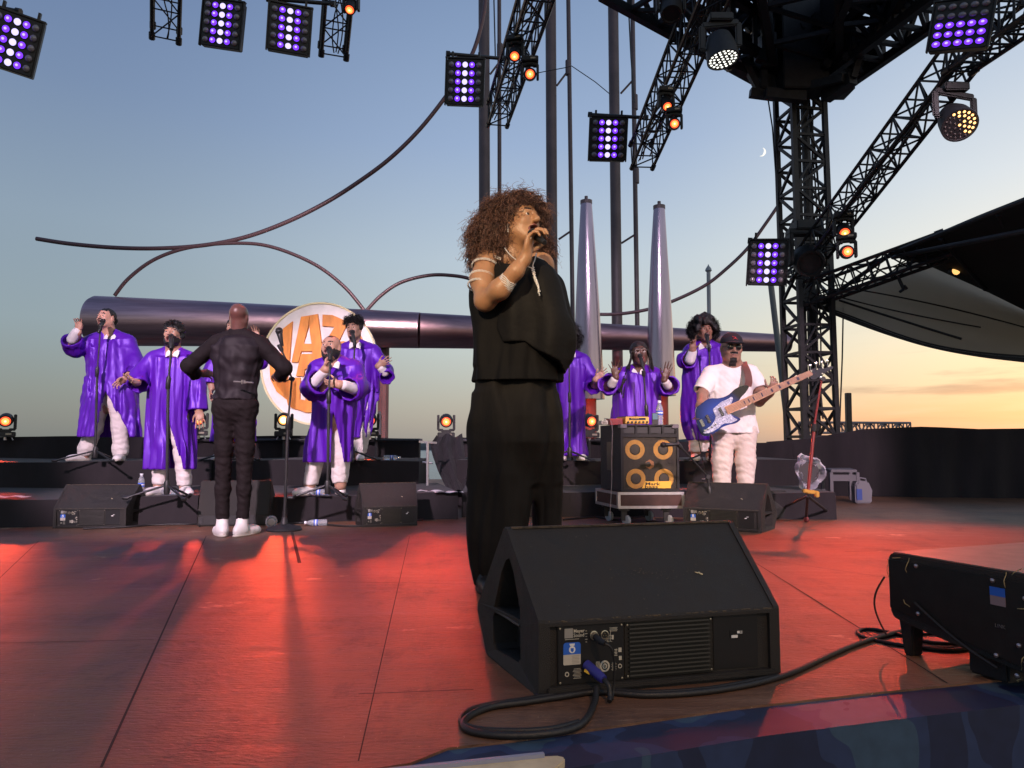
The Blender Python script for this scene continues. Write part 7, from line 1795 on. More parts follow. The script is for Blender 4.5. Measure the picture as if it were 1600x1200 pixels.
# ------------------------------------------------------------------ 6: curly haired singer, upper riser
def p6():
    s = Person(7.9, ZU, 562, 'person in purple robe with short curly black hair, one palm out, before the round sign'); s.u = .9
    SK = skin('olive', (.36, .21, .15)); s.head(553, 515, 34, yaw=-8, pitch=3, roll=-3, dy=-.04, mouth=.5, beard='thin', wide=.94); s.neck(555, 535, 8.5)
    s.torso((532, 545, 0), (586, 546, 0), (560, 632, 0), 24)
    s.arm([(532, 547, 0, 8), (526, 585, 0, 7), (532, 615, -.1, 5.5)]); s.hand(s.W(532, 616, -.1), (0, -.2, -1), (1, 0, 0), (0, -1, 0), .88, curl=(18, 20, 24, 26), spread=4)
    s.arm([(586, 548, 0, 8), (604, 580, -.05, 7), (592, 572, -.22, 5.5)]); s.hand(s.W(591, 571, -.22), (.75, -.3, .30), (.1, -.3, 1), (-.3, -.2, .7), .9, curl=(6, 8, 12, 16), spread=8, thumb=.1)
    s.arm([(554, 632, 0, 12), (552, 676, 0, 9), (550, 710, 0, 7)]); s.arm([(570, 632, 0, 12), (566, 676, 0, 9), (561, 710, 0, 7)])
    s.finish(SK); s.hair_cap(low=-.01, forehead=.058, grow=.012, rough=.006, top=.012)
    H = s.HP; C, M, q = s.H; curls(s.t, ell_seeds(H(0, 0, .06), np.array((.080, .095, .078)) * q, 420, 4, M, keep=lambda p, v: v[2] > .0), .055, 2.0, .010, .0036, M_HAIRK, 'hair_curls', segs=9, grav=.2)
    s.robe([(547, 531, 590, .42), (560, 527, 593, .45), (600, 528, 590, .5), (640, 528, 586, .52), (684, 522, 576, .56)], .5,
           [[(533, 550, 0, 10), (527, 585, 0, 12), (531, 606, -.05, 13)], [(585, 551, 0, 10), (603, 580, -.05, 11), (604, 590, -.18, 12)]], seed=41, fold=.020, neckhole=s.W(555, 538, -.03), shoulders=[(538, 548, 0, 8), (557, 541, .02, 8), (582, 549, 0, 8)])
    s.collar(s.W(555, 538, -.075), 1.0, drop=.06)
    sh = Shape(); s.tube(sh, [(601, 582, -.16, 6.5), (595, 575, -.21, 6)]); s.part('shirt_cuff', sh, [M_SHIRT])
    s.legs([[(554, 630, 0, 13), (552, 676, 0, 11), (549, 706, 0, 10)], [(570, 630, 0, 13), (568, 676, 0, 11), (562, 706, 0, 10)]], [M_TROU], seed=8); s.shoe(s.W(549, 713, 0), (-.2, -1, 0), .25); s.shoe(s.W(563, 713, 0), (.2, -1, 0), .25)
p6()
# ------------------------------------------------------------------ 7: singer half hidden by the lead singer
def p7():
    s = Person(7.9, ZU, 902, 'person in purple robe whose face hides behind the lead singer, one palm showing'); s.u = .9
    SK = skin('pale', (.50, .28, .22)); s.head(889, 527, 34, yaw=10, pitch=2, mouth=.4, dy=-.04); s.neck(890, 548, 8.5); s.torso((866, 560, 0), (914, 560, 0), (892, 640, 0), 24)
    s.arm([(866, 562, 0, 8), (860, 600, 0, 7), (866, 625, -.05, 5.5)]); s.hand(s.W(866, 626, -.05), (0, -.1, -1), (1, 0, 0), (0, -1, 0), .88)
    s.arm([(914, 562, 0, 8), (930, 600, -.04, 7), (931, 593, -.2, 5.2)]); s.hand(s.W(931, 592, -.2), (.55, -.2, .45), (.1, -.6, .7), (-.5, 0, .6), .86, curl=(6, 8, 10, 14), spread=8, thumb=.2)
    s.arm([(884, 640, 0, 12), (882, 680, 0, 9), (880, 712, 0, 7)]); s.arm([(900, 640, 0, 12), (904, 680, 0, 9), (906, 712, 0, 7)])
    s.finish(SK); H = s.HP; C, M, q = s.H; s.hair_cap(low=-.09, forehead=.05, grow=.03, rough=.008, top=.02)
    curls(s.t, ell_seeds(H(0, -.02, .0), np.array((.115, .10, .125)) * q, 900, 14, M, keep=lambda p, v: v[1] < .55), .075, 2.5, .012, .0032, M_HAIRK, 'hair_curls', segs=10, grav=.4)
    s.robe([(561, 862, 916, .45), (575, 858, 921, .48), (610, 860, 916, .5), (660, 860, 912, .5), (712, 856, 918, .56)], .5, [[(868, 565, 0, 10), (861, 598, 0, 12), (865, 620, -.03, 13)], [(912, 565, 0, 10), (928, 596, -.02, 12), (927, 606, -.12, 13)]], seed=51, fold=.022, neckhole=s.W(890, 551, -.03), shoulders=[(872, 563, 0, 8), (891, 556, .02, 8), (909, 563, 0, 8)])
    s.collar(s.W(890, 552, -.08), 1.0, drop=.05); s.shoe(s.W(880, 714, 0), (-.2, -1, 0), .24); s.shoe(s.W(906, 714, 0), (.2, -1, 0), .24)
p7()
# ------------------------------------------------------------------ 8: singer with glasses, both palms up
def p8():
    s = Person(7.1, ZL, 998, 'person in purple robe with glasses and long braids, both palms raised, behind the bass cabinet'); s.u = .86
    SK = skin('deep', (.105, .05, .038), .42); s.head(999, 553, 38, yaw=-3, pitch=6, roll=-7, dy=-.05, mouth=.95, lipc=(.2, .05, .05)); s.neck(997, 577, 9)
    s.torso((966, 584, 0), (1026, 582, 0), (996, 670, 0), 25)
    s.arm([(966, 586, 0, 8), (950, 604, -.1, 7), (962, 590, -.26, 5.4)]); s.hand(s.W(962, 588, -.26), (-.18, -.15, 1), CAMD, RT, .86, curl=(8, 12, 10, 8), spread=16, thumb=.1)
    s.arm([(1026, 584, 0, 8), (1046, 606, -.1, 7), (1038, 594, -.26, 5.4)]); s.hand(s.W(1038, 592, -.26), (.35, -.1, 1), CAMD, -RT, .88, curl=(5, 5, 6, 8), spread=7, thumb=.1)
    s.arm([(984, 670, 0, 13), (982, 720, 0, 10), (980, 765, 0, 7)]); s.arm([(1010, 670, 0, 13), (1012, 720, 0, 10), (1014, 765, 0, 7)])
    s.finish(SK, lipc=(.2, .05, .05)); s.hair_cap(low=-.06, forehead=.060, grow=.010, rough=.003)
    # long braids falling over both shoulders
    mb = MB(); rg = np.random.RandomState(3)
    for k in range(26):
        sx = -1 if k % 2 else 1; o = rg.uniform(-.02, .03); a = s.HP(sx * (.072 + .01 * rg.rand()), .01 + o, .03); b = s.HP(sx * (.088 + .02 * rg.rand()), .0 + o, -.06); c = s.W(999 + sx * rg.uniform(18, 30), 590, -.06 + rg.uniform(-.04, .02)); d = s.W(999 + sx * rg.uniform(22, 40) + (6 if sx > 0 else 0), rg.uniform(604, 622), -.11)
        pts = catmull([Vector(a), Vector(b), Vector(c), Vector(d)], 7); mb.tube(pts, [.0055 * (1 + .25 * math.sin(i * 2.2)) for i in range(len(pts))], 6)
    mb.build('braids', M_HAIRK, s.t, world=True, smooth=True)
    glasses(s.HP, s, mat('glasses_frame', (.25, .22, .2), .3, metal=.6), .022)
    mb = MB(); mb.box(s.HP(0, .083, -.0555), (.026 * s.hq, .006, .006), Matrix.Rotation(R(7), 3, 'Y')); mb.build('teeth', mat('teeth', (.75, .72, .68), .3), s.t, world=True, bevel=.001)
    s.robe([(584, 964, 1030, .42), (598, 961, 1033, .45), (620, 959, 1031, .5), (660, 955, 1032, .55), (720, 952, 1036, .6), (748, 950, 1038, .6)], .5,
           [[(968, 590, 0, 12), (951, 603, -.10, 14), (950, 600, -.22, 16)], [(1024, 589, 0, 12), (1042, 604, -.10, 14), (1046, 602, -.22, 16)]], seed=61, fold=.022, neckhole=s.W(998, 580, -.03), shoulders=[(973, 588, 0, 10), (998, 581, .02, 9), (1020, 587, 0, 10)])
    s.collar(s.W(997, 580, -.08), 1.0, drop=.05); sh = Shape(); s.tube(sh, [(956, 600, -.2, 7), (960, 593, -.25, 6)]); s.tube(sh, [(1043, 602, -.2, 7), (1039, 596, -.25, 6)]); s.part('shirt_cuff', sh, [M_SHIRT])
    s.shoe(s.W(980, 766, 0), (-.2, -1, 0), .24); s.shoe(s.W(1014, 766, 0), (.2, -1, 0), .24)
p8()
# ------------------------------------------------------------------ 9: afro, raised finger
def p9():
    s = Person(7.85, ZU, 1092, 'person in purple robe with a big afro and one finger raised, behind the bass player'); s.u = .92
    SK = skin('brown', (.25, .125, .085)); s.head(1101, 518, 34, yaw=4, pitch=6, roll=-3, dy=-.05, mouth=.7, wide=1.02); s.neck(1101, 537, 9)
    s.torso((1078, 545, 0), (1124, 545, 0), (1098, 632, 0), 27)
    s.arm([(1078, 547, 0, 9), (1072, 562, -.12, 8), (1082, 548, -.26, 6)])
    s.hand(s.W(1082, 547, -.26), (.03, -.1, 1), CAMD, RT, .88, curl=(2, 62, 66, 66), spread=2, thumb=1.0)
    s.arm([(1124, 547, 0, 9), (1132, 585, 0, 8), (1130, 610, -.05, 6)]); s.hand(s.W(1130, 612, -.05), (0, -.1, -1), (1, 0, 0), (0, -1, 0), .88)
    s.arm([(1088, 632, 0, 13), (1088, 676, 0, 10), (1087, 712, 0, 7)]); s.arm([(1106, 632, 0, 13), (1108, 676, 0, 10), (1110, 712, 0, 7)])
    s.finish(SK); H = s.HP; C, M, q = s.H; s.hair_cap(low=-.03, forehead=.052, grow=.055, rough=.012, top=.02, freq=(50, 110), sidelow=-.05)
    curls(s.t, ell_seeds(H(0, -.03, .03), np.array((.150, .13, .130)) * q, 1500, 24, M, keep=lambda p, v: v[1] < .45 and v[2] > -.75), .05, 2.6, .010, .0034, M_HAIRK, 'afro_curls', segs=9, grav=.1, jitter=1.0)
    s.robe([(546, 1072, 1128, .45), (560, 1067, 1133, .5), (590, 1066, 1130, .55), (640, 1067, 1126, .58), (688, 1072, 1128, .6)], .5, [[(1080, 551, 0, 12), (1072, 563, -.12, 13), (1077, 562, -.2, 13)], [(1122, 550, 0, 11), (1131, 585, 0, 13), (1130, 606, -.03, 14)]], seed=71, fold=.022, neckhole=s.W(1101, 539, -.03), shoulders=[(1082, 549, 0, 9), (1101, 541, .02, 9), (1120, 549, 0, 9)])
    s.collar(s.W(1101, 540, -.085), 1.05, drop=.05); sh = Shape(); s.tube(sh, [(1078, 562, -.22, 8), (1082, 550, -.25, 7)]); s.part('shirt_cuff', sh, [M_SHIRT])
    s.legs([[(1088, 640, 0, 14), (1088, 676, 0, 12), (1087, 704, 0, 11)], [(1106, 640, 0, 14), (1108, 676, 0, 12), (1110, 704, 0, 11)]], [M_TROU], seed=9); s.shoe(s.W(1086, 713, 0), (-.15, -1, 0), .24); s.shoe(s.W(1110, 713, 0), (.2, -1, 0), .24)
p9()
# ------------------------------------------------------------------ conductor, seen from behind
def conductor():
    s = Person(5.42, 0.0, 367, 'person seen from behind in black waistcoat with white high trainers, arms spread, conducting', .0065); s.u = .95
    SK = skin('dark_bald', (.115, .050, .042), .28); s.head(374, 496, 42, yaw=178, pitch=2, mouth=.1, eyes=False); s.neck(373, 519, 11.5, dy=0)
    # neck rolls
    s.torso((333, 535, 0), (412, 536, 0), (368, 630, 0), 30, .066)
    s.arm([(335, 538, 0, 10), (293, 574, .02, 9), (306, 586, .16, 8)]); s.hand(s.W(310, 583, .18), (.85, .5, -.05), (0, .2, -1), (.1, .6, .6), .88, curl=(22, 30, 35, 38), spread=5, thumb=.3)
    s.arm([(410, 539, 0, 10), (446, 577, .02, 9), (437, 590, .15, 8)]); s.hand(s.W(434, 586, .18), (-.55, .75, .1), (0, .2, -1), (.3, .5, .5), .88, curl=(22, 30, 35, 38), spread=5, thumb=.3)
    s.arm([(352, 640, 0, 11), (350, 725, 0, 8), (348, 812, 0, 5.5)]); s.arm([(384, 640, 0, 11), (380, 725, 0, 8), (378, 812, 0, 5.5)])
    s.finish(SK)
    MS = mat('black_shirt', (.010, .007, .008), .8, spec=.2, bump=.6, bscale=24); MV = mat('waistcoat_satin', (.014, .010, .013), .62, bump=.35, bscale=14, spec=.22, var=.2, vscale=6)
    sh = Shape(); s.sleeve(sh, [(335, 539, 0, 13), (295, 572, .02, 11.5), (306, 585, .13, 10.5)], hollow=False); s.sleeve(sh, [(410, 540, 0, 13), (444, 575, .02, 11.5), (438, 588, .12, 10.5)], hollow=False); s.tube(sh, [(340, 533, 0, 11), (373, 524, 0, 14), (406, 534, 0, 11)]); s.tube(sh, [(373, 524, .0, 12.5), (373, 515, .0, 12.5)], .01)
    wv = waves(77, 7, 40, 100, .0028, (1, 1, .9)); sh.post(wv); s.part('shirt', sh, [MS])
    sh = Shape(); sh.loft(s.rows([(523, 358, 388, .7), (530, 343, 404, .6), (542, 330, 414, .52), (560, 330, 411, .56), (590, 337, 403, .60), (612, 337, 401, .62), (625, 334, 401, .64)], .5), .03, ring_folds(5, 2, 0, .002, .004)); wv = waves(78, 6, 28, 80, .0045, (1, .8, .8)); sh.post(wv)
    v = s.part('waistcoat', sh, [MV])
    q = s.W(380, 597, -.21); mb = MB(); mb.tube([q + np.array(p) for p in ((-.012, 0, .012), (.012, 0, .012), (.014, 0, -.010), (-.010, 0, -.014), (-.012, 0, .012))], .003, 6); mb.tube([q + np.array((-.07, .005, .004)), q + np.array((.07, .005, -.004))], .006, 6); mb.build('back_buckle', mat('buckle_metal', (.45, .40, .36), .3, metal=.8), s.t, world=True, smooth=True)
    MT = mat('black_trousers', (.010, .0065, .007), .8, spec=.2, bump=.7, bscale=22, var=.2, vscale=12)
    s.legs([[(353, 632, 0, 18.5), (350, 700, 0, 14), (348, 765, 0, 11), (347, 808, 0, 10)], [(383, 632, 0, 18.5), (383, 700, 0, 13.5), (381, 765, 0, 10.5), (379, 808, 0, 9.5)]], [MT], hip=(368, 636, 0, 40, .17), seed=12, amp=.0028)
    s.shoe(s.W(347, 826, 0), (-.5, .9, 0), .28, high=True); s.shoe(s.W(378, 826, 0), (.25, 1, 0), .28, high=True)
conductor()
# ------------------------------------------------------------------ 10: bass player
def catmull_np(P, n=8): return catmull([Vector(p) for p in P], n)
def bassist():
    s = Person(6.55, 0.0, 1148, 'person in white T-shirt with black cap and round sunglasses playing bass', .0065); s.u = .95; s.deep = 1.25
    SK = skin('bassist', (.30, .165, .115)); s.head(1143, 545, 45, yaw=-3, pitch=-4, roll=2, dy=-.04, mouth=.0, beard='thin', wide=1.04, eyes=True); s.neck(1144, 567, 13)
    s.torso((1104, 580, 0), (1178, 578, 0), (1147, 680, 0), 33)
    s.arm([(1108, 585, 0, 10), (1098, 616, -.10, 8.5), (1096, 634, -.22, 8), (1105, 638, -.30, 6.5)]); s.hand(s.W(1102, 634, -.30), (.70, -.12, -.55), (-.2, 1, -.3), (.6, -.4, .6), .92, curl=(34, 36, 38, 40), spread=5, thumb=.4)
    s.arm([(1174, 583, 0, 10), (1187, 612, -.06, 9), (1186, 627, -.20, 8), (1203, 614, -.36, 6.5)]); s.hand(s.W(1204, 613, -.36), (.25, -.35, .80), (-.3, 1, .1), (-1, -.1, .2), .90, curl=(40, 44, 46, 48), spread=4, thumb=.6)
    s.arm([(1131, 680, 0, 12), (1128, 745, 0, 9), (1127, 800, 0, 7)]); s.arm([(1164, 680, 0, 12), (1165, 745, 0, 9), (1165, 800, 0, 7)])
    s.finish(SK)
    TS = mat('white_tshirt', (.78, .74, .72), .85, bump=.5, bscale=16)
    sh = Shape(); wv = waves(91, 6, 25, 60, .004, (1, .8, .6)); wv2 = waves(92, 5, 60, 100, .0016, (1, 1, 1)); sh.wave = lambda x, y, z: wv(x, y, z) + wv2(x, y, z)
    sh.loft(s.rows([(573, 1122, 1166, .55), (580, 1108, 1176, .42), (592, 1106, 1178, .44), (620, 1106, 1178, .46), (650, 1107, 1181, .48), (677, 1107, 1184, .48)], .45), .03, ring_folds(8, 3, 0, .001, .004), shell=(.02, s.W(0, 660)[2]))
    s.tube(sh, [(1111, 582, 0, 10), (1144, 573, 0, 9), (1172, 581, 0, 10)], .03); s.sleeve(sh, [(1109, 585, 0, 12.5), (1104, 598, -.03, 13), (1096, 612, -.07, 13.5)]); s.sleeve(sh, [(1173, 583, 0, 12.5), (1180, 596, -.03, 13), (1186, 608, -.06, 13.5)])
    sh.ell(s.W(1144, 568, -.04), (.072, .085, .050), .008, None, True); s.part('t_shirt', sh, [TS])
    s.legs([[(1131, 672, 0, 18), (1128, 720, 0, 15.5), (1128, 770, 0, 13), (1128, 796, 0, 11.5)], [(1164, 672, 0, 18), (1165, 720, 0, 15), (1165, 770, 0, 12.5), (1165, 796, 0, 11.5)]], [mat('cream_trousers', (.66, .57, .52), .85, bump=.8, bscale=20)], hip=(1147, 676, 0, 38, .13), seed=13, amp=.0030)
    s.shoe(s.W(1126, 808, 0), (-.15, -1, 0), .28); s.shoe(s.W(1167, 808, 0), (.2, -1, 0), .28)
    # cap with a curved brim and a red jumping figure
    C, M, q = s.H; sh = Shape(); P = s.HP
    sh.ell(P(0, -.010, .058), np.array((.089, .102, .076)) * q, .01, M); sh.box(P(0, 0, -.04), np.array((.12, .14, .085)) * q, 0, M, sub=True)
    cap = s.part('cap', sh, [mat('cap_black', (.010, .008, .014), .8, bump=.3, bscale=200)], vox=.0055)
    sh = Shape(); sh.ell(P(0, .106, .044), np.array((.076, .066, .011)) * q, .004, M); b_ = s.part('cap_brim', sh, [mat('cap_black', (.02, .02, .02))], vox=.0045)
    f = M[:, 1]; o = Vector(P(.004, .092, .083)); ax = Vector(M[:, 0]); ay = Vector(M[:, 2]) * .86 - Vector(f) * .32; k = .019 * q
    fig = [[(-.1, .2), (.12, .2), (.16, -.15), (-.1, -.2)], [(-.1, .18), (-.02, .14), (-.85, .62), (-.92, .55)], [(.04, .22), (.12, .16), (.72, .42), (.70, .50)], [(-.10, -.12), (.02, -.2), (-.75, -.82), (-.95, -.78)], [(.02, -.12), (.16, -.12), (.95, -.62), (.85, -.75)],
           [(-.07 + .13 * math.cos(a), .34 + .14 * math.sin(a)) for a in [2 * PI * i / 10 for i in range(10)]], [(-.85 + .14 * math.cos(a) - .1, .66 + .15 * math.sin(a)) for a in [2 * PI * i / 10 for i in range(10)]]]
    mb = MB()
    for i, pl in enumerate(fig): mb.prism([(x * k, y * k) for x, y in pl], o + Vector(f) * (.006 + .0003 * i), ax, ay, -Vector(f) * .012)
    mb.build('cap_emblem', mat('emblem_red', (.80, .02, .03), .5), s.t, world=True)
    glasses(s.HP, s, M_STEEL, .023, dark=mat('dark_lens', (.006, .006, .006), .08, coat=1), name='sunglasses')
bassist()
def bass_guitar():
    D0 = 6.55; pos = lambda x, y, d: Vector(at(x, y, D0 + d))
    # axis from the bridge to the nut
    A = pos(1112, 652, -.34); B = pos(1268, 582, -.46); ax = (B - A).normalized(); nr = Vector((.05, -1, .08)); nr = (nr - ax * nr.dot(ax)).normalized(); ay = nr.cross(ax); ay = ay if ay.z > 0 else -ay
    t = empty('bass_guitar', A, 'blue five string bass guitar with pearl pickguard held by the bass player', 'bass guitar')
    k = D0 * .945 / F; 
    def uv(px, py):      # photo pixel -> coordinates in the instrument's plane
        p = at(px, py, D0 - .36); d = (p - cam_o.location); tt = (A - cam_o.location).dot(nr) / d.dot(nr); w = cam_o.location + d * tt; return ((w - A).dot(ax), (w - A).dot(ay))
    def cm2(P, n=6):
        out = []; m = len(P)
        for i in range(m):
            p0, p1, p2, p3 = (Vector(P[(i + j - 1) % m]) for j in range(4))
            for q in range(n): u = q / n; out.append(tuple(.5 * ((2 * p1) + (p2 - p0) * u + (2 * p0 - 5 * p1 + 4 * p2 - p3) * u * u + (3 * p1 - p0 - 3 * p2 + p3) * u ** 3)))
        return out
    # body outline measured round the picture
    out = [(1087, 652), (1088, 638), (1097, 630), (1108, 623), (1125, 622), (1138, 617), (1150, 607), (1163, 602), (1170, 604), (1166, 612), (1157, 622), (1152, 632), (1143, 640), (1142, 647), (1152, 651), (1157, 655), (1150, 661), (1138, 664), (1128, 668), (1119, 675), (1108, 681), (1098, 680), (1092, 670)]
    body = cm2([uv(*p) for p in out])
    m = bpy.data.materials.new('blue_burst'); m.use_nodes = True; nt = m.node_tree; N = nt.nodes; L = nt.links; b = N['Principled BSDF']; tc = N.new('ShaderNodeTexCoord'); v = N.new('ShaderNodeVectorMath'); v.operation = 'DISTANCE'; L.new(tc.outputs['Object'], v.inputs[0]); c_ = A.lerp(B, .08) - A; v.inputs[1].default_value = c_
    r = N.new('ShaderNodeValToRGB'); e = r.color_ramp.elements; e[0].position = .08; e[0].color = (.03, .06, .30, 1); e[1].position = .22; e[1].color = (.006, .008, .018, 1); L.new(v.outputs['Value'], r.inputs[0]); L.new(r.outputs[0], b.inputs['Base Color']); b.inputs['Roughness'].default_value = .15; b.inputs['Coat Weight'].default_value = 1
    mb = MB(); mb.prism(body, A, ax, ay, -nr * .038); mb.build('body', m, t, world=True, bevel=.006)
    # pickguard
    pg = [(1114, 640), (1120, 634), (1127, 628), (1136, 624), (1143, 620), (1145, 624), (1141, 634), (1140, 643), (1146, 652), (1152, 656), (1141, 661), (1131, 662), (1122, 669), (1112, 675), (1104, 677), (1099, 676), (1104, 670), (1111, 665), (1116, 658), (1118, 650)]
    m = bpy.data.materials.new('pearl_pickguard'); m.use_nodes = True; nt = m.node_tree; N = nt.nodes; L = nt.links; b = N['Principled BSDF']; vo = N.new('ShaderNodeTexVoronoi'); vo.inputs['Scale'].default_value = 120; tc = N.new('ShaderNodeTexCoord'); L.new(tc.outputs['Object'], vo.inputs[0]); r = N.new('ShaderNodeValToRGB'); e = r.color_ramp.elements; e[0].color = (.20, .22, .36, 1); e[1].color = (.65, .66, .80, 1); e[1].position = .9; L.new(vo.outputs['Color'], r.inputs[0]); L.new(r.outputs[0], b.inputs['Base Color']); b.inputs['Roughness'].default_value = .2
    mb = MB(); mb.prism(cm2([uv(*p) for p in pg], 4), A + nr * .0035, ax, ay, -nr * .003); mb.build('pickguard', m, t, world=True)
    P = lambda u, v_, w=0: A + ax * u + ay * v_ + nr * w
    L_ = (B - A).length; mp = mat('maple_neck', (.55, .30, .17), .35, var=.12, vscale=30)
    un = uv(1136, 645)[0]
    mb = MB(); W0, W1 = .040, .028
    vs = [P(un, -W0 * .9, .012), P(L_, -W1 * .8, .010), P(L_, W1 * .8, .010), P(un, W0 * .9, .012)]; vb = [p - nr * .018 for p in vs]; mb.add(vs + vb, [(0, 1, 2, 3), (7, 6, 5, 4), (0, 4, 5, 1), (1, 5, 6, 2), (2, 6, 7, 3), (3, 7, 4, 0)]); nk = mb.build('neck', mp, t, world=True, bevel=.002)
    mb = MB(); fr = []
    for i in range(1, 22):
        u = L_ - (L_ * 1.02) * (1 - 2 ** (-i / 12.0)); fr.append(u)
        if u < un: break
        w = W1 + (W0 - W1) * (L_ - u) / (L_ - un); mb.beam(P(u, -w * .85, .0128), P(u, w * .85, .0128), .0016, .0016, up=nr)
    mb.build('frets', M_CHROME, t, world=True)
    mb = MB()
    for i in (2, 4, 6, 8, 11, 14, 16, 18):
        if i >= len(fr): continue
        u0, u1 = fr[i - 1], fr[i]; um = (u0 + u1) / 2; h = abs(u0 - u1) * .22; w = W1 + (W0 - W1) * (L_ - um) / (L_ - un)
        mb.prism([(um - h, -w * .45), (um + h, -w * .45), (um + h, w * .45), (um - h, w * .45)], A + nr * .0131, ax, ay, -nr * .001)
    mb.build('block_inlays', mat('inlay_dark', (.05, .035, .07), .3), t, world=True)
    hs = cm2([uv(*p) for p in [(1266, 590), (1265, 580), (1274, 575), (1286, 576), (1299, 572), (1301, 576), (1290, 582), (1281, 588), (1272, 593)]], 4)
    mb = MB(); mb.prism(hs, A + nr * .008, ax, ay, -nr * .016); mb.build('headstock', m_hs := mat('headstock_blue', (.012, .014, .035), .2, coat=.6), t, world=True, bevel=.003)
    for i, (x, y) in enumerate([(1266, 571), (1275, 568), (1284, 566), (1293, 564), (1283, 590)]):
        u, v_ = uv(x, y); ub, vb_ = uv(x + 1, y + (9 if i < 4 else -6)); mb = MB(); mb.tube([P(ub, vb_, -.004), P(u, v_, -.004)], .003, 6); mb.lathe([(.004, -.003), (.011, -.002), (.011, .002), (.004, .003)], P(u, v_, -.004), nr, n=10); mb.lathe([(.006, 0), (.006, .012)], P(ub, vb_, .006), nr, n=10); mb.build('tuning_peg', M_CHROME, t, world=True, smooth=True)
    ub, vb_ = uv(1097, 661); mb = MB(); c = P(ub, vb_, .006); mb.beam(P(ub - .012, vb_, .006), P(ub + .012, vb_, .006), .062, .012, up=nr); mb.build('bridge', M_CHROME, t, world=True, bevel=.002)
    for x, y, w_ in ((1107, 655, .012), (1125, 640, .012)):
        u, v_ = uv(x, y); v_ *= .3; mb = MB(); mb.beam(P(u - w_, v_, .0075), P(u + w_, v_, .0075), .075, .010, up=nr); pk = mb.build('pickup', M_PLAS, t, world=True, bevel=.002)
        mb = MB()
        for j in range(5):
            for e_ in (-.004, .004): mb.lathe([(.0035, 0), (.0035, .002)], P(u + e_, v_ + (j - 2) * .013, .0125) - A, nr, n=8)
        mb.build('pole_pieces', M_CHROME, pk)
    for x, y in ((1112, 667), (1106, 670), (1118, 663), (1101, 673)):
        u, v_ = uv(x, y); mb = MB(); mb.lathe([(.009, 0), (.008, .012), (.001, .013)], P(u, v_, .003), nr, n=14); mb.build('control_knob', M_CHROME, t, world=True, smooth=True)
    mb = MB()
    for j in range(5): mb.tube([P(ub, (j - 2) * .012, .016), P(L_ + .02, (j - 2) * .0085, .014)], .0011, 5)
    mb.build('strings', M_CHROME, t, world=True)
    # strap over the left shoulder
    pts = [pos(1168, 604, -.33), pos(1170, 596, -.24), pos(1168, 582, -.165), pos(1163, 570, -.06), pos(1160, 566, .04), pos(1150, 580, .16), pos(1120, 620, .17), pos(1092, 650, -.05), pos(1087, 655, -.33)]
    P_ = catmull_np(pts, 8); mb = MB(); w = .030; side = []
    vs = []
    for i, p in enumerate(P_):
        d = (P_[min(i + 1, len(P_) - 1)] - P_[max(i - 1, 0)]).normalized(); r_ = Vector((1, 0, .12)); r_ = (r_ - d * r_.dot(d)).normalized(); n_ = d.cross(r_)
        vs += [p - r_ * w - n_ * .0015, p + r_ * w - n_ * .0015, p + r_ * w + n_ * .0015, p - r_ * w + n_ * .0015]
    fs = [(4 * i + a, 4 * i + (a + 1) % 4, 4 * i + 4 + (a + 1) % 4, 4 * i + 4 + a) for i in range(len(P_) - 1) for a in range(4)] + [(0, 1, 2, 3), tuple(len(vs) - 4 + i for i in (3, 2, 1, 0))]
    mb.add(vs, fs); mb.build('strap', mat('brown_leather', (.16, .07, .055), .5), t, world=True, smooth=True)
    a = pos(1090, 676, -.34); mb = MB(); mb.tube(catmull_np([a, pos(1092, 690, -.30), pos(1098, 720, -.2), pos(1106, 760, -.1), pos(1112, 800, .0)], 8), .004, 6); mb.build('instrument_cable', M_RUB, t, world=True, smooth=True)
bass_guitar()

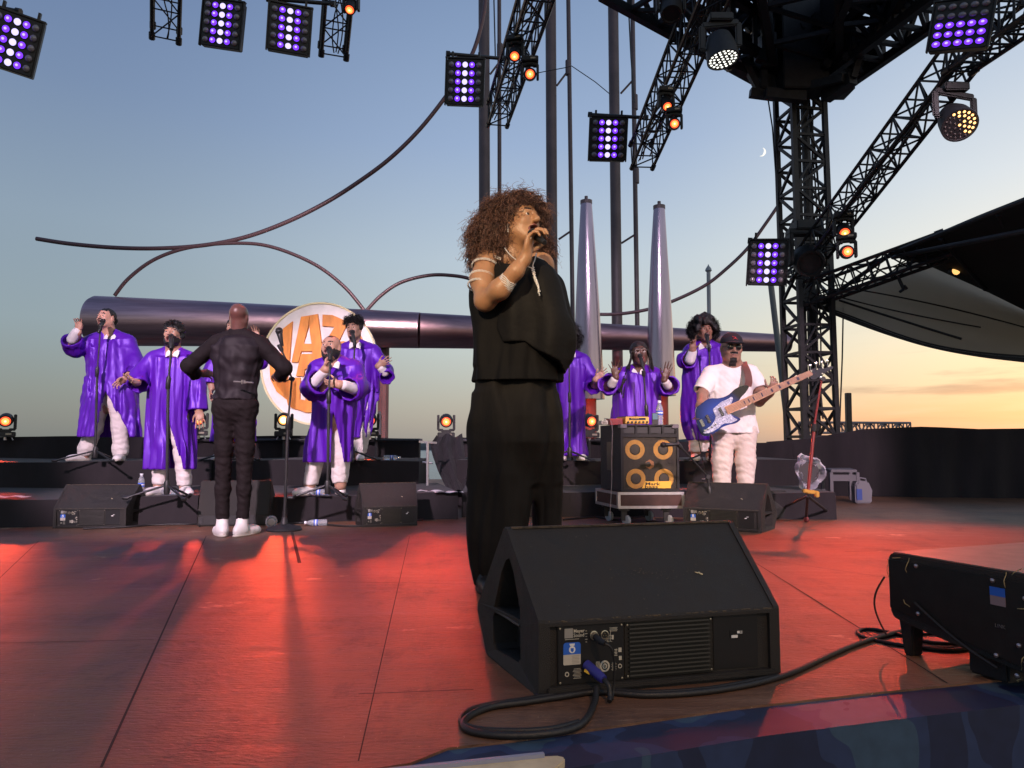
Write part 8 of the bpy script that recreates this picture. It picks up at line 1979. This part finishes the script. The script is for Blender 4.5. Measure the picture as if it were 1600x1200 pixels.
# ------------------------------------------------------------------ 11: lead singer
def lead_singer():
    s = Person(3.49, 0.0, 800, 'person with big brown curls in loose black tunic singing into a hand held microphone', .0046); s.u = 1.0; s.deep = 1.0
    SK = skin('singer', (.40, .205, .105), .42)
    H = s.head(812, 349, 78, yaw=47, pitch=9, roll=7, dy=0.0, mouth=.75, wide=1.02, lipc=(.20, .07, .055), jaw=1.12, nose=1.2, lid=.45)
    s.neck(802, 405, 20, dy=.02, k=.05)
    a = s.W(772, 408, .03); b = s.W(846, 412, .06); s.body.cap(a, b, .062, .056, .05); s.body.ell(s.W(810, 450, .04), (.120, .065, .16), .04); s.body.ell(s.W(814, 520, .04), (.115, .065, .18), .04); s.body.ell(s.W(808, 585, .04), (.120, .07, .12), .04)
    s.arm([(761, 408, -.02, 18.5), (753, 438, -.06, 16.5), (758, 470, -.12, 15)], .04)
    s.arm([(758, 470, -.12, 15), (781, 452, -.20, 14.5), (806, 424, -.235, 10.5), (821, 402, -.235, 8.8)], .03)
    # the hand wraps the microphone in front of the mouth
    mic_tip = s.W(833, 366, -.175); mic_tail = s.W(851, 379, -.285); md = nrm(mic_tip - mic_tail)
    w = s.W(822, 400, -.235)
    s.hand(w, (.20, -.06, 1), (.75, .55, .0), (.3, .9, .2), 1.0, curl=(52, 50, 50, 50), spread=2, thumb=.6, rad=1.05)
    # far arm, bent under the poncho, fist at the hip
    s.arm([(848, 418, .06, 17), (862, 480, .07, 12), (866, 540, .05, 10), (858, 572, .02, 8)], .03); s.hand(s.W(858, 572, .02), (-.6, -.1, -.5), (0, 1, 0), (.2, -.5, .6), .95, curl=(40, 45, 50, 52), thumb=.6)
    s.arm([(780, 610, .02, 24), (770, 740, .02, 17), (760, 880, .0, 12), (760, 896, .0, 11)], .03); s.arm([(836, 610, .02, 24), (850, 740, .06, 15), (854, 860, .10, 11)], .03)
    s.finish(SK, m_hb := mat('brow_dark', (.02, .010, .008), .7), lipc=(.20, .065, .05))
    # face paint: dark upper lid line and shadow kept thin
    # hair
    m_hair = mat('hair_auburn', (.072, .034, .024), .5, var=.45, vscale=60, bump=.5, bscale=160)
    C, M, q = s.H; sh = Shape(); K = .00302
    for (px, py, dy, rx, ry, rz) in ((795, 345, .06, 40, .125, 34), (772, 370, .05, 34, .12, 34), (770, 400, .06, 32, .11, 28), (812, 330, .05, 36, .11, 22), (838, 345, .12, 11, .07, 28), (838, 395, .15, 20, .05, 30), (790, 400, .10, 30, .08, 34)):
        sh.ell(s.W(px, py, dy), (rx * K, ry, rz * K), .03)
    # keep the face clear
    fc = s.HP(.0, .115, -.02); sh.ell(fc, np.array((.070, .075, .090)) * q, .01, M, sub=True); sh.ell(s.HP(-.03, .075, -.03), np.array((.060, .055, .085)) * q, .01, M, sub=True)
    wv = waves(5, 9, 55, 130, .008, (1, 1, 1)); sh.post(wv); core = s.part('hair', sh, [m_hair], vox=.006)
    me = core.data; co = np.zeros(len(me.vertices) * 3); me.vertices.foreach_get('co', co); co = co.reshape(-1, 3) + np.array(s.t.location); no = np.zeros(len(me.vertices) * 3); me.vertices.foreach_get('normal', no); no = no.reshape(-1, 3)
    rg = np.random.RandomState(8); Lc = (co - C) @ M / q
    face = (Lc[:, 1] > .055) & (np.abs(Lc[:, 0] + .01) < .075) & (Lc[:, 2] < .062); idx = np.nonzero(~face & ((no[:, 1] < .75)))[0]; pick = rg.choice(idx, 4200, replace=False)
    f = M[:, 1]
    seeds = [(co[i] - no[i] * .012, no[i] + np.array([0, 0, .1]) - .45 * max(0, no[i] @ f) * f * (Lc[i, 1] > 0)) for i in pick]
    curls(s.t, seeds[:2300], .064, 2.2, .0125, .0028, m_hair, 'hair_curls', seed=5, segs=16, grav=.42, jitter=.9)
    curls(s.t, seeds[2300:], .085, 2.4, .0120, .0022, mat('hair_auburn_light', (.20, .098, .066), .45), 'hair_flyaways', seed=6, segs=18, grav=.25, jitter=1.1)
    # fringe over the forehead
    fr = [(s.HP(x, .088 - abs(x) * .5, .075), (x * 2, .9, .1)) for x in np.linspace(-.05, .045, 70)]; fr = [(p + rg.randn(3) * .006, M @ np.array(n_) + np.array([0, 0, .15])) for p, n_ in fr]
    curls(s.t, fr, .045, 2.0, .007, .0017, m_hair, 'fringe', seed=7, segs=14, grav=.8, jitter=.6)
    # black trousers
    MB_ = mat('black_crepe', (.0120, .0105, .0095), .75, spec=.2, bump=.5, bscale=26, stretch=(1, 1, .25), var=.2, vscale=5)
    sh = Shape(); wv = waves(31, 6, 18, 42, .014, (1, 1, .10)); wv2 = waves(33, 4, 50, 90, .002, (1, 1, .4)); sh.wave = lambda x, y, z: wv(x, y, z) + wv2(x, y, z)
    sh.loft(s.rows([(590, 748, 864, .56), (615, 744, 869, .60), (650, 741, 874, .64), (690, 741, 876, .64), (720, 746, 870, .50), (750, 760, 850, .3)], .5), .01, None)
    sh.loft(s.rows([(620, 754, 824, .5), (660, 744, 830, .72), (700, 742, 831, .85), (740, 739, 832, .90), (790, 736, 832, .85), (840, 735, 827, .85), (880, 738, 810, .85), (912, 744, 796, .85)], .8, -.01), .05, ring_folds(4, s.W(0, 660)[2], s.W(0, 900)[2], .002, .010, (5, 9, 14)))
    sh.loft(s.rows([(620, 796, 864, .5), (660, 806, 874, .72), (700, 814, 877, .95), (740, 826, 878, 1.1), (790, 836, 876, 1.2), (840, 837, 875, 1.3), (880, 832, 884, 1.2), (897, 828, 886, 1.1)], .8, .05), .04, ring_folds(6, s.W(0, 700)[2], s.W(0, 900)[2], .001, .008, (5, 9, 14)))
    s.part('wide_trousers', sh, [MB_], vox=.0065)
    # tunic: long under layer
    MT_ = mat('black_chiffon', (.0055, .0050, .0050), .75, spec=.15, bump=.3, bscale=30, stretch=(1, 1, .4), var=.2, vscale=6)
    sh = Shape(); wv3 = waves(41, 6, 20, 50, .008, (1, 1, .22)); sh.wave = wv3
    sh.loft(s.rows([(402, 772, 842, .70), (412, 766, 856, .62), (430, 764, 866, .62), (460, 743, 871, .60), (500, 743, 878, .60), (540, 743, 882, .62), (575, 739, 879, .66), (597, 735, 879, .72)], .5, .02), .03, ring_folds(9, s.W(0, 520)[2], s.W(0, 597)[2], .002, .006, (7, 12, 19)), shell=(.02, s.W(0, 575)[2]))
    # draped cold-shoulder sleeve hanging behind the raised arm
    sh.loft(s.rows([(452, 734, 766, 2.2), (480, 733, 760, 2.4), (520, 737, 768, 2.0), (570, 740, 776, 1.6)], 1.8, .05), .03, None)
    sh.ell(s.W(806, 398, -.09), (.085, .10, .050), .02, None, True); sh.ell(s.W(812, 402, .02), (.06, .08, .05), .02, None, True)
    s.part('tunic', sh, [MT_], vox=.006)
    # poncho layer: slanting hem
    sh = Shape(); wv4 = waves(51, 6, 18, 44, .013, (1, 1, .22)); sh.wave = wv4
    sh.loft(s.rows([(408, 770, 854, .76), (420, 767, 864, .76), (445, 766, 875, .80), (475, 768, 889, .82), (505, 770, 897, .82), (535, 772, 900, .84), (565, 776, 896, .86), (592, 782, 884, .86)], .6, -.005), .02, ring_folds(12, s.W(0, 450)[2], s.W(0, 590)[2], .002, .010, (4, 7, 11)))
    hx = [s.W(x, 560)[0] for x in (760, 772, 787, 819, 840, 872, 884, 905)]; hz = [s.W(800, y, -.12)[2] for y in (492, 503, 534, 534, 549, 566, 588, 562)]
    def hem(X, Y, Z): return Z - np.interp(X.ravel(), hx, hz).reshape(X.shape) + 0 * Y
    lo = s.W(740, 640, -.4); hi = s.W(930, 480, .4); sh.fn(lambda X, Y, Z: hem(X, Y, Z), lo, hi, .003, True)
    sh.ell(s.W(806, 398, -.09), (.085, .12, .050), .02, None, True)
    s.part('poncho_layer', sh, [mat('black_chiffon_top', (.0070, .0064, .0062), .72, spec=.2, bump=.3, bscale=30, var=.2, vscale=6)], vox=.006)
    # shoe heel
    mb = MB(); p = s.W(756, 905, .02); p[2] = 0; mb.tube([p + np.array((0, .03, 0)), p + np.array((0, .03, .05))], [.008, .018], 10); mb.build('shoe_heel', M_PLAS, s.t, world=True)
    s.shoe(s.W(756, 905, -.04), (.3, -1, 0), .24, mats=[M_PLAS, M_PLAS]); s.shoe(s.W(853, 880, .05), (.6, -1, 0), .24, mats=[M_PLAS, M_PLAS])
    # rhinestone bands round the bare shoulder
    JW = mat('rhinestone', (.92, .90, .86), .25, spec=1.0, coat=1.0)  # sparkle of the stones put into a bright white base colour
    def beads(pts, r, name, m=JW, n=None):
        P_ = catmull_np(pts, 10); mb = MB(); acc = 0; last = P_[0]
        L_ = sum((P_[i + 1] - P_[i]).length for i in range(len(P_) - 1)); k = int(L_ / (r * 1.7)); 
        d = [0];
        for i in range(len(P_) - 1): d.append(d[-1] + (P_[i + 1] - P_[i]).length)
        for i in range(k + 1):
            u = L_ * i / max(k, 1); x = [float(np.interp(u, d, [p[c] for p in P_])) for c in range(3)]; c = Vector(x)
            vs = [c + Vector(v) * r for v in ((1, 0, 0), (-1, 0, 0), (0, 1, 0), (0, -1, 0), (0, 0, 1), (0, 0, -1))]; mb.add(vs, [(0, 2, 4), (2, 1, 4), (1, 3, 4), (3, 0, 4), (2, 0, 5), (1, 2, 5), (3, 1, 5), (0, 3, 5)])
        return mb.build(name, m, s.t, world=True, fix=False)
    A0 = s.W(760, 408, -.02); A1 = s.W(752, 438, -.06); dA = nrm(A1 - A0 + np.array((.012, 0, .0)))
    for t_ in (.25, .85, 1.25):
        for o_ in (0, .0065):
            c = A0 + (A1 - A0) * t_ + dA * o_; r_ = (18.5 - 2.0 * t_) * s.s + .0085; u1 = nrm(np.cross(dA, [0, 1, 0])); u2 = np.cross(dA, u1)
            beads([c + (u1 * math.cos(x) + u2 * math.sin(x)) * r_ for x in np.linspace(0, 2 * PI, 14)], .0038, 'shoulder_band')
    for off in (0, 2.5): beads([s.W(766, 394 + off, -.035), s.W(772, 399 + off, -.06), s.W(782, 403 + off, -.075)], .0036, 'strap_trim')
    for off in (0, 2.5, 5): beads([s.W(841, 402 + off, -.02), s.W(848, 406 + off, -.01), s.W(855, 412 + off, .0)], .004, 'strap_trim')
    # bangles round the forearm
    a = s.W(782, 452, -.20); b = s.W(806, 424, -.235); d = nrm(b - a)
    for k in range(9):
        c = a + d * (.006 + .0068 * k); r_ = (13.8 - 2.8 * k / 9) * s.s + .004; u1 = nrm(np.cross(d, [0, 1, .1])); u2 = np.cross(d, u1); mb = MB()
        mb.tube([c + (u1 * math.cos(x) + u2 * math.sin(x)) * r_ + d * .002 * math.sin(x * 5 + k) for x in np.linspace(0, 2 * PI, 30)], .0026, 6, caps=False); mb.build('bangle', mat('silver_bangle', (.88, .82, .74), .28, metal=.35, coat=1), s.t, world=True, smooth=True)
    # necklace with a long tasselled pendant, earrings, ring
    for P2 in ([(789, 388, -.07), (796, 397, -.115), (808, 407, -.145), (824, 416, -.150), (832, 419, -.150)], [(838, 396, -.08), (836, 405, -.12), (833, 413, -.145), (832, 419, -.150)]): beads([s.W(p[0], p[1], p[2] - .02) for p in P2], .0034, 'necklace')
    for P2, r_ in (([(833, 418, -.152), (835, 428, -.158), (837, 437, -.162)], .006), ([(831, 420, -.152), (834, 430, -.160), (839, 440, -.165)], .0048), ([(836, 434, -.165), (840, 446, -.170), (843, 461, -.175)], .0036), ([(838, 436, -.165), (842, 448, -.170), (841, 457, -.175)], .003), ([(834, 434, -.165), (839, 446, -.170), (844, 455, -.175)], .003)): beads([s.W(p[0], p[1], p[2] - .025) for p in P2], r_ * 1.15, 'pendant')
    beads([s.HP(-.083, .0, -.035), s.HP(-.085, .002, -.055), s.HP(-.085, .003, -.075)], .0042, 'earring'); beads([s.HP(-.087, -.01, -.04), s.HP(-.089, -.008, -.07)], .0032, 'earring')
    P3 = s.W(826, 372, -.262); mb = MB(); mb.tube([P3 + np.array((.011 * math.cos(x), .003 * math.sin(x), .004 * math.cos(x) + .010 * math.sin(x))) for x in np.linspace(0, 2 * PI, 18)], .002, 6, caps=False); mb.build('finger_ring', JW, s.t, world=True)
    return s, mic_tip, mic_tail
LS, MT0, MT1 = lead_singer()
microphone(MT0, MT1, 'hand held microphone at the mouth of the lead singer', .95)
